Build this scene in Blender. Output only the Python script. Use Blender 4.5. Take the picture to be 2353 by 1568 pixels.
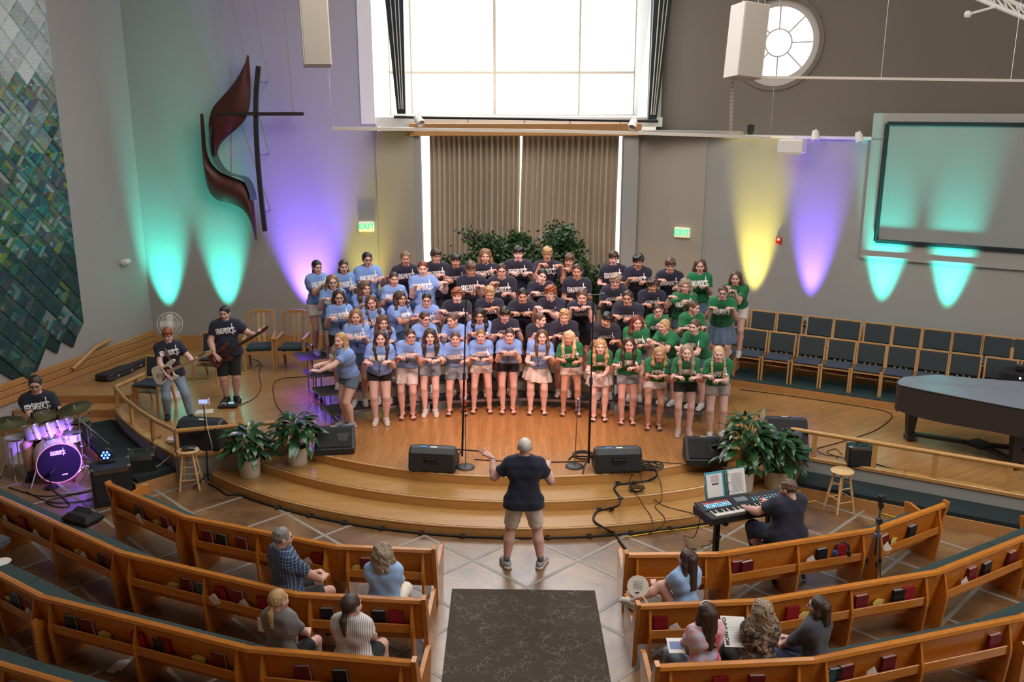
import bpy, bmesh, math, random
import numpy as np
from mathutils import Vector, Matrix
random.seed(7); np.random.seed(7)
for o in list(bpy.data.objects): bpy.data.objects.remove(o)
SC = bpy.context.scene; COL = SC.collection
PI = math.pi
# ---------------------------------------------------------------- camera
FPX = 2100.0; CH = 5.8; PITCH = math.radians(14.5)
cam = bpy.data.cameras.new('camera'); camo = bpy.data.objects.new('camera', cam); COL.objects.link(camo)
cam.sensor_width = 36; cam.lens = FPX/2353*36; cam.clip_start = .1; cam.clip_end = 200
camo.location = (0, 0, CH); camo.rotation_euler = (PI/2-PITCH, 0, 0)
SC.camera = camo
CP, SP = math.cos(PITCH), math.sin(PITCH)
def ray(px, py):
    u = (px-1176.5)/FPX; v = (784-py)/FPX
    return (u, CP+v*SP, -SP+v*CP)
def G(px, py, z=0.0):                   # photograph pixel -> point on the level z
    r = ray(px, py); t = (z-CH)/r[2]
    return Vector((r[0]*t, r[1]*t, z))
def D(px, py, Y):                       # photograph pixel -> point at the depth Y
    r = ray(px, py); t = Y/r[1]
    return Vector((r[0]*t, Y, CH+r[2]*t))
def L(px, py, a, b):                    # photograph pixel -> point on the vertical plane through a, b (xy)
    r = ray(px, py); nx, ny = b[1]-a[1], a[0]-b[0]
    t = (a[0]*nx+a[1]*ny)/(r[0]*nx+r[1]*ny)
    return Vector((r[0]*t, r[1]*t, CH+r[2]*t))
# ---------------------------------------------------------------- view, world, lights
SC.view_settings.view_transform = 'Standard'; SC.view_settings.look = 'None'
SC.view_settings.gamma = 1; SC.view_settings.use_curve_mapping = False
SC.view_settings.exposure = 0.42
SC.cycles.use_denoising = True
SC.cycles.max_bounces = 6; SC.cycles.diffuse_bounces = 3; SC.cycles.glossy_bounces = 3
SC.cycles.transmission_bounces = 4; SC.cycles.transparent_max_bounces = 6
SC.cycles.caustics_reflective = False; SC.cycles.caustics_refractive = False
SC.cycles.sample_clamp_indirect = 4
W = bpy.data.worlds.new('sky'); SC.world = W; W.use_nodes = True
bg = W.node_tree.nodes['Background']; bg.inputs[0].default_value = (.95, .97, 1, 1); bg.inputs[1].default_value = 3.8
def aim(o, tgt):
    o.rotation_euler = (Vector(tgt)-o.location).to_track_quat('-Z', 'Y').to_euler()
def area(name, loc, tgt, sx, sy, power, col):
    l = bpy.data.lights.new(name, 'AREA'); l.shape = 'RECTANGLE'; l.size = sx; l.size_y = sy
    l.energy = power; l.color = col; o = bpy.data.objects.new(name, l); COL.objects.link(o)
    o.location = loc; aim(o, tgt); return o
def spot(name, loc, tgt, power, col, half, blend=.6, size=.05):
    l = bpy.data.lights.new(name, 'SPOT'); l.energy = power; l.color = col; l.spot_size = 2*math.radians(half)
    l.spot_blend = blend; l.shadow_soft_size = size
    o = bpy.data.objects.new(name, l); COL.objects.link(o); o.location = loc; aim(o, tgt); return o
area('nave_ceiling_fill', (4.0, 7, 10.2), (3, 9, 0), 8, 8, 540, (1, .95, .90))  # unseen area fill added overhead to light the nave
area('stage_ceiling_fill', (0.2, 13.5, 9.6), (.2, 14.5, 0), 8, 5, 360, (1, .94, .88))  # unseen area fill added above to light the stage
area('side_window_light', (13, 5, 6.5), (-1, 12, 0), 6, 5, 330, (1, .96, .92))
area('window_daylight', (0, 20.9, 7.6), (0, 11, .5), 5, 4.5, 300, (.95, .98, 1))
CYAN, PURP, YELL = (.05, .95, .75), (.20, .10, 1), (1, .85, .12)
spot('stage_wash_lamp', (1.5, 7.5, 8.6), (.1, 15.2, .6), 950, (1, .34, .18), 13, .9, .2)
spot('choir_wash_lamp', (-4.5, 6.5, 8.4), (.1, 16.2, 1.6), 2300, (1, .60, .55), 16, .9, .25)
spot('choir_wash_lamp', (5.0, 7.0, 8.4), (.3, 16.2, 1.6), 1400, (1, .62, .54), 16, .9, .25)
# ---------------------------------------------------------------- mesh builder
class MB:
    def __init__(s): s.v = []; s.f = []; s.m = []; s.mi = 0
    def add(s, vs, fs):
        b = len(s.v); s.v.extend([tuple(p) for p in vs]); s.f.extend([tuple(i+b for i in f) for f in fs]); s.m.extend([s.mi]*len(fs)); return s
    def box(s, c, d, M=None, bev=0):
        x, y, z = d[0]/2, d[1]/2, d[2]/2
        if bev:
            b = min(bev, x*.9, y*.9, z*.9); V = []
            for sz in (-1, 1):
                for (ex, ey, zz) in ((x-b, y-b, z), (x, y, z-b)):
                    ring = [(-ex, -ey), (ex, -ey), (ex, ey), (-ex, ey)]
                    V.append([(p[0], p[1], sz*zz) for p in ring])
            rings = [V[0], V[1], V[3], V[2]]
            vs = [p for r in rings for p in r]
            fs = [(3, 2, 1, 0), (12, 13, 14, 15)]
            for k in range(3):
                for i in range(4):
                    j = (i+1) % 4; fs.append((k*4+i, k*4+j, k*4+4+j, k*4+4+i))
        else:
            vs = [(i*x, j*y, k*z) for k in (-1, 1) for j in (-1, 1) for i in (-1, 1)]
            fs = [(0, 2, 3, 1), (4, 5, 7, 6), (0, 1, 5, 4), (2, 6, 7, 3), (0, 4, 6, 2), (1, 3, 7, 5)]
        c = Vector(c); vs = [(M @ Vector(p) if M else Vector(p))+c for p in vs]
        return s.add(vs, fs)
    def bar(s, a, b, w, h, up=(0, 0, 1), bev=0):
        a, b = Vector(a), Vector(b); d = b-a; ln = d.length
        y = d.normalized(); x = y.cross(Vector(up))
        if x.length < 1e-4: x = y.cross(Vector((1, 0, 0)))
        x.normalize(); z = x.cross(y)
        M = Matrix((x, y, z)).transposed()
        return s.box((a+b)/2, (w, ln, h), M, bev)
    def tube(s, pts, r, n=8, cap=True, closed=False):
        pts = [Vector(p) for p in pts]; N = len(pts)
        rs = r if isinstance(r, (list, tuple)) else [r]*N
        prev = None; rings = []
        for i, p in enumerate(pts):
            if closed: d = pts[(i+1) % N]-pts[i-1]
            else: d = pts[min(i+1, N-1)]-pts[max(i-1, 0)]
            if d.length < 1e-9: d = Vector((0, 0, 1))
            d.normalize()
            if prev is None: x = d.orthogonal().normalized()
            else:
                x = prev-d*prev.dot(d)
                x = x.normalized() if x.length > 1e-6 else d.orthogonal().normalized()
            prev = x; y = d.cross(x)
            rings.append([p+(x*math.cos(2*PI*k/n)+y*math.sin(2*PI*k/n))*rs[i] for k in range(n)])
        return s.rings(rings, cap, closed)
    def rings(s, rings, cap=True, closed=False):
        n = len(rings[0]); N = len(rings); vs = [p for R in rings for p in R]; fs = []
        for i in range(N if closed else N-1):
            a = i*n; b = ((i+1) % N)*n
            for k in range(n):
                j = (k+1) % n; fs.append((a+k, a+j, b+j, b+k))
        if cap and not closed:
            fs.append(tuple(range(n-1, -1, -1))); fs.append(tuple((N-1)*n+k for k in range(n)))
        return s.add(vs, fs)
    def lathe(s, prof, c=(0, 0, 0), n=24, M=None):
        c = Vector(c); R = []; hollow = prof[0][0] > .002 and abs(prof[0][0]-prof[-1][0]) < 1e-6 and len(prof) == 4 and abs(prof[0][1]-prof[-1][1]) < .05
        for (r, z) in prof:
            ring = [Vector((r*math.cos(2*PI*k/n), r*math.sin(2*PI*k/n), z)) for k in range(n)]
            R.append([(M @ p if M else p)+c for p in ring])
        return s.rings(R, not hollow, hollow)
    def prism(s, poly, z0, z1):
        n = len(poly); vs = [(p[0], p[1], z0) for p in poly]+[(p[0], p[1], z1) for p in poly]
        a = sum(poly[i][0]*poly[(i+1) % n][1]-poly[(i+1) % n][0]*poly[i][1] for i in range(n))
        top = tuple(range(n, 2*n)); bot = tuple(range(n-1, -1, -1)); fs = [top, bot]
        fs += [(i, (i+1) % n, n+(i+1) % n, n+i) for i in range(n)]
        if a < 0: fs = [tuple(reversed(f)) for f in fs]
        return s.add(vs, fs)
    def extr(s, poly, M, o, t):          # outline in a local xz plane, thickness t along local y, placed by matrix M at o
        n = len(poly); o = Vector(o)
        vs = [M @ Vector((p[0], -t/2, p[1]))+o for p in poly]+[M @ Vector((p[0], t/2, p[1]))+o for p in poly]
        fs = [tuple(range(n)), tuple(range(2*n-1, n-1, -1))]+[((i+1) % n, i, n+i, n+(i+1) % n) for i in range(n)]
        a = sum(poly[i][0]*poly[(i+1) % n][1]-poly[(i+1) % n][0]*poly[i][1] for i in range(n))
        if a < 0: fs = [tuple(reversed(f)) for f in fs]
        return s.add(vs, fs)
    def quad(s, a, b, c, d): return s.add([a, b, c, d], [(0, 1, 2, 3)])
    def ball(s, c, r, n=10, sc=(1, 1, 1)):
        c = Vector(c); P = [Vector((0, 0, -r*sc[2]))]; m = n//2
        vs = []; fs = []
        for i in range(1, m):
            t = PI*i/m
            for k in range(n):
                p = 2*PI*k/n; vs.append(c+Vector((r*sc[0]*math.sin(t)*math.cos(p), r*sc[1]*math.sin(t)*math.sin(p), -r*sc[2]*math.cos(t))))
        b = len(vs); vs.append(c+Vector((0, 0, -r*sc[2]))); vs.append(c+Vector((0, 0, r*sc[2])))
        for i in range(m-2):
            for k in range(n):
                j = (k+1) % n; fs.append((i*n+k, i*n+j, (i+1)*n+j, (i+1)*n+k))
        for k in range(n):
            j = (k+1) % n; fs.append((b, j, k)); fs.append((b+1, (m-2)*n+k, (m-2)*n+j))
        return s.add(vs, fs)
    def build(s, name, mats, parent=None, world=False, smooth=False, link=True):
        me = bpy.data.meshes.new(name)
        vs = s.v
        if world and parent is not None:
            q = parent.location; pp = parent.parent
            if pp is not None: q = q+pp.location
            vs = [(p[0]-q[0], p[1]-q[1], p[2]-q[2]) for p in vs]
        me.from_pydata(vs, [], s.f)
        for mt in (mats if isinstance(mats, (list, tuple)) else [mats]): me.materials.append(mt)
        if any(s.m): me.polygons.foreach_set('material_index', s.m)
        if smooth:
            me.polygons.foreach_set('use_smooth', [True]*len(s.f))
            if smooth != 2: me.set_sharp_from_angle(angle=.7)
        me.update()
        o = bpy.data.objects.new(name, me)
        if link: COL.objects.link(o)
        if parent is not None: o.parent = parent
        return o
def tag(o, label=None, cat=None, group=None, kind=None):
    if label: o['label'] = label
    if cat: o['category'] = cat
    if group: o['group'] = group
    if kind: o['kind'] = kind
    return o
def thing(name, label, cat, loc=(0, 0, 0), rz=0.0, group=None):
    o = bpy.data.objects.new(name, None); COL.objects.link(o); o.empty_display_size = .1
    o.location = loc; o.rotation_euler = (0, 0, rz); return tag(o, label, cat, group)
def struct(o): o['kind'] = 'structure'; return o
KIDS = {}
def copy_tree(o, parent=None, depth=0):
    c = o.copy(); COL.objects.link(c)
    if parent is not None: c.parent = parent
    for ch in list(o.children): copy_tree(ch, c, depth+1)
    return c
def rotz(a): return Matrix.Rotation(a, 3, 'Z')
ORD = ['first', 'second', 'third', 'fourth', 'fifth', 'sixth', 'seventh', 'eighth', 'ninth', 'tenth', 'eleventh', 'twelfth', 'thirteenth', 'fourteenth']
# ---------------------------------------------------------------- materials
MATS = {}
def mat(name, col, rough=.6, metal=0, emit=None, es=1, spec=.5, bump=0, bscale=200, var=0, vscale=6, rand=0, sheen=0, coat=0):
    if name in MATS: return MATS[name]
    m = bpy.data.materials.new(name); m.use_nodes = True; nt = m.node_tree; N = nt.nodes; K = nt.links
    b = N['Principled BSDF']; c4 = tuple(col)+(1,)
    b.inputs['Base Color'].default_value = c4; b.inputs['Roughness'].default_value = rough; b.inputs['Metallic'].default_value = metal
    b.inputs['Specular IOR Level'].default_value = spec
    if coat: b.inputs['Coat Weight'].default_value = coat; b.inputs['Coat Roughness'].default_value = .12
    if sheen: b.inputs['Sheen Weight'].default_value = sheen
    if emit: b.inputs['Emission Color'].default_value = tuple(emit)+(1,); b.inputs['Emission Strength'].default_value = es
    tc = None
    if var or bump:
        tc = N.new('ShaderNodeTexCoord')
    out = None
    if var:
        n = N.new('ShaderNodeTexNoise'); n.inputs['Scale'].default_value = vscale; n.inputs['Detail'].default_value = 4
        K.new(tc.outputs['Object'], n.inputs['Vector'])
        h = N.new('ShaderNodeMix'); h.data_type = 'RGBA'
        h.inputs[6].default_value = tuple(max(0, x*(1-var)) for x in col)+(1,); h.inputs[7].default_value = tuple(min(1, x*(1+var)) for x in col)+(1,)
        K.new(n.outputs[0], h.inputs[0]); out = h.outputs[2]
    if rand:
        oi = N.new('ShaderNodeObjectInfo'); hs = N.new('ShaderNodeHueSaturation')
        mr = N.new('ShaderNodeMapRange'); mr.inputs[3].default_value = 1-rand; mr.inputs[4].default_value = 1+rand
        K.new(oi.outputs['Random'], mr.inputs[0]); K.new(mr.outputs[0], hs.inputs['Value'])
        if out: K.new(out, hs.inputs['Color'])
        else: hs.inputs['Color'].default_value = c4
        out = hs.outputs[0]
    if out: K.new(out, b.inputs['Base Color'])
    if bump:
        n = N.new('ShaderNodeTexNoise'); n.inputs['Scale'].default_value = bscale; n.inputs['Detail'].default_value = 3
        K.new(tc.outputs['Object'], n.inputs['Vector'])
        bp = N.new('ShaderNodeBump'); bp.inputs['Strength'].default_value = bump; bp.inputs['Distance'].default_value = .01
        K.new(n.outputs[0], bp.inputs['Height']); K.new(bp.outputs[0], b.inputs['Normal'])
    MATS[name] = m; return m
def wood(name, c1, c2, scale=(1, 1, 1), rough=.35, coat=.2, planks=None, pc=.12, rand=.1):
    """grain: noise stretched along an axis; planks=(width, length, angle) gives strip flooring tones"""
    m = bpy.data.materials.new(name); m.use_nodes = True; nt = m.node_tree; N = nt.nodes; K = nt.links
    b = N['Principled BSDF']; b.inputs['Roughness'].default_value = rough
    b.inputs['Coat Weight'].default_value = coat; b.inputs['Coat Roughness'].default_value = .15
    tc = N.new('ShaderNodeTexCoord'); mp = N.new('ShaderNodeMapping'); mp.inputs['Scale'].default_value = scale
    K.new(tc.outputs['Object'], mp.inputs['Vector'])
    n = N.new('ShaderNodeTexNoise'); n.inputs['Scale'].default_value = 4; n.inputs['Detail'].default_value = 6; n.inputs['Roughness'].default_value = .65
    n.inputs['Distortion'].default_value = .6
    src = mp.outputs[0]
    cr = N.new('ShaderNodeValToRGB'); cr.color_ramp.elements[0].position = .3; cr.color_ramp.elements[1].position = .72
    cr.color_ramp.elements[0].color = tuple(c1)+(1,); cr.color_ramp.elements[1].color = tuple(c2)+(1,)
    K.new(n.outputs[0], cr.inputs[0]); out = cr.outputs[0]
    if planks:
        pw, pl, ang = planks
        m2 = N.new('ShaderNodeMapping'); m2.inputs['Rotation'].default_value = (0, 0, ang); K.new(tc.outputs['Object'], m2.inputs['Vector'])
        br = N.new('ShaderNodeTexBrick'); br.inputs['Scale'].default_value = 1; br.inputs['Brick Width'].default_value = pl; br.inputs['Row Height'].default_value = pw
        br.inputs['Mortar Size'].default_value = .0016; br.inputs['Mortar Smooth'].default_value = .4
        br.inputs['Color1'].default_value = (1-pc, 1-pc, 1-pc, 1); br.inputs['Color2'].default_value = (1+pc, 1+pc*.9, 1+pc*.8, 1); br.inputs['Mortar'].default_value = (.55, .5, .45, 1)
        K.new(m2.outputs[0], br.inputs['Vector'])
        m3 = N.new('ShaderNodeMapping'); m3.inputs['Scale'].default_value = (1.2, 14, 1); K.new(m2.outputs[0], m3.inputs['Vector']); src = m3.outputs[0]
        mx = N.new('ShaderNodeMix'); mx.data_type = 'RGBA'; mx.blend_type = 'MULTIPLY'; mx.inputs[0].default_value = 1
        K.new(out, mx.inputs[6]); K.new(br.outputs[0], mx.inputs[7]); out = mx.outputs[2]
    if rand:
        oi = N.new('ShaderNodeObjectInfo'); hs = N.new('ShaderNodeHueSaturation')
        mr = N.new('ShaderNodeMapRange'); mr.inputs[3].default_value = 1-rand; mr.inputs[4].default_value = 1+rand
        K.new(oi.outputs['Random'], mr.inputs[0]); K.new(mr.outputs[0], hs.inputs['Value']); K.new(out, hs.inputs['Color']); out = hs.outputs[0]
    K.new(src, n.inputs['Vector'])
    K.new(out, b.inputs['Base Color'])
    bp = N.new('ShaderNodeBump'); bp.inputs['Strength'].default_value = .08; bp.inputs['Distance'].default_value = .004
    K.new(n.outputs[0], bp.inputs['Height']); K.new(bp.outputs[0], b.inputs['Normal'])
    MATS[name] = m; return m
M_WALL = mat('wall_paint', (.375, .365, .345), .85, bump=.05, bscale=60, var=.04, vscale=.6)
M_UPSHADE = mat('upper_wall_shade', (.17, .142, .112), .88, bump=.05, bscale=60, var=.04, vscale=.6)  # wall colour darkened: shade on the upper wall is put into the paint
M_WHITE = mat('white_paint', (.75, .72, .67), .5)
M_CEIL = mat('ceiling_paint', (.6, .58, .55), .9)
M_STAGE = wood('stage_oak_strips', (.37, .16, .045), (.50, .24, .08), rough=.3, coat=.35, planks=(.057, .9, PI/2+.0), rand=0)
M_STAGE2 = wood('stage_oak_strips_skew', (.37, .18, .058), (.48, .26, .095), rough=.3, coat=.35, planks=(.057, .9, -.55), rand=0)
M_TREAD = wood('step_tread_oak', (.40, .20, .055), (.52, .285, .095), (2, 9, 2), .3, .35, planks=(.09, 1.6, 0), pc=.05, rand=0)
M_RISER = wood('step_riser_maple', (.54, .27, .075), (.68, .37, .12), (1.2, 1.2, 9), .4, .25, rand=.05)
M_NOSE = wood('step_nosing', (.58, .36, .16), (.70, .46, .22), (2, 2, 9), .3, .4, rand=.05)
M_PEW = wood('pew_oak', (.46, .145, .014), (.66, .235, .028), (1.4, 1.4, 12), .3, .4, rand=.06)
M_PEWD = wood('pew_oak_rail', (.46, .155, .02), (.62, .235, .036), (1.5, 1.5, 14), .25, .5, rand=.06)
M_RAIL = wood('rail_oak', (.48, .24, .07), (.62, .35, .12), (2, 2, 12), .3, .4)
M_TRIM = wood('trim_oak', (.42, .20, .065), (.55, .28, .10), (1.5, 1.5, 12), .4, .3)
M_STOOL = wood('stool_birch', (.62, .38, .16), (.74, .49, .24), (3, 3, 10), .3, .4)
M_CHAIRW = wood('chair_oak', (.48, .25, .09), (.60, .34, .14), (3, 3, 10), .35, .3)
M_GREEN = mat('green_cushion', (.012, .040, .039), .9, bump=.25, bscale=240, sheen=.1, var=.2, vscale=30)
M_CARPET = mat('green_carpet', (.020, .052, .049), .95, bump=.4, bscale=260, var=.25, vscale=60)
M_GREY = mat('charcoal_fabric', (.040, .052, .056), .9, bump=.25, bscale=260, var=.15, vscale=40)
M_NAVYSEAT = mat('slate_blue_fabric', (.045, .060, .085), .9, bump=.2, bscale=260)
M_BLACK = mat('black_plastic', (.014, .015, .017), .45)
M_BLACKM = mat('black_metal', (.012, .012, .013), .35, metal=.3)
M_RUBBER = mat('black_rubber', (.012, .012, .013), .7)
M_GRILL = mat('black_grille', (.010, .011, .013), .55, bump=.6, bscale=420)
M_CHROME = mat('chrome', (.75, .75, .78), .18, metal=1)
M_STEEL = mat('brushed_steel', (.35, .36, .38), .35, metal=1)
M_ALU = mat('riser_aluminium', (.30, .30, .32), .45, metal=.8)
M_PAPER = mat('paper', (.80, .78, .74), .7)
M_POT = mat('white_planter', (.70, .66, .58), .5)
M_SOIL = mat('soil', (.03, .02, .013), .95)
M_DECK = mat('riser_deck_carpet', (.035, .035, .042), .9, bump=.3, bscale=250, var=.2, vscale=50)
# ================================================================ ROOM SHELL
S = .435; CX, CY = .2, 18.85                      # stage height, centre of the step and pew arcs
def arc(R, x0, x1, n=28, c=(CX, CY)):             # arc on the audience side of the centre from x0 to x1
    a0 = math.asin((x0-c[0])/R); a1 = math.asin((x1-c[0])/R)
    return [(c[0]+R*math.sin(a0+(a1-a0)*i/n), c[1]-R*math.cos(a0+(a1-a0)*i/n)) for i in range(n+1)]
# floor with pale diagonal control strips
def floor_mat():
    m = bpy.data.materials.new('stained_concrete'); m.use_nodes = True; nt = m.node_tree; N = nt.nodes; K = nt.links
    b = N['Principled BSDF']; b.inputs['Roughness'].default_value = .30; b.inputs['Specular IOR Level'].default_value = .75
    tc = N.new('ShaderNodeTexCoord'); n = N.new('ShaderNodeTexNoise'); n.inputs['Scale'].default_value = 1.1; n.inputs['Detail'].default_value = 8; n.inputs['Roughness'].default_value = .7; n.inputs['Distortion'].default_value = .8
    K.new(tc.outputs['Object'], n.inputs['Vector'])
    cr = N.new('ShaderNodeValToRGB'); e = cr.color_ramp.elements
    e[0].position = .3; e[0].color = (.085, .040, .02, 1); e[1].position = .7; e[1].color = (.33, .19, .085, 1)
    e2 = cr.color_ramp.elements.new(.5); e2.color = (.21, .112, .05, 1)
    K.new(n.outputs[0], cr.inputs[0]); K.new(cr.outputs[0], b.inputs['Base Color'])
    v = N.new('ShaderNodeTexNoise'); v.inputs['Scale'].default_value = 14; v.inputs['Detail'].default_value = 6; K.new(tc.outputs['Object'], v.inputs['Vector'])
    bp = N.new('ShaderNodeBump'); bp.inputs['Strength'].default_value = .06; K.new(v.outputs[0], bp.inputs['Height']); K.new(bp.outputs[0], b.inputs['Normal'])
    return m
mb = MB(); mb.box((0, 5, -.1), (36, 26, .2)); floor = struct(mb.build('floor', floor_mat()))
M_STRIP = mat('floor_joint', (.30, .27, .23), .5, var=.15, vscale=8)
def strip_line(a, b, name, z=.001):
    mb = MB(); mb.bar((a[0], a[1], z), (b[0], b[1], z), .05, .004); mb.build(name, M_STRIP, floor, world=True)
for k in range(-14, 12):
    s = 10.4+1.385*k; p, q = [], []
    # x+y = s, clipped to the visible floor
    xa, xb = max(-9.5, s-13.9), min(10, s-5.4)
    if xb-xa > .3: strip_line((xa, s-xa), (xb, s-xb), 'joint_strip')
    d = 10.03+1.4*k                                # y-x = d
    xa, xb = max(-9.5, 5.4-d), min(10, 13.9-d)
    if xb-xa > .3: strip_line((xa, xa+d), (xb, xb+d), 'joint_strip', .0017)
# walls
WL0, WL1 = (-9.40, 16.0), (-8.17, 20.2)           # left (banner) wall line
WR0, WR1 = (4.05, 19.64), (9.6, 16.5)             # right wall line
ud = Vector((WR1[0]-WR0[0], WR1[1]-WR0[1], 0)).normalized(); un = Vector((-ud.y, ud.x, 0))   # along / into the wall
def wall(name, a, b, z0, z1, t, m, side=1):
    d = Vector((b[0]-a[0], b[1]-a[1], 0)).normalized(); n = Vector((-d.y, d.x, 0))*side
    mb = MB(); mb.prism([(a[0], a[1]), (b[0], b[1]), (b[0]+n.x*t, b[1]+n.y*t), (a[0]+n.x*t, a[1]+n.y*t)], z0, z1)
    return struct(mb.build(name, m))
ZC = 10.6
k = (16+4)/4.2
wall('wall_left', WL1, (WL1[0]-1.23*5.76, WL1[1]-4.2*5.76), 0, ZC, .25, M_WALL, -1)
wall('wall_cross', WL1, (-2.95, 20.3), 0, ZC, .3, M_WALL)
e1 = Vector((WR0[0], WR0[1], 0))+ud*13
wall('wall_right', WR0, (e1.x, e1.y), 0, 5.15, .3, M_WALL)
u0 = Vector((2.95, 20.28, 0))+un*.45; u1 = u0+ud*14.3
# upper right wall with the round opening
RW = Vector(L(1783, 97, (u0.x, u0.y), (u1.x, u1.y)))
def round_wall():
    mb = MB(); n = 48; ro = .86; cs = (RW-u0).dot(ud); zc = RW.z
    ring = [(cs+ro*math.cos(2*PI*i/n), zc+ro*math.sin(2*PI*i/n)) for i in range(n)]
    z0, z1, s0, s1 = 4.9, ZC, 0, 14.3
    outer = []
    for (sx, sz) in ring:                          # project ring directions on to the rectangle
        dx, dz = sx-cs, sz-zc; t = 1e9
        if dx > 1e-9: t = min(t, (cs+2.2-cs)/dx)
        if dx < -1e-9: t = min(t, (cs-s0)/-dx)
        if dz > 1e-9: t = min(t, (z1-zc)/dz)
        if dz < -1e-9: t = min(t, (zc-z0)/-dz)
        outer.append((cs+dx*t, zc+dz*t))
    P = lambda q, off: u0+ud*q[0]+un*off+Vector((0, 0, q[1]))
    for off, fl in ((0, 0), (.35, 1)):
        vs = [P(q, off) for q in ring]+[P(q, off) for q in outer]
        fs = [(i, (i+1) % n, n+(i+1) % n, n+i) for i in range(n)]
        mb.add(vs, [f[::-1] for f in fs] if fl else fs)
    for (a, b) in ((0, s0),):
        pass
    # corners left over by the projection
    for zz in (z0, z1):
        for ss in (s0, cs+2.2):
            c = (ss, zz); best = sorted(range(n), key=lambda i: (outer[i][0]-ss)**2+(outer[i][1]-zz)**2)[:2]
            mb.add([P(c, 0), P(outer[best[0]], 0), P(outer[best[1]], 0)], [(0, 1, 2)])
    a, b = cs+2.2, s1
    mb.add([P((a, z0), 0), P((b, z0), 0), P((b, z1), 0), P((a, z1), 0)], [(0, 1, 2, 3)])
    vs = [P(q, 0) for q in ring]+[P(q, .35) for q in ring]
    mb.add(vs, [(i, n+i, n+(i+1) % n, (i+1) % n) for i in range(n)])
    return struct(mb.build('wall_upper_right', M_UPSHADE)), cs, zc
wur, csr, zcr = round_wall()
PW = lambda s, z, off=0: u0+ud*s+un*off+Vector((0, 0, z))
# round window: frame ring, hub ring, eight glazing bars, nine panes
M_FRAME = mat('window_frame_pale', (.56, .50, .45), .5)
M_MULL = mat('window_mullion', (.52, .45, .36), .6)
M_SILLW = mat('window_frame_white', (.80, .78, .72), .5)
def glass_mat():
    m = bpy.data.materials.new('window_glass'); m.use_nodes = True; nt = m.node_tree; N = nt.nodes
    t = N.new('ShaderNodeBsdfTransparent'); t.inputs[0].default_value = (.96, .98, .98, 1)
    g = N.new('ShaderNodeBsdfGlossy'); g.inputs['Roughness'].default_value = .05
    x = N.new('ShaderNodeMixShader'); x.inputs[0].default_value = .05
    nt.links.new(t.outputs[0], x.inputs[1]); nt.links.new(g.outputs[0], x.inputs[2]); nt.links.new(x.outputs[0], N['Material Output'].inputs[0]); return m
M_GLASS = glass_mat()
mb = MB(); n = 48
def ringmb(mb, r0, r1, o0, o1, n=48):
    R = []
    for (r, o) in ((r0, o0), (r1, o0), (r1, o1), (r0, o1)):
        R.append([PW(csr+r*math.cos(2*PI*i/n), zcr+r*math.sin(2*PI*i/n), o) for i in range(n)])
    vs = [p for r in R for p in r]; fs = []
    for j in range(4):
        a, b = j*n, ((j+1) % 4)*n
        fs += [(a+i, b+i, b+(i+1) % n, a+(i+1) % n) for i in range(n)]
    mb.add(vs, fs)
ringmb(mb, .86, .95, -.03, .05)
rwin = struct(mb.build('window_2', M_UPSHADE))
mb = MB(); ringmb(mb, .70, .86, .16, .34); mb.build('window_frame', M_FRAME, rwin)
mb = MB(); ringmb(mb, .255, .285, .2, .26, 32); mb.build('hub_ring', M_FRAME, rwin)
for i in range(8):
    a = 2*PI*i/8
    mb = MB(); mb.bar(PW(csr+.28*math.cos(a), zcr+.28*math.sin(a), .23), PW(csr+.72*math.cos(a), zcr+.72*math.sin(a), .23), .03, .03, up=un)
    mb.build('glazing_bar', M_FRAME, rwin)
    mb = MB(); r0, r1, m_ = .285, .70, 6; vs = []
    for j in range(m_+1):
        t = a+2*PI/8*j/m_
        vs += [PW(csr+r0*math.cos(t), zcr+r0*math.sin(t), .24), PW(csr+r1*math.cos(t), zcr+r1*math.sin(t), .24)]
    mb.add(vs, [(2*j, 2*j+1, 2*j+3, 2*j+2) for j in range(m_)]); mb.build('pane', M_GLASS, rwin)
mb = MB(); mb.add([PW(csr+.255*math.cos(2*PI*i/24), zcr+.255*math.sin(2*PI*i/24), .24) for i in range(24)], [tuple(range(24))]); mb.build('pane', M_GLASS, rwin)
# remaining shell: right side, back, ceiling
e2 = e1
wall('wall_side', (e1.x, e1.y), (e1.x, -5), 0, ZC, .25, M_WALL)
mb = MB(); mb.box((0, -5.1, ZC/2), (36, .2, ZC)); struct(mb.build('wall_back', M_WALL))
mb = MB(); mb.box((0, 9, ZC+.1), (36, 30, .2)); struct(mb.build('ceiling', M_CEIL))
# window bay above the curtain
YG = 22.9
mb = MB(); mb.box((-3.1, 21.6, 8), (.3, 2.7, 5.2)); struct(mb.build('wall_bay_left', M_SILLW))
mb = MB(); mb.box((3.1, 21.75, 8), (.3, 2.4, 5.2)); struct(mb.build('wall_bay_right', M_WALL))
mb = MB(); mb.box((0, 21.75, 5.44), (6.5, 2.9, .2)); struct(mb.build('sill_slab', M_WHITE)).name = 'wall_bay_sill'
M_PIER = mat('pier_warm_lit', (.42, .375, .30), .85, bump=.05, bscale=60)  # wall colour warmed: the warm light on the piers is put into it
win = MB(); win.box((0, YG, 5.56), (6.0, .12, .05)); win = struct(win.build('window_1', M_SILLW))
xs = [-2.95, -2.42, -.42, 1.62, 2.95]; zs = [5.56, 6.55, 8.3, 10.0]
for x in xs:
    mb = MB(); mb.box((x, YG, 7.8), (.07 if x in (-.42,) else .045, .1, 4.6)); mb.build('mullion', M_MULL, win)
for z in zs[1:]:
    mb = MB(); mb.box((0, YG, z), (5.9, .09, .06)); mb.build('transom', M_MULL, win)
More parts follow.
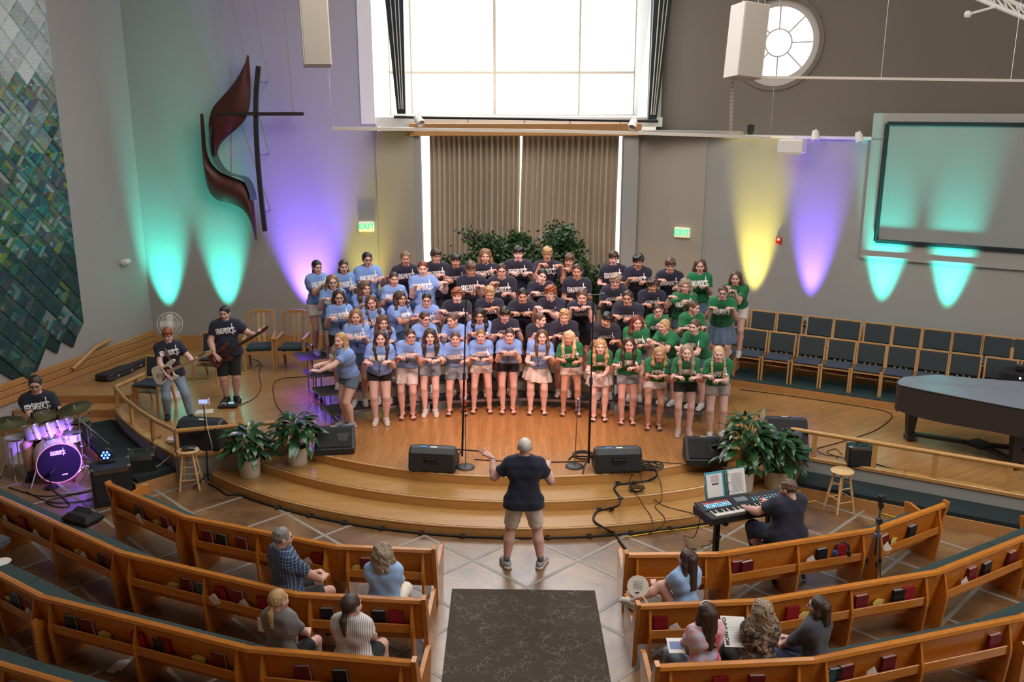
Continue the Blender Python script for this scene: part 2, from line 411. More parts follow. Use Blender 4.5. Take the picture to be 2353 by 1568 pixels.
for i in range(4):
    for j in range(3):
        mb = MB(); mb.quad((xs[i], YG+.02, zs[j]), (xs[i+1], YG+.02, zs[j]), (xs[i+1], YG+.02, zs[j+1]), (xs[i], YG+.02, zs[j+1])); mb.build('pane', M_GLASS, win)
# curtain niche, pilasters, header
mb = MB(); mb.box((.2, 21.5, 2.9), (6.4, .2, 5.1)); struct(mb.build('wall_niche', M_SILLW))
mb = MB(); mb.box((-2.55, 20.55, 2.62), (.82, .6, 5.24)); struct(mb.build('wall_pier_left', M_PIER))
mb = MB(); mb.prism([(2.76, 20.45), (3.43, 19.95), (3.9, 20.2), (3.2, 20.9), (2.76, 20.9)], 0, 5.2); struct(mb.build('wall_pier_right', M_PIER))
mb = MB(); mb.prism([(3.43, 19.95), (4.09, 19.58), (4.35, 20.0), (3.7, 20.4)], 0, 5.22); struct(mb.build('wall_column_right', M_PIER))
mb = MB(); mb.box((.29, 20.28, 5.28), (5.0, .2, .26), bev=.01); struct(mb.build('trim_1', M_TRIM))
for x, w in ((-2.08, .14), (2.60, .32)):
    mb = MB(); mb.box((x, 20.5, 2.6), (w, .4, 5.15)); struct(mb.build('trim_2', M_WALL))
mb = MB(); mb.prism([(-3.0, 19.75), (-2.1, 19.75), (-2.1, 20.4), (-3.0, 20.4)], 5.27, 5.33); struct(mb.build('trim_3', M_WALL))
mb = MB(); mb.prism([(2.7, 20.3), (2.75, 19.75), (4.05, 19.3), (4.75, 19.2), (4.4, 19.75), (3.5, 20.5)], 5.2, 5.27); struct(mb.build('trim_4', M_WALL))
a = Vector((WR0[0], WR0[1], 0)); mb = MB(); mb.bar(a+Vector((0, 0, 5.17))+un*.2, e1+Vector((0, 0, 5.17))+un*.2, .5, .05); struct(mb.build('trim_5', M_WHITE))
# curtains
M_CURT = mat('curtain_taupe', (.54, .44, .32), .9, bump=.2, bscale=160, sheen=.2)
def curtain(x0_, x1, seed, lead=0, y=20.75, z0=.436, z1=5.2):
    rng = random.Random(seed); nx = 150; nz = 12; vs = []; fs = []; ph = [rng.uniform(0, 6) for _ in range(4)]
    for j in range(nz+1):
        z = z0+(z1-z0)*j/nz; x0 = x0_+lead*max(0, (z-2.6)/2.6)
        for i in range(nx+1):
            t = i/nx; x = x0+(x1-x0)*t
            f = math.sin(2*PI*17*t+ph[0]+.9*math.sin(7*t+ph[1]))
            d = .07*f*(1-.25*math.sin(5*t+z*.4))+.02*math.sin(2*PI*41*t+ph[2]+z*.3)
            vs.append((x+.012*math.sin(z*1.3+ph[3]), y+d, z))
    for j in range(nz):
        for i in range(nx):
            a = j*(nx+1)+i; fs.append((a, a+1, a+nx+2, a+nx+1))
    mb = MB(); mb.add(vs, fs); o = mb.build('curtain', M_CURT, smooth=2)
    return o
tag(curtain(-1.84, .17, 1), 'taupe floor length curtain panel closed on the drum side of the gap', 'curtain')
tag(curtain(.175, 2.37, 2, .05), 'taupe floor length curtain panel closed on the piano side of the gap', 'curtain')
mb = MB()                                             # one glowing sheet put in for the daylight behind the curtains
mb.box((.2, 21.3, 2.9), (4.9, .04, 4.9)); nw = struct(mb.build('daylight_panel', mat('daylight_glow', (.9, .9, .9), .3, emit=(1, .97, .9), es=1.6)))
# wood baseboards on the stage walls, band on the left wall
mb = MB(); mb.bar((WL1[0]+.05, WL1[1]-.03, S+.14), (-2.95, 20.27, S+.14), .05, .3, bev=.008); struct(mb.build('baseboard_cross', M_TRIM))
n_ = Vector((4.2, -1.23, 0)).normalized()
for i, (z, h) in enumerate(((.50, .13), (.64, .13), (.78, .13))):
    a = Vector((WL1[0], WL1[1], z))+n_*.03; b = Vector((WL1[0]-1.23*1.9, WL1[1]-4.2*1.9, z))+n_*.03
    mb = MB(); mb.bar(a, b, .06, h, bev=.012); struct(mb.build('trim_6', M_TRIM))
# ================================================================ STAGE
A_ = (-5.27, 13.52); B_ = (-3.62, 13.96); C_ = (3.92, 13.86)
LCURVE = [(-5.27, 13.52), (-5.75, 13.98), (-6.2, 14.47), (-6.75, 15.15), (-7.19, 15.81)]
wdir = Vector((2.63, -1.47, 0)).normalized(); CR = [(3.92, 13.80), (3.92+wdir.x*7, 13.80+wdir.y*7)]
front = arc(6.18, B_[0], C_[0], 40)
stage_poly = LCURVE[::-1]+front+[CR[1], (12.5, 14.5), (9.6, 16.6), (4.0, 19.7), (3.5, 20.6), (-2.9, 20.6), (-8.15, 20.25), (-9.05, 17.2), (-7.1, 17.2)]
mb = MB(); mb.prism(stage_poly, 0, S-.02); stg = struct(mb.build('floor_stage', M_RISER))
# top boards: straight strips in the centre, skewed strips on the wings
cen = front+[(4.3, 20.5), (-3.9, 20.5)]
mb = MB(); mb.prism(cen, S-.02, S); mb.build('floorboards', M_STAGE, stg)
mb = MB(); mb.prism([CR[1], (12.5, 14.5), (9.6, 16.6), (4.3, 19.6), (C_[0]+.02, 13.84)], S-.02, S); mb.build('floorboards', M_STAGE2, stg)
mb = MB(); mb.prism([(-7.1, 17.2), (-9.05, 17.2), (-8.15, 20.25), (-3.9, 20.4), (B_[0]-.01, 13.96)]+LCURVE, S-.02, S); mb.build('floorboards', M_STAGE2, stg)
# steps
def step(name, R, z0, z1, xl, xr, inner):
    out = arc(R, xl, xr, 44); inn = arc(inner, max(xl, -5.2), min(xr, 4.95), 30)
    mb = MB(); mb.prism(out+inn[::-1], z0, z1-.012); o = struct(mb.build(name, M_RISER))
    mb = MB(); mb.prism(arc(R-.03, xl, xr, 44)+inn[::-1], z1-.012, z1); mb.build('tread', M_TREAD, o)
    mb = MB(); mb.tube([(p[0], p[1], z1-.012) for p in arc(R-.004, xl, xr, 44)], .0145, 8); mb.build('nosing', M_NOSE, o, smooth=True)
    return o
step('floor_step_lower', 7.30, 0, .145, -4.75, 4.85, 5.9)
step('floor_step_upper', 6.74, 0, .29, -4.0, 4.3, 5.9)
mb = MB(); mb.tube([(p[0], p[1], S-.012) for p in arc(6.176, B_[0], C_[0], 44)], .0145, 8); mb.build('nosing', M_NOSE, stg, smooth=True)
# low plastered stage-edge walls with oak cap, posts and rail
def low_wall(name, pts, posts, rz=.845, ends=(1, 1)):
    P = [Vector((p[0], p[1], 0)) for p in pts]; N = len(P)
    nrm = []
    for i in range(N):
        d = (P[min(i+1, N-1)]-P[max(i-1, 0)]).normalized(); nrm.append(Vector((d.y, -d.x, 0)))
    mb = MB(); o1 = [P[i]+nrm[i]*.05 for i in range(N)]; o0 = [P[i]-nrm[i]*.05 for i in range(N)]
    mb.prism([(p.x, p.y) for p in o1]+[(p.x, p.y) for p in o0[::-1]], 0, S-.03); w = struct(mb.build(name, M_WALL))
    for i in range(N-1):
        e = (P[i+1]-P[i]).normalized()*.015
        mb = MB(); mb.bar(P[i]-e+Vector((0, 0, S+.005)), P[i+1]+e+Vector((0, 0, S+.005)), .14, .07, bev=.012); mb.build('cap_board', M_RAIL, w)
    rail = thing('stage_railing', '', 'railing', (P[0].x, P[0].y, S))
    mb = MB(); mb.tube([p+Vector((0, 0, rz)) for p in P], .036, 10); mb.build('handrail', M_RAIL, rail, world=True, smooth=True)
    for t in posts:
        i = min(int(t), N-2); f = t-i; p = P[i].lerp(P[i+1], f)
        mb = MB(); mb.box((p.x, p.y, (S+.03+rz)/2), (.07, .05, rz-S-.05), rotz(math.atan2((P[i+1]-P[i]).y, (P[i+1]-P[i]).x)), bev=.006); mb.build('post', M_RAIL, rail, world=True)
    return rail
r = low_wall('wall_stage_left', LCURVE, [0.02, 1.3, 2.6, 3.95]); tag(r, 'curved oak railing on the stage edge between drums and guitarists')
r = low_wall('wall_stage_corner', [(-5.27, 13.52), (-4.45, 13.74), (-3.66, 13.96)], [1.0, 1.97]); tag(r, 'short straight oak railing behind the two plants near the wooden stool')
rr = [Vector((3.95, 13.82, 0))+wdir*t for t in (0, 2.2, 4.4, 7)]
r = low_wall('wall_stage_right', [(p.x, p.y) for p in rr], [.02, .40, .80, 1.18, 1.62, 2.2, 2.7], rz=.86); tag(r, 'long oak railing on the stage edge in front of the covered piano')
rail = thing('stage_railing', 'low oak railing beside the side stairs next to the guitar case', 'railing', (-7.19, 15.85, S))
mb = MB(); mb.tube([(-7.19, 15.83, .845), (-6.95, 16.8, .845), (-6.75, 17.6, .845)], .036, 10); mb.build('handrail', M_RAIL, rail, world=True, smooth=True)
for y, x in ((16.4, -7.05), (17.4, -6.8)):
    mb = MB(); mb.box((x, y, .65), (.07, .06, .4)); mb.build('post', M_RAIL, rail, world=True)
# benches under the low walls
def bench(name, pts, dep, z, label, side=1):
    P = [Vector((p[0], p[1], 0)) for p in pts]; N = len(P); nrm = []
    for i in range(N):
        d = (P[min(i+1, N-1)]-P[max(i-1, 0)]).normalized(); nrm.append(Vector((d.y, -d.x, 0))*side)
    t = thing(name, label, 'bench', (P[0].x, P[0].y, 0))
    i0 = [p+q*.06 for p, q in zip(P, nrm)]; i1 = [p+q*dep for p, q in zip(P, nrm)]; i2 = [p+q*(dep-.03) for p, q in zip(P, nrm)]
    mb = MB(); mb.prism([(p.x, p.y) for p in i1]+[(p.x, p.y) for p in i0[::-1]], 0, z); mb.build('base', M_TRIM, t, world=True)
    R = []
    for a, b in zip(i0, i2):
        m = (a+b)/2
        R.append([a+Vector((0, 0, z)), a+Vector((0, 0, z+.06)), a.lerp(b, .12)+Vector((0, 0, z+.085)), a.lerp(b, .88)+Vector((0, 0, z+.085)), b+Vector((0, 0, z+.06)), b+Vector((0, 0, z))])
    mb = MB(); mb.rings(R); mb.build('cushion', mat('bench_green', (.007, .018, .019), .85, bump=.2, bscale=240), t, world=True)
    return t
bench('stage_bench', LCURVE, .72, .17, 'curved green cushioned bench below the stage edge beside the drum kit', -1)
bench('stage_bench', [(p.x, p.y) for p in (rr[0]+wdir*.75, rr[1], rr[0]+wdir*4.35)], .62, .17, 'long straight green cushioned bench below the stage edge under the piano')
# side stairs at the left wall
M_STAIR = M_TRIM
for i in range(3):
    z = S*(i+1)/3
    mb = MB(); y0 = 15.75+.42*i
    mb.prism([(-9.35+.29*(y0-16)*-0+(.293*(y0-16)), y0), (-7.3, y0), (-7.25, 17.19), (-9.0, 17.19)], 0 if i == 0 else S*i/3, z); struct(mb.build('floor_stair_%s' % ORD[i], M_STAIR))
hr = thing('wall_handrail', 'sloping oak handrail on the wall below the patchwork banner', 'handrail', (-8.85, 17.7, .9))
p0 = L(158, 848, WL0, WL1)+n_*.09; p1 = L(212, 797, WL0, WL1)+n_*.09; p2 = L(245, 780, WL0, WL1)+n_*.09
mb = MB(); mb.tube([p0, p1, p2], .045, 10); mb.build('rail', M_RAIL, hr, world=True, smooth=True)
for p in (p0.lerp(p1, .15), p1.lerp(p2, .3)):
    mb = MB(); mb.tube([p, p-Vector((0, 0, .06)), p-n_*.1-Vector((0, 0, .08))], .012, 6); mb.build('bracket', M_STEEL, hr, world=True)
# ================================================================ TIERS FOR CHOIR CHAIRS
TD = .86; T0 = Vector((4.25, 17.25, 0)); TZ = [S+.15, S+.35, S+.55]
for k in range(3):
    a = T0+un*TD*k; b = a+ud*8.5
    c = T0+un*(TD*3-.02); d = c+ud*8.5
    mb = MB(); mb.prism([(a.x, a.y), (b.x, b.y), (d.x, d.y), (c.x, c.y)], S if k == 0 else TZ[k-1], TZ[k]-.015)
    o = struct(mb.build('floor_tier_%s' % ORD[k], M_TRIM))
    mb = MB(); mb.prism([(a.x+un.x*.01, a.y+un.y*.01), (b.x, b.y), (d.x, d.y), (c.x, c.y)], TZ[k]-.015, TZ[k]); mb.build('carpet', M_CARPET, o)
# ================================================================ ALTAR-WALL BANNER, SCREEN, FIXTURES
def patch_mat():
    m = bpy.data.materials.new('patchwork_fabric'); m.use_nodes = True; nt = m.node_tree; N = nt.nodes; K = nt.links
    b = N['Principled BSDF']; b.inputs['Roughness'].default_value = .8
    oi = N.new('ShaderNodeObjectInfo'); uv = N.new('ShaderNodeTexCoord')
    sp = N.new('ShaderNodeSeparateXYZ'); K.new(uv.outputs['Object'], sp.inputs[0])
    # log-cabin strips: two diagonal strip directions, shifted per patch
    def M2(op, x, y=None, z=None):
        q = N.new('ShaderNodeMath'); q.operation = op
        for i, w in enumerate((x, y, z)):
            if w is None: continue
            if isinstance(w, (int, float)): q.inputs[i].default_value = w
            else: K.new(w, q.inputs[i])
        return q.outputs[0]
    xs_ = M2('MULTIPLY', sp.outputs[0], 4.44); zs_ = M2('MULTIPLY', sp.outputs[2], 4.08)
    da = M2('FLOOR', M2('MULTIPLY', M2('ADD', xs_, zs_), 2.3)); db = M2('FLOOR', M2('MULTIPLY', M2('SUBTRACT', xs_, zs_), 2.3))
    ab = M2('MAXIMUM', M2('MULTIPLY', da, 1.01), db); r57 = M2('MULTIPLY', oi.outputs['Random'], 57)
    dirn = M2('GREATER_THAN', M2('ADD', xs_, zs_), M2('SUBTRACT', xs_, zs_))
    ad = N.new('ShaderNodeMath'); ad.operation = 'MULTIPLY_ADD'; ad.inputs[1].default_value = 31.7; K.new(dirn, ad.inputs[0]); K.new(M2('ADD', ab, r57), ad.inputs[2])
    wn = N.new('ShaderNodeTexWhiteNoise'); wn.noise_dimensions = '1D'; K.new(ad.outputs[0], wn.inputs['W'])
    cr = N.new('ShaderNodeValToRGB'); cr.color_ramp.interpolation = 'CONSTANT'; E = cr.color_ramp.elements
    cols = [(.01, .05, .05), (.015, .12, .12), (.02, .20, .22), (.03, .10, .04), (.06, .22, .06), (.20, .24, .03), (.10, .12, .12), (.10, .32, .30), (.3, .36, .34), (.04, .07, .16), (.16, .13, .10)]
    E[0].color = cols[0]+(1,); E[1].position = 1/11; E[1].color = cols[1]+(1,)
    for i in range(2, 11): E.new(i/11).color = cols[i]+(1,)
    K.new(wn.outputs[0], cr.inputs[0])
    mx = N.new('ShaderNodeMix'); mx.data_type = 'RGBA'; K.new(oi.outputs['Color'], mx.inputs[7]); K.new(cr.outputs[0], mx.inputs[6])
    sc = N.new('ShaderNodeSeparateColor'); K.new(oi.outputs['Color'], sc.inputs[0])
    K.new(oi.outputs['Alpha'], mx.inputs[0])
    n = N.new('ShaderNodeTexNoise'); n.inputs['Scale'].default_value = 30; K.new(uv.outputs['Object'], n.inputs['Vector'])
    m2 = N.new('ShaderNodeMix'); m2.data_type = 'RGBA'; m2.blend_type = 'OVERLAY'; m2.inputs[0].default_value = .7; K.new(mx.outputs[2], m2.inputs[6]); K.new(n.outputs[0], m2.inputs[7])
    K.new(m2.outputs[2], b.inputs['Base Color'])
    return m
M_PATCH = patch_mat()
wl = Vector((WL1[0]-WL0[0], WL1[1]-WL0[1], 0)).normalized()       # along the left wall, away from the viewer
bq = thing('patchwork_banner', 'tall wall hanging of white fading to dark green diamond patches', 'banner', (-8.9, 17.8, 4))
edge = L(140, 370, WL0, WL1); s_edge = (edge-Vector((WL0[0], WL0[1], 0))).dot(wl)
def wallpt(s, z, off): return Vector((WL0[0], WL0[1], 0))+wl*s+n_*off+Vector((0, 0, z))

pw, ph = .225, .245                                            # patch half diagonals
def patch_mesh(half):
    k = [(-pw, 0), (0, -ph), (pw, 0), (0, ph)] if not half else [(-pw, 0), (0, -ph), (0, 0), (0, ph)]
    cx = sum(p[0] for p in k)/4
    R = []
    for f, d in ((.985, .004), (.985, .018), (.86, .034)):
        R.append([(cx+(p[0]-cx)*f, -d, p[1]*f) for p in k])
    mb = MB(); mb.rings(R); o = mb.build('patch', M_PATCH, link=False); return o.data
pfull, phalf = patch_mesh(False), patch_mesh(True)
out = [L(*p, WL0, WL1) for p in ((92, -60), (98, 0), (135, 330), (176, 730), (176, 760), (165, 798), (137, 783), (128, 812), (102, 797), (82, 850), (60, 893), (-60, 820), (-160, 760), (-160, -60))]
W0 = Vector((WL0[0], WL0[1], 0))
mb = MB(); po = [((p-W0).dot(wl), p.z) for p in out]
Mx = Matrix((wl, -n_, Vector((0, 0, 1)))).transposed()
mb.extr(po, Mx, W0+n_*.03, .04); mb.build('backing_cloth', mat('banner_backing', (.01, .035, .035), .9), bq, world=True)
def inside(x, y, P):
    c = False; n = len(P)
    for i in range(n):
        (x1, y1), (x2, y2) = P[i], P[i-1]
        if (y1 > y) != (y2 > y) and x < (x2-x1)*(y-y1)/(y2-y1)+x1: c = not c
    return c
rotw = math.atan2(wl.y, wl.x); rng = random.Random(5)
for i in range(0, 13):
    for j in range(0, 34):
        s_ = s_edge-pw*i; z_ = .75+ph*j
        if (i+j) % 2: continue
        if i and not inside(s_-.02, z_-ph*.55, po): continue
        if not i and (z_ < 1.65): continue
        if z_ > 8.2: continue
        t = max(0, min(1, (z_-1.0)/6.6)); r = rng.random()
        if t > .8: c, al = (.62, .70, .70), .55+.45*rng.random()*(r > .25)
        elif t > .6: c, al = (.45, .52, .50), .45*rng.random()
        elif t > .3: c, al = (.05, .16, .14), .4*rng.random()
        else: c, al = (.008, .04, .042), .45+.5*rng.random()
        p = W0+wl*s_+n_*.05+Vector((0, 0, z_))-bq.location
        o = bpy.data.objects.new('patch', phalf if i == 0 else pfull); COL.objects.link(o); o.parent = bq
        o.location = p; o.rotation_euler = (0, 0, rotw); o.color = c+(al,)
# ---- projection screen on its wall panel
sc = thing('projection_screen', 'large grey projection screen in a black frame on the wall above tiered chairs', 'screen', (7.5, 17.5, 3))
so = -un*.05                                                    # panel stands proud of the wall
a0 = (WR0[0]+so.x, WR0[1]+so.y); a1 = (WR1[0]+so.x, WR1[1]+so.y)
TL = L(2008, 260, a0, a1); BL = L(2002, 588, a0, a1)
def WRP(p, z, off=0): return Vector((p.x, p.y, 0))+un*off+Vector((0, 0, z))
Rz = 4.6
mb = MB(); c0 = Vector((TL.x, TL.y, 0)); Mr = Matrix((ud, un, Vector((0, 0, 1)))).transposed()
mb.extr([(0, BL.z), (Rz, BL.z), (Rz, TL.z), (0, TL.z)], Mr, c0+un*.06, .12); o = struct(mb.build('wall_screen_panel', M_WALL))
mb = MB(); mb.extr([(0, BL.z-.06), (Rz, BL.z-.06), (Rz, BL.z), (0, BL.z)], Mr, c0+un*.03, .10); struct(mb.build('trim_7', M_WALL))
s0 = (L(2040, 284, a0, a1)-c0).dot(ud); zt = L(2040, 284, a0, a1).z; zb = L(2007, 553, a0, a1).z; s1 = s0+4.0
mb = MB(); mb.extr([(s0, zb), (s1, zb), (s1, zt), (s0, zt)], Mr, c0-un*.02, .03); mb.build('screen_fabric', mat('screen_grey', (.30, .32, .31), .8), sc, world=True)
for (x0, z0, x1, z1) in ((s0, zb, s1, zb), (s0, zt, s1, zt), (s0, zb, s0, zt)):
    mb = MB(); mb.bar(c0+ud*x0+Vector((0, 0, z0))-un*.04, c0+ud*x1+Vector((0, 0, z1))-un*.04, .06, .075, bev=.008); mb.build('frame_bar', mat('screen_velvet', (.012, .02, .024), .8), sc, world=True)
# ---- exit signs (letters raised on a lit panel)
def text_mesh(body, size, ext=.002, name='lettering', m=None, parent=None, M=None, off=0, align='CENTER', bevel=0, fill='BOTH', link=True):
    c = bpy.data.curves.new(name, 'FONT'); c.body = body; c.size = size; c.extrude = ext; c.align_x = align; c.align_y = 'CENTER'; c.offset = off
    c.resolution_u = 3
    o = bpy.data.objects.new(name, c); me = bpy.data.meshes.new_from_object(o); bpy.data.objects.remove(o)
    me.materials.clear()
    if m: me.materials.append(m)
    r = bpy.data.objects.new(name, me)
    if link: COL.objects.link(r)
    if parent is not None: r.parent = parent
    if M is not None: r.matrix_local = M
    return r
M_EXITG = mat('exit_letters_green', (.05, .8, .3), .5, emit=(.04, .85, .28), es=1.0)
M_EXITP = mat('exit_panel', (.75, .74, .62), .4, emit=(.8, .75, .45), es=.35)
def exit_sign(p, d, w, h, label):
    z = Vector((0, 0, 1)); n = Vector((d.y, -d.x, 0))           # faces n
    t = thing('exit_sign', label, 'sign', p)
    mb = MB(); M = Matrix((d, -n, z)).transposed(); mb.box((0, 0, 0), (w, .07, h), M, bev=.012); mb.build('housing', M_EXITP, t)
    M4 = Matrix((d, z, n)).transposed().to_4x4(); M4.translation = n*.037
    text_mesh('EXIT', h*.78, .004, 'lettering', M_EXITG, t, M4, off=.004)
    return t
p = L(843, 520, WL1, (-2.95, 20.3)); dv = Vector((1, .02, 0)).normalized()
exit_sign(p+Vector((0, -.04, 0)), dv, .34, .22, 'lit green EXIT sign on the wall in yellow light near the wall sculpture')
mb = MB(); mb.tube([(p.x-.17, p.y-.02, p.z+.28), (p.x-.17, p.y-.02, p.z+.28)], .001, 3)
p = L(1569, 534, (3.43, 19.95), (4.09, 19.58)); dv = Vector((.66, -.37, 0)).normalized()
exit_sign(p+Vector((-.02, -.035, 0)), dv, .34, .22, 'lit green EXIT sign on the narrow column on the piano side of the curtain')
# ---- fire alarm, emergency light, thermostat
t = thing('fire_alarm', 'small red fire alarm strobe on the wall between yellow and purple light', 'alarm', L(1790, 553, WR0, WR1))
mb = MB(); mb.box((0, 0, 0), (.12, .06, .15), Mr, bev=.01); mb.build('housing', mat('alarm_red', (.5, .03, .03), .4), t)
mb = MB(); mb.box(-un*.035+Vector((0, 0, .03)), (.06, .03, .05), Mr, bev=.006); mb.build('strobe_lens', M_WHITE, t)
t = thing('emergency_light', 'small white twin lamp fitting on the plain wall beside the banner', 'lamp', L(283, 602, WL0, WL1)+n_*.05)
Ml = Matrix((wl, -n_, Vector((0, 0, 1)))).transposed()
mb = MB(); mb.box((0, 0, 0), (.26, .1, .12), Ml, bev=.03); mb.build('housing', M_WHITE, t)
mb = MB(); mb.ball(n_*.06-wl*.05, .05, 10); mb.build('lamp_head', M_WHITE, t, smooth=True)
# ---- cross and flame sculpture on the cross wall
XW0, XW1 = (WL1[0], WL1[1]-.35), (-2.95, 19.95)
def XP(px, py, off=0): return L(px, py, (XW0[0], XW0[1]-off), (XW1[0], XW1[1]-off))
M_RUST = mat('flame_copper', (.085, .022, .016), .45, metal=.25, var=.35, vscale=3)
M_DARK = mat('cross_bronze', (.035, .03, .024), .5, metal=.3)
fl = thing('flame_sculpture', 'dark copper wavy flame sculpture mounted on the wall beside a thin cross', 'sculpture', XP(520, 400))
def spline(P, n=8):
    out = []
    for i in range(len(P)-1):
        p0, p1, p2, p3 = P[max(i-1, 0)], P[i], P[i+1], P[min(i+2, len(P)-1)]
        for k in range(n):
            t = k/n; out.append(tuple(.5*((2*b)+(c-a)*t+(2*a-5*b+4*c-d)*t*t+(3*b-a-3*c+d)*t**3) for a, b, c, d in zip(p0, p1, p2, p3)))
    out.append(tuple(P[-1])); return out
def ribbon(a, b, name, thick=.03, bow=.12):
    a = spline(a, 4); b = spline(b, 4); n = len(a); vs = []; fs = []; k = 7
    for i in range(n):
        A, B = XP(*a[i]), XP(*b[i])
        for j in range(k):
            t = j/(k-1); p = A.lerp(B, t); p = p+Vector((0, -bow*math.sin(PI*t), 0)); vs.append(p)
    m = len(vs); vs += [p+Vector((0, thick, 0)) for p in vs[:m]]
    for i in range(n-1):
        for j in range(k-1):
            q = i*k+j; fs.append((q, q+k, q+k+1, q+1)); fs.append((m+q, m+q+1, m+q+k+1, m+q+k))
    for i in range(n-1):
        for j in (0, k-1):
            q = i*k+j; fs.append((q, q+k, m+q+k, m+q) if j else (q+k, q, m+q, m+q+k))
    mb = MB(); mb.add(vs, fs); return mb.build(name, M_RUST, fl, world=True, smooth=True)
ribbon([(571, 127), (553, 165), (530, 200), (505, 228), (488, 250), (480, 280), (481, 310), (487, 340), (494, 358)], [(571, 128), (574, 165), (575, 200), (574, 235), (566, 268), (548, 292), (524, 312), (505, 333), (497, 358)], 'upper_flame')
ribbon([(462, 262), (464, 320), (466, 360), (470, 400), (480, 438), (500, 460), (530, 468), (558, 482), (575, 510), (589, 551)], [(466, 262), (470, 300), (473, 340), (483, 372), (505, 395), (535, 408), (562, 420), (577, 440), (584, 480), (590, 551)], 'lower_flame')
mb = MB(); rows = spline([(487, 290), (486, 330), (495, 370), (520, 398), (560, 410), (576, 440), (580, 460)])
vs = []
for q in rows: p = XP(*q); vs += [p+Vector((0, -.16, 0)), p+Vector((.05, .18, 0))]
mb.add(vs, [(2*i, 2*i+1, 2*i+3, 2*i+2) for i in range(len(rows)-1)]); mb.build('edge_strip', mat('flame_edge', (.10, .16, .15), .35, metal=.4), fl, world=True, smooth=True)
for q in ((540, 240), (520, 440)):
    p = XP(*q); mb = MB(); mb.tube([p, p+Vector((0, .35, 0))], .015, 6); mb.build('wall_bracket', M_STEEL, fl, world=True)
cr_ = thing('cross_sculpture', 'thin dark curved cross mounted on the wall beside the copper flame', 'cross', XP(590, 262))
up = [XP(*q, .05) for q in spline([(594, 152), (589, 210), (588, 262), (590, 330), (595, 400), (602, 470), (609, 531)], 4)]
mb = MB()
for i in range(len(up)-1): mb.bar(up[i], up[i+1]+(up[i+1]-up[i])*.04, .09, .09)
mb.build('upright', M_DARK, cr_, world=True)
up = [XP(*q, .1) for q in spline([(498, 259), (540, 260), (590, 262), (640, 262), (697, 262)], 3)]
mb = MB()
for i in range(len(up)-1): mb.bar(up[i], up[i+1]+(up[i+1]-up[i])*.04, .06, .07)
mb.build('crossbar', M_DARK, cr_, world=True)
for q in ((606, 188), (608, 356), (612, 487), (665, 258)):
    p = XP(*q); mb = MB(); mb.tube([p+Vector((-.15, 0, 0)), p+Vector((.0, .02, 0)), p+Vector((.0, .36, 0))], .012, 6); mb.build('bracket', M_STEEL, cr_, world=True)
# ================================================================ PEWS
KZ = .93; PZ = .84*KZ
PEWS = {
 'L1': [(262, 1108), (437, 1181), (778, 1247), (1000, 1256)],
 'L2': [(-150, 1062), (0, 1133), (290, 1262), (690, 1355), (978, 1370)],
 'L3': [(-160, 1228), (0, 1305), (110, 1362), (580, 1478), (957, 1510)],
 'L4': [(-120, 1467), (0, 1510), (330, 1606), (800, 1666), (930, 1674)],
 'R1': [(1437, 1266), (1645, 1264), (1995, 1210), (2160, 1152)],
 'R2': [(1462, 1382), (1740, 1370), (2140, 1305), (2353, 1222), (2440, 1185)],
 'R3': [(1505, 1520), (1860, 1503), (2330, 1408), (2480, 1350)],
 'R4': [(1560, 1690), (1960, 1668), (2520, 1545)],
}
PEWLAB = {
 'L1': 'oak pew nearest the stage on the drum side of the aisle', 'L2': 'oak pew second from the stage on the drum side of the aisle',
 'L3': 'oak pew third from the stage on the drum side of the aisle', 'L4': 'oak pew farthest from the stage on the drum side, mostly cut off',
 'R1': 'oak pew nearest the stage behind the keyboard player', 'R2': 'oak pew second from the stage on the keyboard side of the aisle',
 'R3': 'oak pew third from the stage on the keyboard side of the aisle', 'R4': 'oak pew farthest from the stage on the keyboard side, only a cushion visible'}
PEWW = {}
ENDP = [(-.13, .87), (-.05, .885), (.075, .52), (.42, .64), (.50, .625), (.48, .50), (.38, 0), (.0, 0), (-.03, .35)]
END_AT = {'L1': (1, 1), 'L2': (0, 1), 'L3': (0, 1), 'L4': (0, 1), 'R1': (1, 1), 'R2': (1, 1), 'R3': (1, 0), 'R4': (1, 0)}
MIDEND = {'L3': [2], 'R3': [2]}
C0 = Vector((CX, CY, 0))
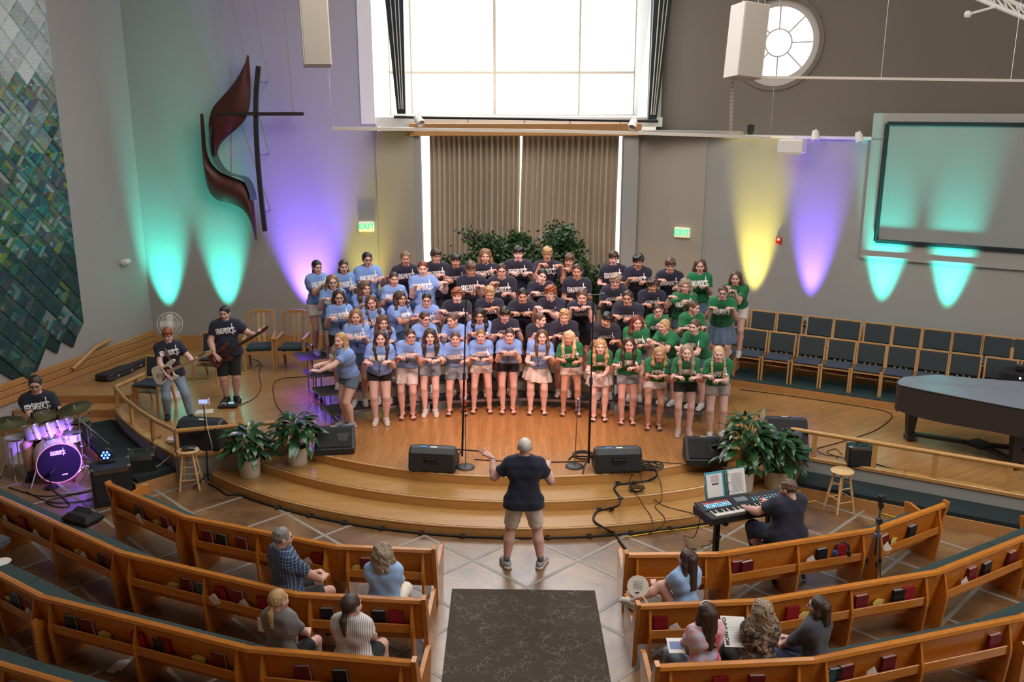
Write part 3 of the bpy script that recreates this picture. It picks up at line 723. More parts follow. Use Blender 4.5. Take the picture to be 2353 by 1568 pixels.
for key, px in PEWS.items():
    P = [G(x, y, PZ) for x, y in px]
    for p in P: p.z = 0
    if key[0] == 'R': pass
    PEWW[key] = P
    t = thing('pew', PEWLAB[key], 'pew', (P[0].x, P[0].y, 0), group='oak pews facing the stage')
    N = len(P)
    seg = []
    for i in range(N-1):
        d = (P[i+1]-P[i]).normalized(); n = Vector((-d.y, d.x, 0))
        if (C0-P[i]).dot(n) < 0: n = -n
        seg.append((d, n))
    nv = []
    for i in range(N):
        a = seg[max(i-1, 0)][1]; b = seg[min(i, N-2)][1]; m = (a+b).normalized(); nv.append(m/max(.5, m.dot(a)))
    def sweep(poly, i, e0=0, e1=0):               # poly in (towards stage, z); mitred at both ends of segment i
        mb = MB(); d = seg[i][0]
        R0 = [P[i]+nv[i]*q[0]+Vector((0, 0, q[1]*KZ))+d*e0 for q in poly]; R1 = [P[i+1]+nv[i+1]*q[0]+Vector((0, 0, q[1]*KZ))-d*e1 for q in poly]
        if seg[i][1].dot(Vector((-d.y, d.x, 0))) > 0: R0, R1 = R0, R1
        mb.rings([R0, R1]); return mb
    for i in range(N-1):
        d, n = seg[i]; ln = (P[i+1]-P[i]).length
        sweep([(.01, .28), (.04, .28), (-.055, .825), (-.085, .825)], i, .002, .002).build('backrest', M_PEW, t, world=True)
        sweep([(-.115, .805), (-.10, .785), (-.04, .785), (-.03, .805), (-.04, .84), (-.07, .855), (-.105, .84)], i, .001, .001).build('top_rail', M_PEWD, t, world=True, smooth=True)
        sweep([(.03, .37), (.42, .37), (.43, .415), (.03, .405)], i, .002, .002).build('seat', M_PEW, t, world=True)
        sweep([(.03, .415), (.43, .42), (.455, .44), (.44, .475), (.40, .488), (.08, .478), (.04, .455)], i, .006, .006).build('cushion', M_GREEN, t, world=True, smooth=True)
        nf = 3 if ln > 2.0 else 2
        fins = [.13, ln-.13] if nf == 2 else [.13, ln*.5, ln-.13]
        if key in ('L3',) and i == 2: fins = [.12, ln*.48, ln-.12]
        # book rack: shelf, front board
        y0 = fins[0]; y1 = fins[-1]
        a, b = P[i]+d*y0, P[i]+d*y1
        Z = lambda z: Vector((0, 0, z*KZ))
        mb = MB(); mb.bar(a-n*.045+Z(.445), b-n*.045+Z(.445), .13, .016); mb.build('rack_shelf', M_PEW, t, world=True)
        mb = MB(); mb.bar(a-n*.115+Z(.485), b-n*.115+Z(.485), .018, .10, bev=.004); mb.build('rack_board', M_PEWD, t, world=True)
        for f in fins:
            q = P[i]+d*f; Mf = Matrix((-n, d, Vector((0, 0, 1)))).transposed()
            mb = MB(); mb.extr([(x_, z_*KZ) for x_, z_ in ((.06, .78), (.085, .785), (.15, .52), (.15, .43), (.11, .0), (-.32, .0), (-.30, .30), (-.04, .36))], Mf, q, .028); mb.build('partition', M_PEW, t, world=True)
    ends = []
    if END_AT[key][0]: ends.append((0, P[0], seg[0]))
    if END_AT[key][1]: ends.append((1, P[-1], seg[-1]))
    for kx in MIDEND.get(key, []): ends.append((2, P[kx], seg[kx-1]))
    for (w, q, (d, n)) in ends:
        Me = Matrix((n, d, Vector((0, 0, 1)))).transposed()
        if w == 2:
            mb = MB(); mb.extr([(x_, z_*KZ) for x_, z_ in ((-.03, .0), (-.20, .0), (-.21, .55), (-.16, .59), (-.05, .50))], Me, q, .05)
        else:
            mb = MB(); mb.extr([(x_, z_*KZ) for x_, z_ in ENDP], Me, q, .045)
        mb.build('end_panel', M_PEWD, t, world=True)
# ---------------------------------------------------------------- books in the racks
M_RED = mat('hymnal_red', (.16, .012, .02), .45, rand=.2); M_BRED = mat('hymnal_bright_red', (.30, .012, .025), .4, rand=.15)
M_NAVY = mat('bible_black', (.014, .018, .024), .4, rand=.3); M_PAGE = mat('page_edges', (.62, .48, .42), .8, rand=.1); M_PAGEW = mat('page_edges_grey', (.42, .45, .46), .8)
M_YEL = mat('yellow_slips', (.75, .60, .16), .7); M_TEAL = mat('bible_teal', (.03, .09, .12), .45)
def make_book(name, cover, page, w=.15, h=.215, t=.04):
    r = bpy.data.objects.new(name, None)
    parts = []
    mb = MB(); mb.box((0, 0, h/2), (w-.012, t-.008, h-.008)); parts.append(mb.build('pages', page, r, link=False))
    mb = MB()
    for s in (-1, 1): mb.box((0, s*(t/2-.002), h/2), (w, .004, h))
    mb.box((-w/2+.002, 0, h/2), (.005, t, h), bev=.002); parts.append(mb.build('cover', cover, r, link=False))
    return r, parts
BK = {'r': make_book('hymnal', M_RED, M_PAGE), 'b': make_book('hymnal', M_BRED, M_BRED), 'k': make_book('bible', M_NAVY, M_PAGEW, .14, .205, .04), 't': make_book('bible', M_TEAL, M_PAGEW, .14, .2, .04)}
def paper_bundle(kind):
    r = bpy.data.objects.new('envelope_bundle' if kind == 'y' else 'paper_leaflet', None)
    mb = MB()
    if kind == 'y':
        for i in range(5):
            M = Matrix.Rotation(.12*(i-2), 3, 'Y'); mb.box((.01*(i-2), -.012+.006*i, .055), (.10, .004, .11), M)
        m = M_YEL
    else:
        for i in range(3):
            M = Matrix.Rotation(.9+.15*(i-1), 3, 'Y'); mb.box((0, -.006+.006*i, .05), (.17, .003, .09), M)
        m = M_PAPER
    return r, [mb.build('sheets', m, r, link=False)]
BK['y'] = paper_bundle('y'); BK['p'] = paper_bundle('p')
NM = {'r': 'hymnal', 'b': 'hymnal', 'k': 'bible', 't': 'bible', 'y': 'envelope_bundle', 'p': 'paper_leaflet'}
DESC = {'r': 'dark red hymnal, pale page edges', 'b': 'bright red hymnal, spine up', 'k': 'black hardback bible', 't': 'dark teal bible', 'y': 'bundle of yellow envelopes', 'p': 'white leaflet'}
CATB = {'r': 'book', 'b': 'book', 'k': 'book', 't': 'book', 'y': 'envelopes', 'p': 'paper'}
ROWD = {'L1': 'front pew rack, drum side', 'L2': 'second pew rack, drum side', 'L3': 'third pew rack, drum side', 'L4': 'last pew rack, drum side',
        'R1': 'front pew rack, keyboard side', 'R2': 'second pew rack, keyboard side', 'R3': 'third pew rack, keyboard side'}
BOOKS = {
 'L1': [(327, 1187, 'k'), (336, 1198, 'p'), (367, 1212, 'y'), (387, 1206, 'r'), (405, 1230, 'p'), (483, 1237, 'r'), (515, 1258, 'k'), (560, 1254, 'r'), (717, 1298, 'p'), (743, 1290, 'b'), (822, 1320, 'y'), (846, 1308, 'r')],
 'L2': [(25, 1195, 'p'), (60, 1205, 'b'), (97, 1240, 'p'), (188, 1275, 'y'), (207, 1290, 'p'), (243, 1290, 'k'), (264, 1296, 'r'), (404, 1352, 'y'), (435, 1345, 'r'), (468, 1352, 't'), (513, 1355, 'b'), (508, 1378, 'p'), (551, 1370, 'r'), (573, 1400, 'p'), (611, 1385, 'b'), (756, 1415, 'k'), (873, 1430, 'k'), (913, 1427, 'b')],
 'L3': [(18, 1375, 'y'), (42, 1372, 't'), (70, 1382, 'r'), (82, 1408, 'p'), (172, 1442, 'k'), (208, 1435, 'r'), (246, 1462, 'y'), (328, 1475, 'b'), (372, 1480, 'k'), (385, 1497, 'b'), (462, 1515, 'y'), (508, 1507, 'r'), (702, 1550, 'r'), (787, 1552, 'k')],
 'L4': [(12, 1562, 'r')],
 'R1': [(1682, 1310, 'r'), (1710, 1296, 'k'), (1711, 1306, 'r'), (1860, 1295, 'p'), (1884, 1280, 'k'), (1926, 1283, 'b'), (2023, 1240, 'r'), (2012, 1262, 'p'), (2048, 1250, 'y'), (2090, 1222, 'k')],
 'R2': [(1512, 1440, 'b'), (1552, 1450, 'p'), (1640, 1430, 'b'), (1815, 1415, 'b'), (1844, 1420, 'y'), (1975, 1385, 'r'), (2013, 1388, 'y'), (2060, 1363, 'k'), (2082, 1362, 'b'), (2208, 1340, 'p'), (2226, 1318, 'r'), (2262, 1302, 'k'), (2318, 1280, 'r')],
 'R3': [(1655, 1550, 'b'), (1736, 1553, 'r'), (1890, 1558, 't'), (1912, 1545, 'k'), (1940, 1540, 'r'), (1997, 1560, 'p'), (2035, 1530, 'r'), (2278, 1475, 'r'), (2350, 1440, 'r')],
}
rng = random.Random(3)
for key, lst in BOOKS.items():
    P = PEWW[key]; cnt = {}; last = None
    tot = {}
    for q in lst: tot[q[2]] = tot.get(q[2], 0)+1
    for (x, y, k) in lst:
        best = None
        for i in range(len(P)-1):
            d = (P[i+1]-P[i]).normalized(); n = Vector((-d.y, d.x, 0))
            if (C0-P[i]).dot(n) < 0: n = -n
            off = -.045
            q = L(x, y+14, (P[i].x+n.x*off, P[i].y+n.y*off), (P[i+1].x+n.x*off, P[i+1].y+n.y*off)); s_ = (Vector((q.x, q.y, 0))-P[i]).dot(d); ln = (P[i+1]-P[i]).length
            e = max(0, -s_, s_-ln)
            if best is None or e < best[0]: best = (e, i, d, n, min(max(s_, .25), ln-.25))
        _, i, d, n, s_ = best
        base = P[i]+d*s_-n*(.055 if k not in 'p' else .085)+Vector((0, 0, .453*KZ))
        cnt[k] = cnt.get(k, 0)+1
        place = ('the only one' if tot[k] == 1 else ORD[cnt[k]-1]+' of its kind')
        lab = '%s, %s, %s from the %s end' % (DESC[k], ROWD[key], ORD[cnt[k]-1], 'outer' if key[0] == 'L' else 'aisle')
        src, parts = BK[k]
        o = src.copy(); o.name = NM[k]; COL.objects.link(o)
        ang = math.atan2(d.y, d.x)
        lean = rng.uniform(-.08, .03) if k != 'p' else 0
        o.rotation_euler = (.10, lean, ang+rng.uniform(-.04, .04)+(PI if n.dot(Vector((-d.y, d.x, 0))) < 0 else 0)); o.location = base
        if last and abs(x-last) < 12: o.location -= n*.03
        last = x
        tag(o, lab, CATB[k], 'books and papers in the pew racks')
        for p in parts:
            c = p.copy(); COL.objects.link(c); c.parent = o
# a few things lying on and under the pews
def on_pew(key, px, py, dz=.475, off=.25):
    P = PEWW[key]; q = G(px, py, dz); return q
t = thing('paper_leaflet', 'two white leaflets lying on the floor under the third pew by the aisle strip', 'paper', G(268, 1533, 0))
mb = MB(); mb.box((0, 0, .004), (.10, .22, .002), rotz(-.25)); mb.build('sheet', M_PAPER, t)
mb = MB(); mb.box((.06, .02, .007), (.09, .2, .002), rotz(-.1)); mb.build('sheet', M_PAPER, t)
t = thing('paper_fan', 'pale paper hand fan lying on the green cushion at the frame edge', 'fan', G(3, 1292, .45))
mb = MB(); mb.lathe([(.001, 0), (.11, 0), (.11, .004), (.001, .004)], n=20); mb.build('fan_sheet', M_PAPER, t)
t = thing('paper_leaflet', 'white leaflet hanging from the second pew beside the ponytailed woman', 'paper', G(602, 1437, .5))
mb = MB(); mb.box((0, 0, .0), (.10, .004, .16), rotz(-.3)); mb.build('sheet', M_PAPER, t)
t = thing('shoulder_bag', 'black padded bag lying on the second pew cushion behind the drums', 'bag', G(192, 1198, .45))
mb = MB(); mb.box((0, 0, .05), (.46, .30, .15), rotz(-.45), bev=.06); mb.build('body', mat('bag_black', (.008, .008, .010), .8, bump=.3, bscale=40), t, smooth=True)
mb = MB(); mb.tube([(-.15, .06, .12), (-.1, .1, .16), (.1, .02, .16), (.16, -.06, .12)], .012, 6); mb.build('strap', M_BLACK, t, smooth=True)
# aisle rug
def rug_mat():
    m = bpy.data.materials.new('aisle_rug_pile'); m.use_nodes = True; nt = m.node_tree; N = nt.nodes; K = nt.links
    b = N['Principled BSDF']; b.inputs['Roughness'].default_value = .95
    tc = N.new('ShaderNodeTexCoord'); v = N.new('ShaderNodeTexVoronoi'); v.feature = 'DISTANCE_TO_EDGE'; v.inputs['Scale'].default_value = 13
    n0 = N.new('ShaderNodeTexNoise'); n0.inputs['Scale'].default_value = 9; K.new(tc.outputs['Object'], n0.inputs['Vector'])
    mx = N.new('ShaderNodeMix'); mx.data_type = 'RGBA'; mx.inputs[0].default_value = .12; K.new(tc.outputs['Object'], mx.inputs[6]); K.new(n0.outputs[1], mx.inputs[7])
    K.new(mx.outputs[2], v.inputs['Vector'])
    lt = N.new('ShaderNodeMapRange'); lt.inputs[1].default_value = .01; lt.inputs[2].default_value = .07; lt.inputs[3].default_value = 1; lt.inputs[4].default_value = 0
    K.new(v.outputs[0], lt.inputs[0])
    n1 = N.new('ShaderNodeTexNoise'); n1.inputs['Scale'].default_value = 5; K.new(tc.outputs['Object'], n1.inputs['Vector'])
    g = N.new('ShaderNodeMapRange'); g.inputs[1].default_value = .42; g.inputs[2].default_value = .6; K.new(n1.outputs[0], g.inputs[0])
    mu = N.new('ShaderNodeMath'); mu.operation = 'MULTIPLY'; K.new(lt.outputs[0], mu.inputs[0]); K.new(g.outputs[0], mu.inputs[1])
    c = N.new('ShaderNodeMix'); c.data_type = 'RGBA'; c.inputs[6].default_value = (.055, .042, .03, 1); c.inputs[7].default_value = (.13, .13, .10, 1); K.new(mu.outputs[0], c.inputs[0]); K.new(c.outputs[2], b.inputs['Base Color'])
    n2 = N.new('ShaderNodeTexNoise'); n2.inputs['Scale'].default_value = 300; K.new(tc.outputs['Object'], n2.inputs['Vector'])
    bp = N.new('ShaderNodeBump'); bp.inputs['Strength'].default_value = .4; K.new(n2.outputs[0], bp.inputs['Height']); K.new(bp.outputs[0], b.inputs['Normal'])
    return m
q = [G(1038.8, 1355.3), G(1366.8, 1359.5), G(1427, 1700), G(1000, 1700)]
t = tag(MB().prism([(p.x, p.y) for p in q], .003, .012).build('aisle_rug', rug_mat()), 'dark brown aisle rug with curling pale green tracery on the concrete', 'rug')
# ================================================================ TIERED CHOIR CHAIRS
def make_chair(w=.54, seatm=None, arm=False):
    r = thing('stacking_chair', '', 'chair'); P = []
    sm = seatm or M_NAVYSEAT
    hw = w/2-.02
    mb = MB(); mb.box((0, -.22, .45), (w-.06, .44, .06), bev=.025); mb.build('seat', sm, r, smooth=True)
    M = Matrix.Rotation(-.16, 3, 'X')
    mb = MB(); mb.box((0, .03, .68), (w-.07, .045, .36), M, bev=.018); mb.build('backrest', M_GREY, r, smooth=True)
    mb = MB(); mb.box((0, .062, .872), (w, .04, .035), M, bev=.006); mb.build('top_rail', M_CHAIRW, r)
    for s in (-1, 1):
        mb = MB(); mb.bar((s*hw, .10, 0), (s*hw, -.02, .45), .032, .04); mb.bar((s*hw, -.02, .45), (s*hw, .065, .87), .032, .04); mb.build('rear_leg', M_CHAIRW, r)
        mb = MB(); mb.bar((s*hw, -.44, 0), (s*hw, -.42, .47), .032, .038); mb.build('front_leg', M_CHAIRW, r)
        mb = MB(); mb.bar((s*hw, -.43, .40), (s*hw, -.02, .42), .022, .045); mb.build('side_rail', M_CHAIRW, r)
    for k in (-1, 0, 1):
        mb = MB(); mb.bar((k*.1, -.005, .47), (k*.1, .01, .53), .022, .015); mb.build('back_slat', M_CHAIRW, r)
    mb = MB(); mb.bar((-hw, -.425, .41), (hw, -.425, .41), .022, .045, up=(0, 1, 0)); mb.build('apron', M_CHAIRW, r)
    mb = MB(); mb.box((0, -.24, .30), (w-.12, .26, .012)); mb.build('book_rack', M_CHAIRW, r)
    return r
proto = make_chair(); first = True
rowpx = [
 [(1680, 756), (1735, 765), (1800, 770), (1868, 777), (1936, 784), (2005, 792), (2075, 800), (2147, 810), (2220, 819), (2302, 830), (2385, 841)],
 [(1693, 715), (1756, 722), (1817, 728), (1886, 735), (1949, 742), (2019, 750), (2086, 757), (2155, 766), (2224, 775), (2295, 784), (2362, 793)],
 [(1705, 679), (1786, 684), (1845, 690), (1905, 696), (1966, 702), (2028, 709), (2091, 716), (2156, 723), (2222, 731), (2291, 740), (2358, 748)]]
yaw = math.atan2(ud.y, ud.x)
RN = ['front', 'middle', 'top']
CHAIRPOS = []
for k, row in enumerate(rowpx):
    base = T0+un*(TD*k+.62)
    for i, (x, y) in enumerate(row):
        off = un*.06
        q = L(x, y, (base.x+off.x, base.y+off.y), (base.x+off.x+ud.x, base.y+off.y+ud.y))
        p = Vector((q.x-off.x, q.y-off.y, TZ[k]))
        o = proto if first else copy_tree(proto); first = False
        o.location = p; o.rotation_euler = (0, 0, yaw); CHAIRPOS.append((k, i, p))
        tag(o, 'charcoal padded oak chair, %s from the choir end of the %s tier' % (ORD[i], RN[k]), 'chair', 'charcoal choir chairs on the green tiers')
        if k == 0 and i in (1, 2, 3, 4, 5):
            b = MB(); b.box((0, 0, .0), (.22, .17, .035), bev=.003); bo = b.build('hymnal', M_BRED)
            bo.location = p-un*.25+Vector((0, 0, .33)); bo.rotation_euler = (0, 0, yaw+.05*i)
            tag(bo, 'red hymnal lying in the rack under the %s chair of the front tier' % ORD[i], 'book', 'hymnals under the choir chairs')
# chairs on the left of the stage
def make_armchair():
    r = thing('slat_armchair', '', 'chair')
    mb = MB(); mb.box((0, -.25, .46), (.52, .5, .08), bev=.03); mb.build('seat', M_GREEN, r, smooth=True)
    for s in (-1, 1):
        mb = MB(); mb.bar((s*.28, .08, 0), (s*.28, 0, .46), .05, .05); mb.bar((s*.28, 0, .46), (s*.27, .12, 1.12), .05, .045); mb.build('rear_leg', M_CHAIRW, r)
        mb = MB(); mb.bar((s*.29, -.5, 0), (s*.29, -.48, .66), .05, .05); mb.build('front_leg', M_CHAIRW, r)
        mb = MB(); mb.bar((s*.29, -.53, .68), (s*.28, .04, .70), .06, .035, bev=.01); mb.build('armrest', M_CHAIRW, r)
    mb = MB(); n = 8
    for i in range(n):
        a = -.29+.58*i/n; b = -.29+.58*(i+1)/n
        mb.bar((a, .125, 1.10+.05*(1-(a/.29)**2)), (b, .125, 1.10+.05*(1-(b/.29)**2)), .045, .06)
    mb.build('crest_rail', M_CHAIRW, r)
    for k in range(4):
        x = -.15+.1*k
        mb = MB(); mb.bar((x, .02, .5), (x, .12, 1.12), .055 if k in (1, 2) else .03, .018); mb.build('back_slat', M_STOOL if k in (1, 2) else M_CHAIRW, r)
    mb = MB(); mb.bar((-.28, -.49, .38), (.28, -.49, .38), .03, .07, up=(0, 1, 0)); mb.bar((-.27, 0, .38), (.27, 0, .38), .03, .07, up=(0, 1, 0)); mb.build('apron', M_CHAIRW, r)
    return r
ac = make_armchair()
ac.location = Vector((-5.30, 18.75, S)); ac.rotation_euler = (0, 0, .12); tag(ac, 'tall slat back oak armchair beside the bass player', 'chair', 'slat back armchairs by the wall')
a2 = copy_tree(ac); a2.location = Vector((-4.57, 18.75, S)); a2.rotation_euler = (0, 0, -.05); tag(a2, 'tall slat back oak armchair beside the choir platforms', 'chair', 'slat back armchairs by the wall')
c1 = copy_tree(proto); c1.location = G(372, 930, S)+Vector((-.05, .1, 0)); c1.rotation_euler = (0, 0, -.25+PI*0); tag(c1, 'charcoal padded oak chair directly behind the seated electric guitarist', 'chair', 'chairs behind the guitarists')
c2 = copy_tree(proto); c2.location = G(492, 868, S)+Vector((0.0, .15, 0)); c2.rotation_euler = (0, 0, -.2); tag(c2, 'charcoal padded oak chair behind the standing bass player', 'chair', 'chairs behind the guitarists')
# bar stools
def make_stool(h=.63):
    r = thing('bar_stool', '', 'stool')
    mb = MB(); mb.lathe([(.001, h-.035), (.13, h-.035), (.165, h-.025), (.168, h-.01), (.155, h), (.001, h+.001)], n=28); mb.build('seat', M_STOOL, r, smooth=True)
    for i in range(4):
        a = PI/4+PI/2*i; b = a+PI/2
        t_ = Vector((.10*math.cos(a), .10*math.sin(a), h-.03)); f = Vector((.21*math.cos(a), .21*math.sin(a), 0))
        mb = MB(); mb.tube([f, f.lerp(t_, .5), t_], [.017, .019, .015], 10); mb.build('leg', M_STOOL, r, smooth=True)
        t2 = Vector((.10*math.cos(b), .10*math.sin(b), h-.03)); f2 = Vector((.21*math.cos(b), .21*math.sin(b), 0))
        for fr in ((.28, .62) if i % 2 == 0 else (.36, .72)):
            mb = MB(); mb.tube([f.lerp(t_, fr), f2.lerp(t2, fr)], .009, 8); mb.build('rung', M_STOOL, r, smooth=True)
    return r
s1 = make_stool(); s1.location = G(1927, 1172, 0); s1.rotation_euler = (0, 0, .35); tag(s1, 'pale wooden bar stool standing alone by the long green bench', 'stool', 'wooden bar stools')
s2 = copy_tree(s1); s2.location = G(440, 1120, 0); s2.rotation_euler = (0, 0, .15); tag(s2, 'pale wooden bar stool with a black pouch on it by the stage corner', 'stool', 'wooden bar stools')
t = thing('cable_pouch', 'small black pouch lying on the wooden bar stool at the stage corner', 'bag', s2.location+Vector((.02, -.02, .632)))
mb = MB(); mb.box((0, 0, .03), (.2, .14, .06), rotz(.3), bev=.025); mb.build('body', M_BLACK, t, smooth=True)
mb = MB(); mb.box((0, -.01, .06), (.12, .05, .015), rotz(.3), bev=.005); mb.build('flap', M_RUBBER, t)
# ================================================================ PEOPLE
def grid_nets(fn, lo, hi, st):
    """surface nets: polygonise fn(P)<0 on a regular grid"""
    lo = np.asarray(lo, np.float32); n = np.maximum(np.ceil((np.asarray(hi)-lo)/st).astype(int)+1, 3)
    ax = [lo[i]+st*np.arange(n[i], dtype=np.float32) for i in range(3)]
    X, Y, Z = np.meshgrid(*ax, indexing='ij')
    d = fn(np.stack([X.ravel(), Y.ravel(), Z.ravel()], 1)).reshape(n)
    s = d < 0
    acc = np.zeros(tuple(n-1)+(3,), np.float32); cnt = np.zeros(tuple(n-1), np.float32)
    for (a, off) in ((0, (1, 0, 0)), (1, (0, 1, 0)), (2, (0, 0, 1))):
        sl0 = [slice(0, n[i]-off[i]) for i in range(3)]; sl1 = [slice(off[i], n[i]) for i in range(3)]
        d0, d1 = d[tuple(sl0)], d[tuple(sl1)]; cr = s[tuple(sl0)] != s[tuple(sl1)]
        idx = np.argwhere(cr)
        if not len(idx): continue
        a0 = d0[cr]; a1 = d1[cr]; t = a0/(a0-a1); p = idx.astype(np.float32); p[:, a] += t
        o1, o2 = [i for i in range(3) if i != a]
        for u in (0, -1):
            for v in (0, -1):
                c = idx.copy(); c[:, o1] += u; c[:, o2] += v
                ok = (c >= 0).all(1) & (c < n-1).all(1)
                np.add.at(acc, tuple(c[ok].T), p[ok]); np.add.at(cnt, tuple(c[ok].T), 1)
    m = cnt > 0; vid = -np.ones(m.shape, int); vid[m] = np.arange(m.sum())
    V = acc[m]/cnt[m][:, None]*st+lo
    F = []
    for a in range(3):
        o1, o2 = (a+1) % 3, (a+2) % 3
        off = np.eye(3, dtype=int)[a]
        sl0 = [slice(0, n[i]-off[i]) for i in range(3)]; sl1 = [slice(off[i], n[i]) for i in range(3)]
        s0, s1 = s[tuple(sl0)], s[tuple(sl1)]
        idx = np.argwhere(s0 != s1)
        if not len(idx): continue
        q = []
        for (u, v) in ((-1, -1), (0, -1), (0, 0), (-1, 0)):
            c = idx.copy(); c[:, o1] += u; c[:, o2] += v
            c = np.clip(c, 0, n-2); q.append(vid[tuple(c.T)])
        q = np.stack(q, 1); fl = ~s0[tuple(idx.T)]
        q[fl] = q[fl][:, ::-1]
        F.append(q[(q >= 0).all(1)])
    return V, np.concatenate(F)
def caps(P, a, b, ra, rb):
    a = np.asarray(a, np.float32); b = np.asarray(b, np.float32); ab = b-a; l2 = float(ab @ ab)+1e-9
    t = np.clip(((P-a) @ ab)/l2, 0, 1); q = P-a-t[:, None]*ab
    return np.sqrt((q*q).sum(1))-(ra+(rb-ra)*t)
def ell(P, c, r):
    r = np.asarray(r, np.float32); q = (P-np.asarray(c, np.float32))/r
    return (np.sqrt((q*q).sum(1))-1)*float(r.min())
def smin(a, b, k):
    h = np.maximum(k-np.abs(a-b), 0)/k
    return np.minimum(a, b)-h*h*k*.25
def sunion(P, L_, k):
    d = None
    for c in L_:
        e = caps(P, *c) if len(c) == 4 else ell(P, *c)
        d = e if d is None else smin(d, e, k)
    return d
def tubes_np(items):                      # low-poly tubes / balls as arrays with a material index
    mb = MB()
    for it in items:
        mb.mi = it[0]
        if it[1] == 'ball': mb.ball(it[2], it[3], it[5] if len(it) > 5 else 8, it[4])
        else: mb.tube(it[2], it[3], 6)
    return mb
HEADC, HAIRC, HANDC, FOOTC = {}, {}, {}, {}
def head_mesh(sex, face):
    key = (sex, face)
    if key in HEADC: return HEADC[key]
    m = sex == 'm'
    L_ = [((0, -.014, .026), (.077, .096, .088)), ((0, .026, -.042), (.060 if m else .057, .064, .070)), ((-.022, .060, -.092), (.022, .060, -.092), .022, .022),
          ((-.036, .052, -.028), (-.036, .052, -.028), .034, .034), ((.036, .052, -.028), (.036, .052, -.028), .034, .034),
          ((-.034, .076, .022), (.034, .076, .022), .014, .014),
          ((0, -.02, -.06), (0, -.045, -.20), .056 if m else .049, .062 if m else .052)]
    L2 = [((0, .088, .008), (0, .106, -.028), .009, .0135), ((-.012, .094, -.034), (.012, .094, -.034), .010, .010)]
    def fn(P):
        d = sunion(P, L_, .03); d = smin(d, sunion(P, L2, .008), .012)
        for s in (-1, 1):
            d = smin(d, ell(P, (s*.079, -.008, -.008), (.012, .024, .034)), .008)
            d = -smin(-d, caps(P, (s*.031, .098, .002), (s*.034, .098, .002), .021, .021), .012)   # eye sockets
        return d
    V, F = grid_nets(fn, (-.10, -.13, -.20), (.10, .13, .125), .0075)
    it = []
    for s in (-1, 1):
        it.append((1, 'ball', (s*.032, .0755, .001), .0135, (1.15, .7, .72)))
        it.append((2, 'ball', (s*.032, .0838, .001), .0062, (1, .6, 1)))
        it.append((4, 'tube', [(s*.014, .092, .020), (s*.032, .0915, .026), (s*.050, .081, .021)], [.0035, .0042, .0025]))
        it.append((4, 'tube', [(s*.019, .0845, .008), (s*.032, .0865, .0115), (s*.046, .0795, .007)], [.0018, .0026, .0018]))
    if face == 'o': it.append((5, 'ball', (0, .083, -.068), .0145, (1.05, .6, .9))); it.append((3, 'tube', [(.017*math.cos(a), .0905-.008*abs(math.cos(a)), -.068+.0145*math.sin(a)) for a in [2*PI*i/10 for i in range(11)]], .0042))
    elif face == 's': it.append((1, 'ball', (0, .086, -.066), .019, (1, .35, .36))); it.append((3, 'tube', [(-.030, .079, -.058), (-.015, .090, -.068), (0, .0935, -.071), (.015, .090, -.068), (.030, .079, -.058)], .0042)); it.append((3, 'tube', [(-.028, .080, -.058), (0, .0945, -.060), (.028, .080, -.058)], .003))
    else: it.append((3, 'tube', [(-.024, .082, -.066), (-.008, .0915, -.0635), (.008, .0915, -.0635), (.024, .082, -.066)], .0045)); it.append((3, 'tube', [(-.02, .083, -.070), (0, .0915, -.0725), (.02, .083, -.070)], .0048))
    mb = tubes_np(it)
    HEADC[key] = (V, F, np.array(mb.v, np.float32), mb.f, mb.m); return HEADC[key]
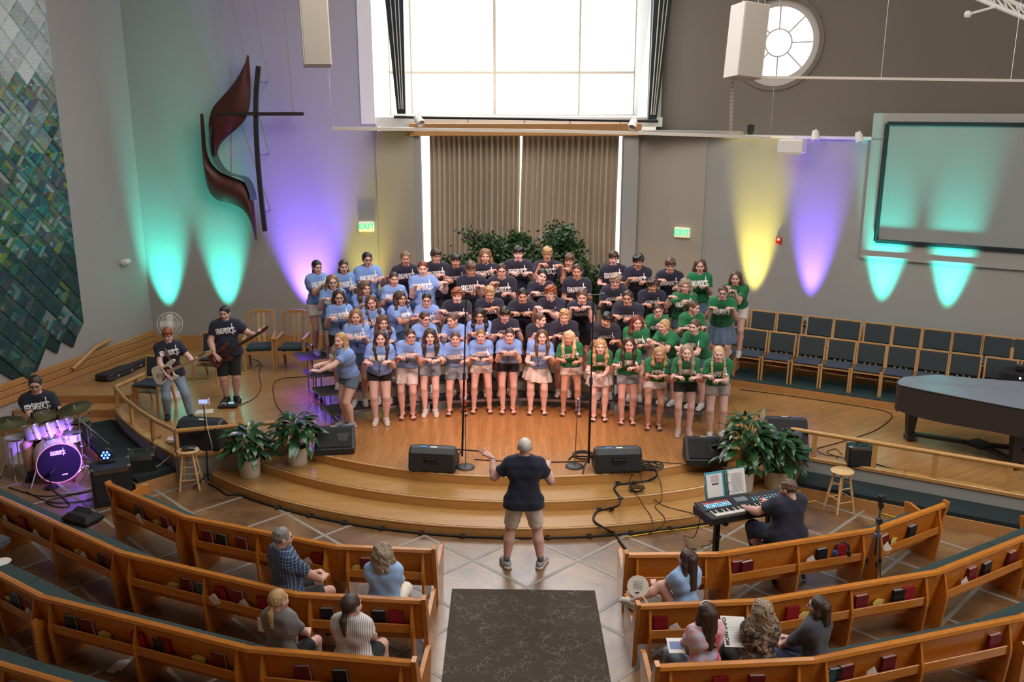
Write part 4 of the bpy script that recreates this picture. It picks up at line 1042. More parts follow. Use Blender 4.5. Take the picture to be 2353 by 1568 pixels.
def hair_mesh(style):
    if style in HAIRC: return HAIRC[style]
    ext = [(-.13, -.17, -.13), (.13, .13, .15)]; st = .0095
    def cut(P, d, low=-.06, face=(.074, .092, .110), fc=(0, .124, -.028)):
        d = -smin(-d, ell(P, fc, face), .012)
        slope = low+.55*np.clip(P[:, 1]+.05, -.04, .2)
        return np.maximum(d, slope-P[:, 2])
    cap = lambda P, g=0: ell(P, (0, -.018, .030), (.086+g, .105+g, .094+g))
    wob = lambda P, a, f: a*(np.sin(P[:, 0]*f)*np.sin(P[:, 1]*f*.9+1)+np.sin(P[:, 2]*f*1.1+P[:, 0]*f*.5))
    def curtains(P, ln, fwd, r=.036, back=True, spread=.0):
        L_ = []
        for s in (-1, 1):
            L_ += [((s*.062, -.01, .07), (s*.088, -.012, -.06), .034, r), ((s*.088, -.012, -.06), (s*(.10+spread), fwd*.5, -.17), r, r), ((s*(.10+spread), fwd*.5, -.17), (s*(.085+spread), fwd, -.17-ln), r, .018)]
            if back: L_ += [((s*.05, -.085, .02), (s*.06, -.10, -.15-ln*.8), .042, .03)]
        if back: L_ += [((0, -.095, .03), (0, -.115, -.16-ln*.8), .045, .035)]
        return sunion(P, L_, .03)
    wave = lambda P, a: a*np.sin(P[:, 0]*125+2.2*np.sin(P[:, 2]*48))*np.sin(P[:, 1]*115+2*np.sin(P[:, 2]*41+1))
    strand = lambda P: .0035*np.sin(P[:, 0]*230+np.sin(P[:, 2]*25)*2)*np.sin(P[:, 1]*190)
    if style == 'short': fn = lambda P: cut(P, cap(P)+wob(P, .003, 90), -.055)
    elif style == 'buzz': fn = lambda P: cut(P, cap(P, -.005), -.045, (.078, .088, .104), (0, .122, -.02))
    elif style == 'balding': fn = lambda P: np.maximum(cut(P, cap(P, -.003)+wob(P, .002, 80), -.06, (.080, .10, .12), (0, .12, .005)), .010-np.sqrt(P[:, 0]**2+(P[:, 1]+.03)**2)+(P[:, 2]-.105)*.9)
    elif style == 'fringe': fn = lambda P: cut(P, smin(cap(P, .006), ell(P, (0, .06, .075), (.065, .045, .035)), .03)+wob(P, .004, 80), -.06, (.066, .08, .085), (0, .13, -.05))
    elif style == 'curly': fn = lambda P: cut(P, smin(cap(P, .012), ell(P, (0, .045, .085), (.07, .055, .04)), .03)+wob(P, .008, 95), -.06, (.068, .085, .088), (0, .125, -.045))
    elif style == 'spiky': fn = lambda P: cut(P, smin(cap(P, .002), ell(P, (0, .03, .10), (.06, .06, .035)), .02)+wob(P, .006, 120), -.045)
    elif style == 'updo': fn = lambda P: smin(cut(P, cap(P, -.002)+strand(P), -.075), ell(P, (0, -.125, .02), (.045, .038, .042))+wob(P, .003, 90), .015); ext = [(-.13, -.19, -.13), (.13, .13, .15)]
    elif style == 'pony': fn = lambda P: smin(cut(P, cap(P, -.002)+strand(P), -.075), sunion(P, [((0, -.11, .035), (0, -.16, .0), .024, .032), ((0, -.16, 0), (0, -.155, -.20), .034, .014)], .02)+strand(P), .012); ext = [(-.13, -.22, -.26), (.13, .13, .15)]
    elif style == 'lowpony': fn = lambda P: smin(cut(P, cap(P)+strand(P), -.09), sunion(P, [((0, -.10, -.05), (0, -.125, -.10), .030, .022), ((0, -.125, -.10), (.01, -.12, -.25), .036, .016)], .015)+strand(P), .02); ext = [(-.13, -.2, -.3), (.13, .13, .15)]
    elif style == 'braids':
        def fn(P):
            d = cut(P, cap(P, -.002)+strand(P), -.07)
            for s in (-1, 1):
                d = smin(d, sunion(P, [((s*.075, -.03, -.04), (s*.095, .02, -.16), .02, .02), ((s*.095, .02, -.16), (s*.085, .07, -.36), .021, .012)], .01)+.004*np.sin(P[:, 2]*150), .01)
            return d
        ext = [(-.14, -.15, -.40), (.14, .13, .15)]
    elif style == 'bob': fn = lambda P: cut(P, smin(cap(P, .002), curtains(P, .02, .03, .034, True), .02)+strand(P), -.5, (.066, .082, .19), (0, .12, -.07)); ext = [(-.16, -.18, -.24), (.16, .13, .15)]
    elif style == 'wavybob': fn = lambda P: cut(P, smin(cap(P, .014), curtains(P, .0, .0, .045, True), .03)+wob(P, .004, 60)+wave(P, .008), -.5, (.064, .082, .19), (0, .125, -.07)); ext = [(-.18, -.2, -.24), (.18, .13, .16)]
    elif style == 'long': fn = lambda P: cut(P, smin(cap(P, .002), curtains(P, .17, .065, .034), .02)+strand(P), -.6, (.064, .086, .20), (0, .122, -.065)); ext = [(-.16, -.18, -.38), (.16, .14, .15)]
    elif style == 'longback': fn = lambda P: cut(P, smin(cap(P, .004), curtains(P, .26, -.04, .038), .02)+strand(P), -.7, (.066, .082, .3), (0, .12, -.10)); ext = [(-.18, -.22, -.48), (.18, .14, .15)]
    elif style == 'wavylong': fn = lambda P: cut(P, smin(cap(P, .010), curtains(P, .15, .05, .042, True, .01), .02)+wob(P, .003, 60)+wave(P, .008), -.6, (.062, .082, .19), (0, .125, -.07)); ext = [(-.18, -.2, -.38), (.18, .14, .16)]
    elif style == 'wavyback': fn = lambda P: cut(P, smin(cap(P, .014), curtains(P, .34, -.05, .055, True, .035), .02)+wob(P, .004, 45)+wave(P, .010), -.8, (.066, .082, .3), (0, .125, -.10)); ext = [(-.24, -.24, -.62), (.24, .14, .17)]
    V, F = grid_nets(fn, ext[0], ext[1], st)
    HAIRC[style] = (V, F); return HAIRC[style]
FING = [(.030, (.040, .025, .020)), (.010, (.045, .028, .022)), (-.011, (.041, .026, .021)), (-.031, (.032, .020, .018))]
POSES = {'claw': ((22, 42, 32), 5), 'flat': ((6, 12, 8), 6), 'grip': ((62, 78, 50), 1), 'relax': ((28, 34, 22), 3), 'spread': ((4, 12, 8), 12)}
def hand_mesh(pose):
    if pose in HANDC: return HANDC[pose]
    curl, splay = POSES[pose]; L_ = []; fin = []
    for (x, ln) in FING: L_.append(((x*.55, .012, 0), (x, .088, .003), .0165, .0135))
    L_.append(((0, -.035, 0), (0, .02, 0), .0235, .022))
    for i, (x, ln) in enumerate(FING):
        p = Vector((x, .090, .003)); a = 0; sp = math.radians(splay)*(1.5-i)*.8; r = .0088
        for k in range(3):
            a += math.radians(curl[k]*(1+.12*i))
            q = p+Vector((math.sin(sp)*math.cos(a), math.cos(sp)*math.cos(a), -math.sin(a)))*ln[k]
            fin.append((tuple(p), tuple(q), r, r-.0008)); r -= .0008; p = q
    th = [(.024, .018, -.006), (.050, .044, -.014), (.060, .074, -.022), (.060, .098, -.030)] if pose != 'grip' else [(.024, .018, -.008), (.046, .046, -.026), (.036, .074, -.044), (.016, .084, -.052)]
    T = [(th[0], th[1], .0145, .0115), (th[1], th[2], .0115, .0100), (th[2], th[3], .0100, .0085)]
    def fn(P):
        d = sunion(P, L_, .014)
        f = None
        for c in fin:
            e = caps(P, *c); f = e if f is None else np.minimum(f, e)
        d = smin(d, f, .006); return smin(d, sunion(P, T, .006), .010)
    HANDC[pose] = grid_nets(fn, (-.075, -.06, -.105), (.095, .22, .04), .0062); return HANDC[pose]
def foot_mesh(kind):
    if kind in FOOTC: return FOOTC[kind]
    if kind == 'bare':
        L_ = [((0, -.035, .036), (0, -.03, .034), .034, .034), ((0, -.02, .045), (0, .10, .024), .036, .024), ((-.028, .125, .017), (.030, .132, .017), .018, .019), ((0, 0, .06), (0, -.008, .15), .037, .036)]
        toes = [((.030-.0155*i, .135-.004*i, .013), (.033-.017*i, .172-.011*i-.004*(i == 0), .010), .0115-.0012*i, .0105-.0012*i) for i in range(5)]
        fn = lambda P: np.maximum(smin(sunion(P, L_, .03), sunion(P, toes, .004), .01), .001-P[:, 2])
        V, F = grid_nets(fn, (-.07, -.085, -.01), (.07, .20, .18), .0085)
    elif kind == 'shoe':
        L_ = [((0, -.045, .05), (0, -.01, .065), .042, .046), ((0, -.01, .062), (0, .10, .045), .046, .040), ((-.012, .12, .036), (.014, .165, .034), .040, .034)]
        fn = lambda P: np.maximum(np.maximum(sunion(P, L_, .03), .026-P[:, 2]), -caps(P, (0, -.015, .10), (0, -.015, .2), .038, .05))
        V, F = grid_nets(fn, (-.08, -.11, -.01), (.08, .23, .13), .011)
    elif kind == 'sole':
        L_ = [((0, -.045, .02), (0, .06, .02), .050, .043), ((0, .06, .02), (.005, .165, .02), .043, .042)]
        fn = lambda P: np.maximum(np.maximum(sunion(P, L_, .02), -P[:, 2]), P[:, 2]-.034)
        V, F = grid_nets(fn, (-.08, -.12, -.012), (.08, .24, .045), .011)
    FOOTC[kind] = (V, F); return FOOTC[kind]
SKIN = [mat('skin_light', (.66, .38, .31), .5, spec=.35, sheen=.05), mat('skin_fair', (.74, .47, .40), .55, spec=.35), mat('skin_tan', (.54, .29, .20), .55, spec=.35)]
M_EYEW = mat('eye_white', (.7, .68, .66), .3); M_IRIS = mat('iris_dark', (.03, .022, .018), .2); M_LIP = mat('lips', (.50, .17, .15), .45); M_MOUTH = mat('mouth_dark', (.07, .015, .015), .6)
def hairm(c):
    T = {'black': (.018, .013, .012), 'dark': (.050, .028, .019), 'brown': (.10, .053, .03), 'light': (.22, .125, .065), 'blond': (.42, .27, .12), 'pale': (.58, .42, .24), 'ginger': (.25, .065, .018), 'auburn': (.16, .035, .018), 'grey': (.22, .20, .18), 'white': (.60, .57, .52), 'ash': (.30, .23, .16), 'fade': (.12, .075, .05)}
    if 'hair_'+c in MATS: return MATS['hair_'+c]
    m = bpy.data.materials.new('hair_'+c); m.use_nodes = True; nt = m.node_tree; N = nt.nodes; K = nt.links; b = N['Principled BSDF']
    b.inputs['Roughness'].default_value = .42; b.inputs['Specular IOR Level'].default_value = .45
    tc = N.new('ShaderNodeTexCoord'); mp = N.new('ShaderNodeMapping'); mp.inputs['Scale'].default_value = (1, 1, .10); K.new(tc.outputs['Object'], mp.inputs[0])
    n = N.new('ShaderNodeTexNoise'); n.inputs['Scale'].default_value = 150; n.inputs['Detail'].default_value = 3; K.new(mp.outputs[0], n.inputs['Vector'])
    r = N.new('ShaderNodeValToRGB'); E = r.color_ramp.elements; E[0].position = .32; E[1].position = .70
    E[0].color = tuple(x*.45 for x in T[c])+(1,); E[1].color = tuple(min(1, x*1.65) for x in T[c])+(1,)
    K.new(n.outputs[0], r.inputs[0]); K.new(r.outputs[0], b.inputs['Base Color'])
    bp = N.new('ShaderNodeBump'); bp.inputs['Strength'].default_value = .5; bp.inputs['Distance'].default_value = .006; K.new(n.outputs[0], bp.inputs['Height']); K.new(bp.outputs[0], b.inputs['Normal'])
    MATS['hair_'+c] = m; return m
def cloth(name, c, var=.05): return mat('cloth_'+name, c, .9, bump=.12, bscale=160, sheen=.15, var=var, vscale=12)
CL = {'blue': cloth('sky_blue', (.20, .34, .70)), 'navy': cloth('navy', (.014, .016, .036)), 'green': cloth('kelly_green', (.010, .16, .058)), 'denim': cloth('denim', (.13, .19, .28), .25),
      'ldenim': cloth('light_denim', (.30, .35, .42), .2), 'white': cloth('white', (.78, .70, .66)), 'black': cloth('black', (.012, .012, .014)), 'khaki': cloth('khaki', (.45, .34, .22)), 'pattern': cloth('print', (.42, .34, .33), .6),
      'jeans': cloth('washed_jeans', (.22, .29, .38), .3), 'djeans': cloth('dark_jeans', (.03, .04, .10), .2), 'grey': cloth('heather_grey', (.16, .15, .15), .3), 'charcoal': cloth('charcoal', (.035, .035, .04)), 'lblue': cloth('pale_blue', (.30, .48, .78)),
      'dslate': cloth('slate', (.05, .055, .075), .3), 'stone': cloth('stone', (.74, .67, .58)), 'floral': cloth('dark_print', (.07, .06, .05), .9)}
M_LOGO = mat('shirt_print_white', (.92, .92, .92), .8); M_LANY = mat('lanyard_cord', (.045, .012, .010), .8)
M_SHOEW = mat('sneaker_white', (.62, .58, .54), .6); M_SHOEG = mat('sneaker_grey', (.34, .34, .36), .6); M_SHOEB = mat('shoe_black', (.012, .012, .014), .6); M_SOLE = mat('sole_white', (.7, .68, .66), .6)
M_SANDAL = mat('sandal_brown', (.05, .028, .02), .7); M_SANDR = mat('sandal_red', (.12, .03, .03), .7); M_SPEC = mat('spectacle_frame', (.02, .015, .015), .3); M_BAND = mat('wrist_band', (.04, .03, .03), .6)
# -- shirt print: hollow letters n e w, then a round letter crossed by a tall cross
def logo_template():
    mb = MB()
    def rib(pts, w, closed=True):
        P = [Vector((p[0], p[1], 0)) for p in pts]
        Q = []
        m = len(P) if closed else len(P)-1
        for i in range(m):
            a, b = P[i], P[(i+1) % len(P)]; k = max(1, int((b-a).length/.09))
            for j in range(k): Q.append((a.lerp(b, j/k), a.lerp(b, (j+1)/k)))
        for a, b in Q:
            d = (b-a).normalized(); n = Vector((-d.y, d.x, 0))*w/2; e = d*w*.3
            mb.add([a-n-e, b-n+e, b+n+e, a+n-e], [(0, 1, 2, 3)])
    w = .072
    rib([(0, 0), (0, .5), (.11, .5), (.13, .46), (.2, .52), (.3, .46), (.33, .36), (.33, 0), (.21, 0), (.21, .33), (.16, .38), (.12, .33), (.12, 0)], w)
    rib([(.38, .25), (.40, .42), (.5, .52), (.62, .48), (.69, .36), (.69, .2), (.50, .2), (.52, .12), (.66, .14), (.66, .03), (.5, -.01), (.41, .06)], w)
    rib([(.50, .31), (.59, .31), (.57, .39), (.51, .39)], .03)
    rib([(.74, .5), (.85, .5), (.88, .2), (.93, .46), (1.02, .46), (1.06, .2), (1.10, .5), (1.21, .5), (1.14, 0), (1.02, 0), (.975, .22), (.93, 0), (.81, 0)], w)
    rib([(1.47+.25*math.cos(a), .22+.27*math.sin(a)) for a in [math.radians(48+26.4*i) for i in range(11)]], .085, False)
    rib([(1.50, -.22), (1.50, .80)], .075, False); rib([(1.34, .36), (1.70, .36)], .07, False); rib([(1.52, .14), (1.72, .14), (1.70, -.02)], .065, False)
    return mb
LOGO = logo_template(); LOGOV = np.array([p[:2] for p in LOGO.v], np.float32)
def np_obj(name, V, F, mats, parent=None, mi=None, sharp=False, link=True):
    me = bpy.data.meshes.new(name)
    if isinstance(F, np.ndarray):
        me.vertices.add(len(V)); me.vertices.foreach_set('co', np.ascontiguousarray(V, np.float32).ravel())
        me.loops.add(F.size); me.loops.foreach_set('vertex_index', F.ravel().astype(np.int32))
        me.polygons.add(len(F)); me.polygons.foreach_set('loop_start', np.arange(0, F.size, F.shape[1], dtype=np.int32))
    else: me.from_pydata([tuple(map(float, p)) for p in V], [], F)
    for m in mats: me.materials.append(m)
    n = len(me.polygons); me.polygons.foreach_set('use_smooth', np.ones(n, bool))
    if mi is not None: me.polygons.foreach_set('material_index', np.asarray(mi, np.int32))
    me.update(calc_edges=True); me.validate()
    o = bpy.data.objects.new(name, me)
    if link: COL.objects.link(o)
    if parent is not None: o.parent = parent
    return o
def v3(*a): return np.array(a, np.float32)
def ik(S_, T, l1, l2, pole):
    d = T-S_; L_ = float(np.linalg.norm(d)); L_ = min(L_, (l1+l2)*.995); dn = d/np.linalg.norm(d); T = S_+dn*L_
    x = (l1*l1-l2*l2+L_*L_)/(2*L_); y = math.sqrt(max(l1*l1-x*x, 0)); p = pole-dn*float(pole @ dn); p = p/(np.linalg.norm(p)+1e-9)
    return S_+dn*x+p*y, T
def frame_from(y, zref):
    y = y/np.linalg.norm(y); z = zref-y*float(zref @ y); z = z/np.linalg.norm(z); x = np.cross(y, z)
    return np.stack([x, y, z], 1)              # columns
def skeleton(h, sex, lean, roll, bend, stance, sit=None):
    J = {}; ca = lambda a: v3(math.sin(roll)*math.cos(a), math.sin(a), math.cos(a)*math.cos(roll))
    if sit is None:
        hz = (.045+.485*(1-bend))*h; hy = -.10*h*math.sin(lean)
    else: hz, hy = sit, 0.
    P = v3(0, hy, hz+.02*h); J['P'] = P; s1 = ca(lean*.75); s2 = ca(lean*1.12); J['s1'], J['s2'] = s1, s2
    J['waist'] = P+s1*.09*h; J['chest'] = J['waist']+ca(lean*.95)*.11*h; J['sh'] = J['chest']+s2*.085*h; J['neck'] = J['sh']+s2*.032*h
    J['head'] = J['neck']+ca(lean*.42)*.088*h
    return J
HEADTOP = .128
def person(name, spec):
    spec = dict(spec)
    if spec.get('face', (0, -1))[1] < 0:                # positions are written as seen: x grows to the viewer's right
        for k_ in ('hands', 'hdir', 'hup', 'pole', 'feet'):
            if spec.get(k_): spec[k_] = [(-q[0],)+tuple(q[1:]) for q in spec[k_]][::-1]
        if spec.get('pose'): spec['pose'] = spec['pose'][::-1]
        for k_ in ('yaw', 'tilt'): spec[k_] = -spec.get(k_, 0.)
    g = spec.get
    sex = g('sex', 'f'); w = g('w', 1.0); h = g('h', 1.73 if sex == 'f' else 1.85); bend = g('bend', .03); st = g('stance', .09)
    f = Vector((g('face', (0, -1))[0], g('face', (0, -1))[1], 0)).normalized(); r = Vector((f.y, -f.x, 0))
    R = np.array([[r.x, f.x, 0], [r.y, f.y, 0], [0, 0, 1]], np.float32)
    sit = g('sit'); lean = g('lean'); roll = 0.; base = Vector(g('at')); hx, hy = g('head')
    rings = 5
    for it in range(5):
        hs = .141*h/.235*g('hsc', 1.0)
        J = skeleton(h, sex, lean if lean is not None else .3, roll, bend, st, sit)
        hw = R @ J['head']; Yh = base.y+hw[1]
        tp = D(hx, hy, Yh); zt = tp.z-base.z-HEADTOP*hs
        if g('fixh'): pass
        elif g('lean') is None and sit is None:
            lo_, hi_ = .03, 1.05
            for _ in range(18):
                m_ = (lo_+hi_)/2
                if skeleton(h, sex, m_, roll, bend, st, sit)['head'][2] > zt: lo_ = m_
                else: hi_ = m_
            lean = (lo_+hi_)/2
            if lean < .05: h *= 1.02
            if lean > .85: h *= .96
        else:
            h *= max(.85, min(1.15, zt/max(.3, J['head'][2]))) if sit is None else 1
            if sit is not None: h = max(1.45, min(2.0, h+(zt-J['head'][2])*1.6))
        J = skeleton(h, sex, lean, roll, bend, st, sit); hw = R @ J['head']
        ex = tp.x-(base.x+hw[0])
        if g('feetfixed'):
            dr = ex*r.x; roll = max(-.35, min(.35, roll+dr/(.45*h)))
        else: base.x += ex
        if g('row'): base = Vector(rowpos(base.x, g('row')))
    hs = .141*h/.235*g('hsc', 1.0)
    o0 = base
    # ---- limbs
    sw = (.104 if sex == 'm' else .090)*h*(1+.35*(w-1)); hipw = .055*h*(1+.3*(w-1)); lat = v3(math.cos(roll), 0, -math.sin(roll))
    tw = g('twist', 0.)
    lat = v3(math.cos(tw)*math.cos(roll), math.sin(tw), -math.sin(roll))
    T_ = []; q = h*w**.7
    P, wa, ch, sh, nk = J['P'], J['waist'], J['chest'], J['sh'], J['neck']; s1, s2 = J['s1'], J['s2']
    T_ += [(P-lat*hipw*.95, P+lat*hipw*.95, .053*q, .053*q), (wa-lat*.036*q, wa+lat*.036*q, (.046 if sex == 'm' else .043)*q, (.046 if sex == 'm' else .043)*q),
           (ch-lat*.048*h, ch+lat*.048*h, .054*q, .054*q), (sh-s2*.035*h-lat*.066*h, sh-s2*.035*h+lat*.066*h, .043*q, .043*q)]
    fw = np.cross(lat, s2)*-1; fw = fw if fw[1] > 0 else -fw
    if sex == 'f': T_ += [(ch+lat*s*.045*h+fw*.036*q+s2*.005*h, ch+lat*s*.045*h+fw*.036*q, .037*q, .037*q) for s in (-1, 1)]
    if w > 1.1: T_ += [(wa+fw*.03*q, wa+fw*.03*q-s1*.03*h, .062*q, .06*q)]
    SH = [sh+lat*s*(sw-.012*h) for s in (-1, 1)]
    T_ += [(nk-s2*.012*h, SH[i]-s2*.004*h, .034*h, .033*q) for i in (0, 1)]
    arms = []; hands = []
    hd = g('hands') or [(-.10, .19, -.12), (.10, .19, -.12)]
    hdir = g('hdir') or [(.62, .75, .18), (-.62, .75, .18)]
    hup = g('hup') or [(0, .2, 1), (0, .2, 1)]
    for i, s in enumerate((-1, 1)):
        t = sh+v3(*hd[i])*h
        pole = v3(*(g('pole', [(-.30, -.55, -1), (.30, -.55, -1)])[i]))
        e, t = ik(SH[i], t, .172*h, .152*h, pole)
        arms.append((SH[i], e, t)); hands.append((t, v3(*hdir[i]), v3(*hup[i])))
    AR = []
    aq = h*w**.5*(1.06 if sex == 'm' else .98)
    for (a, e, t) in arms: AR += [(a, e, .031*aq, .026*aq), (e, e+(t-e)*.35, .0255*aq, .0265*aq), (e+(t-e)*.35, t, .0265*aq, .0165*aq)]
    LG = []; ank = []; knees = []
    for i, s in enumerate((-1, 1)):
        hip = P+lat*s*hipw-v3(0, 0, .02*h)
        if sit is None:
            fo = g('feet', [(-st, 0), (st, 0)])[i]; A = v3(fo[0]+0, fo[1], .075*hs+g('dz', (0, 0))[i])
            kn, A = ik(hip, A, .245*h, .245*h, v3(s*.12, 1, 0))
        else:
            kf = g('knees', [(-.10, .27), (.10, .27)])[i]
            kn = v3(kf[0]*h, kf[1]*h, g('kz', sit-.01)); ft = g('feet', [(-.10, .27), (.10, .27)])[i]
            A = v3(ft[0]*h, ft[1]*h, .075*hs)
            if g('ankw') and g('ankw')[i]:
                dw = g('ankw')[i]-base; A = v3(dw.dot(r), dw.dot(f), dw.z); kn, A = ik(hip, A, .245*h, .245*h, v3(0, .3, 1))
        LG += [(hip, kn, .055*q, .034*q), (kn, kn+(A-kn)*.32+v3(0, -.012*h, 0), .034*q, .036*q), (kn+(A-kn)*.32+v3(0, -.012*h, 0), A, .036*q, .022*h)]
        ank.append(A); knees.append((hip, kn))
    # ---- body surface
    allp = np.array([c[j] for c in T_+AR+LG for j in (0, 1)])
    lo, hi = allp.min(0)-.13*w, allp.max(0)+.13*w
    lo[2] = max(lo[2], -.02)
    def fb(Pt):
        d = sunion(Pt, T_, .05*h); d = smin(d, sunion(Pt, AR, .02), .035); return smin(d, sunion(Pt, LG, .02), .035)
    V, F = grid_nets(fb, lo, hi, g('res', .021))
    Vs, Fs, Ms = [V], [F], [np.zeros(len(F), int)]; n0 = len(V)
    extraV, extraF, extraM = [], [], []
    # head
    yw, pt, rl = g('yaw', 0.), g('pitch', 0.), g('tilt', 0.)
    if g('look_cam'): pass
    cy, sy = math.cos(-yw), math.sin(-yw); Ry = np.array([[cy, -sy, 0], [sy, cy, 0], [0, 0, 1]], np.float32)
    cp, sp_ = math.cos(pt), math.sin(pt); Rp = np.array([[1, 0, 0], [0, cp, -sp_], [0, sp_, cp]], np.float32)
    ct, stt = math.cos(rl), math.sin(rl); Rt = np.array([[ct, 0, stt], [0, 1, 0], [-stt, 0, ct]], np.float32)
    HR = Ry @ Rt @ Rp
    hV, hF, eV, eF, eM = head_mesh(sex, g('mouth', 'o'))
    toH = lambda X: (X*hs) @ HR.T+J['head']
    Vs.append(toH(hV)); Fs.append(hF+n0); Ms.append(np.zeros(len(hF), int)); n0 += len(hV)
    for i, (t, dv, up) in enumerate(hands):
        V_, F_ = hand_mesh((g('pose') or ('claw', 'claw'))[i]); M = frame_from(dv, up)
        X = V_.copy()
        if i == 0: X[:, 0] *= -1                     # thumb side: x+ is the thumb, left hand mirrored below
        X[:, 0] *= -1
        fl = i == 1
        Vs.append((X*(h/1.74)*(1.06 if sex == 'm' else 1.0)) @ M.T+t+M[:, 1]*.018); Fs.append((F_[:, ::-1] if fl else F_)+n0); Ms.append(np.zeros(len(F_), int)); n0 += len(V_)
    kind = g('shoe', 'white'); foot_out = g('toe', .12)
    shoes = []
    for i, s in enumerate((-1, 1)):
        a = -s*foot_out+g('toes', (0, 0))[i]
        c_, s_ = math.cos(a), math.sin(a); M = np.array([[c_, -s_, 0], [s_, c_, 0], [0, 0, 1]], np.float32)
        o_ = v3(ank[i][0], ank[i][1], ank[i][2]-.075*hs)
        if kind in ('sandal', 'red', 'flip') and sit is None:
            V_, F_ = foot_mesh('bare'); X = V_.copy(); X[:, 2] += .018
            if s > 0: X[:, 0] *= -1
            Vs.append((X*hs/1.0) @ M.T+o_); Fs.append((F_[:, ::-1] if s > 0 else F_)+n0); Ms.append(np.zeros(len(F_), int)); n0 += len(V_)
        shoes.append((M, o_, s))
    V = np.concatenate(Vs); Fq = np.concatenate(Fs); Mi = np.concatenate(Ms)
    W2 = lambda X: np.asarray(X, np.float32) @ R.T
    # features appended (quads and triangles): build as one mesh
    fV = toH(eV)
    tri = [tuple(int(k)+len(V) for k in ff) for ff in eF]
    me = bpy.data.meshes.new('person')
    allV = W2(np.concatenate([V, fV])); quads = [ff for ff in tri]
    loops = [Fq.ravel()]; starts = list(range(0, Fq.size, 4)); cur = Fq.size; mi = list(Mi)
    ex = []
    for ff, m_ in zip(quads, eM):
        ex.extend(ff); starts.append(cur); cur += len(ff); mi.append(m_)
    lv = np.concatenate([Fq.ravel(), np.array(ex, int)]).astype(np.int32)
    me.vertices.add(len(allV)); me.vertices.foreach_set('co', allV.ravel()); me.loops.add(len(lv)); me.loops.foreach_set('vertex_index', lv)
    me.polygons.add(len(starts)); me.polygons.foreach_set('loop_start', np.array(starts, np.int32)); me.polygons.foreach_set('material_index', np.array(mi, np.int32)); me.polygons.foreach_set('use_smooth', np.ones(len(starts), bool))
    for m_ in (SKIN[g('skin', 0)], M_EYEW, M_IRIS, M_LIP, hairm(g('hc', 'brown')), M_MOUTH): me.materials.append(m_)
    me.update(calc_edges=True)
    po = bpy.data.objects.new('person', me); COL.objects.link(po); po.location = base
    tag(po, g('label'), 'person', g('group'))
    # ---- hair
    if g('hair'):
        V_, F_ = hair_mesh(g('hair')); np_obj('hair', W2(toH(V_)), F_, [hairm(g('hc', 'brown'))], po)
    if g('beard'):
        if 'beard' not in HAIRC: HAIRC['beard'] = grid_nets(lambda Q: np.maximum(np.maximum(smin(ell(Q, (0, .028, -.055), (.064, .066, .074)), ell(Q, (0, .062, -.10), (.028, .028, .03)), .02)+.003*np.sin(Q[:, 0]*110)*np.sin(Q[:, 2]*120), Q[:, 2]+.045+.3*np.abs(Q[:, 0])-.02), -ell(Q, (0, .095, -.066), (.022, .03, .014))), (-.09, -.05, -.15), (.09, .11, -.02), .009)
        V_, F_ = HAIRC['beard']; np_obj('beard', W2(toH(V_)), F_, [hairm(g('hc', 'brown'))], po)
    if g('glasses'):
        mb = MB()
        for s in (-1, 1):
            mb.tube([(s*.033+.024*math.cos(a), .098-.006*abs(s*.033+.024*math.cos(a))/.05, .0+.017*math.sin(a)) for a in [2*PI*k/10 for k in range(10)]], .0022, 4, closed=True)
            mb.tube([(s*.056, .092, .004), (s*.080, .06, .005), (s*.083, -.01, .004)], .0022, 4)
        mb.tube([(-.010, .100, .002), (.010, .100, .002)], .0022, 4)
        np_obj('spectacles', W2(toH(np.array(mb.v, np.float32))), mb.f, [M_SPEC], po)
    # ---- shirt
    sl = g('sleeve', .64); hem = P-s1*(.030 if sex == 'm' else -.018)*h*g('hem', 1.0); gr = .016+.004*(sex == 'm')
    ph_ = (hash_(name) % 100)*.063
    hipc = [(k_[0], k_[0]+(k_[1]-k_[0])*.12, .055*q+gr+.004, .055*q+gr+.004) for k_ in knees] if sex == 'm' else []
    def fshirt(Pt):
        d = sunion(Pt, [(c[0], c[1], c[2]+gr, c[3]+gr) for c in T_]+hipc, .06*h)
        if g('shape') != 'tank':
            for (a, e, t) in arms:
                en = a+(e-a)*min(sl, 1.0); dn = (e-a)/np.linalg.norm(e-a)
                k = np.maximum(caps(Pt, a, en+dn*.03, .033*aq+gr*.6, .031*aq+gr*1.1), (Pt-en) @ dn)
                d = smin(d, k, .03)
                if sl > 1:
                    dn2 = (t-e)/np.linalg.norm(t-e); d = smin(d, np.maximum(caps(Pt, e, e+(t-e)*(sl-1), .029*aq+gr, .024*aq+gr), (Pt-(e+(t-e)*(sl-1))) @ dn2), .02)
        d = d+.0045*np.sin(Pt[:, 0]*21+ph_*3)*np.sin(Pt[:, 2]*26+Pt[:, 0]*13+ph_)+.003*np.sin(Pt[:, 2]*47+Pt[:, 1]*31+ph_*5)
        hh = (Pt-hem) @ s1; d = d-.015*np.clip(1-hh/(.14*h), 0, 1)
        d = np.maximum(d, -hh)
        nb = J['head']-nk; nb = nb/np.linalg.norm(nb)
        d = np.maximum(d, -caps(Pt, nk+nb*.0-s2*.01*h+v3(0, .012, 0), nk+nb*.2, .052*h*g('neckhole', 1.0)*.75, .06*h))
        return d
    pts = np.array([c[j] for c in T_ for j in (0, 1)]+[a for a, e, t in arms]+[a+(e-a)*min(1, sl+.1) for a, e, t in arms]+([e+(t-e)*(sl-1) for a, e, t in arms] if sl > 1 else []))
    pts = np.concatenate([pts, np.array([k_[0] for k_ in knees])]); V_, F_ = grid_nets(fshirt, pts.min(0)-.155*w, pts.max(0)+.155*w, g('sres', .0175))
    top = np_obj('shirt', W2(V_), F_, [g('topm') or CL[g('top', 'blue')]], po)
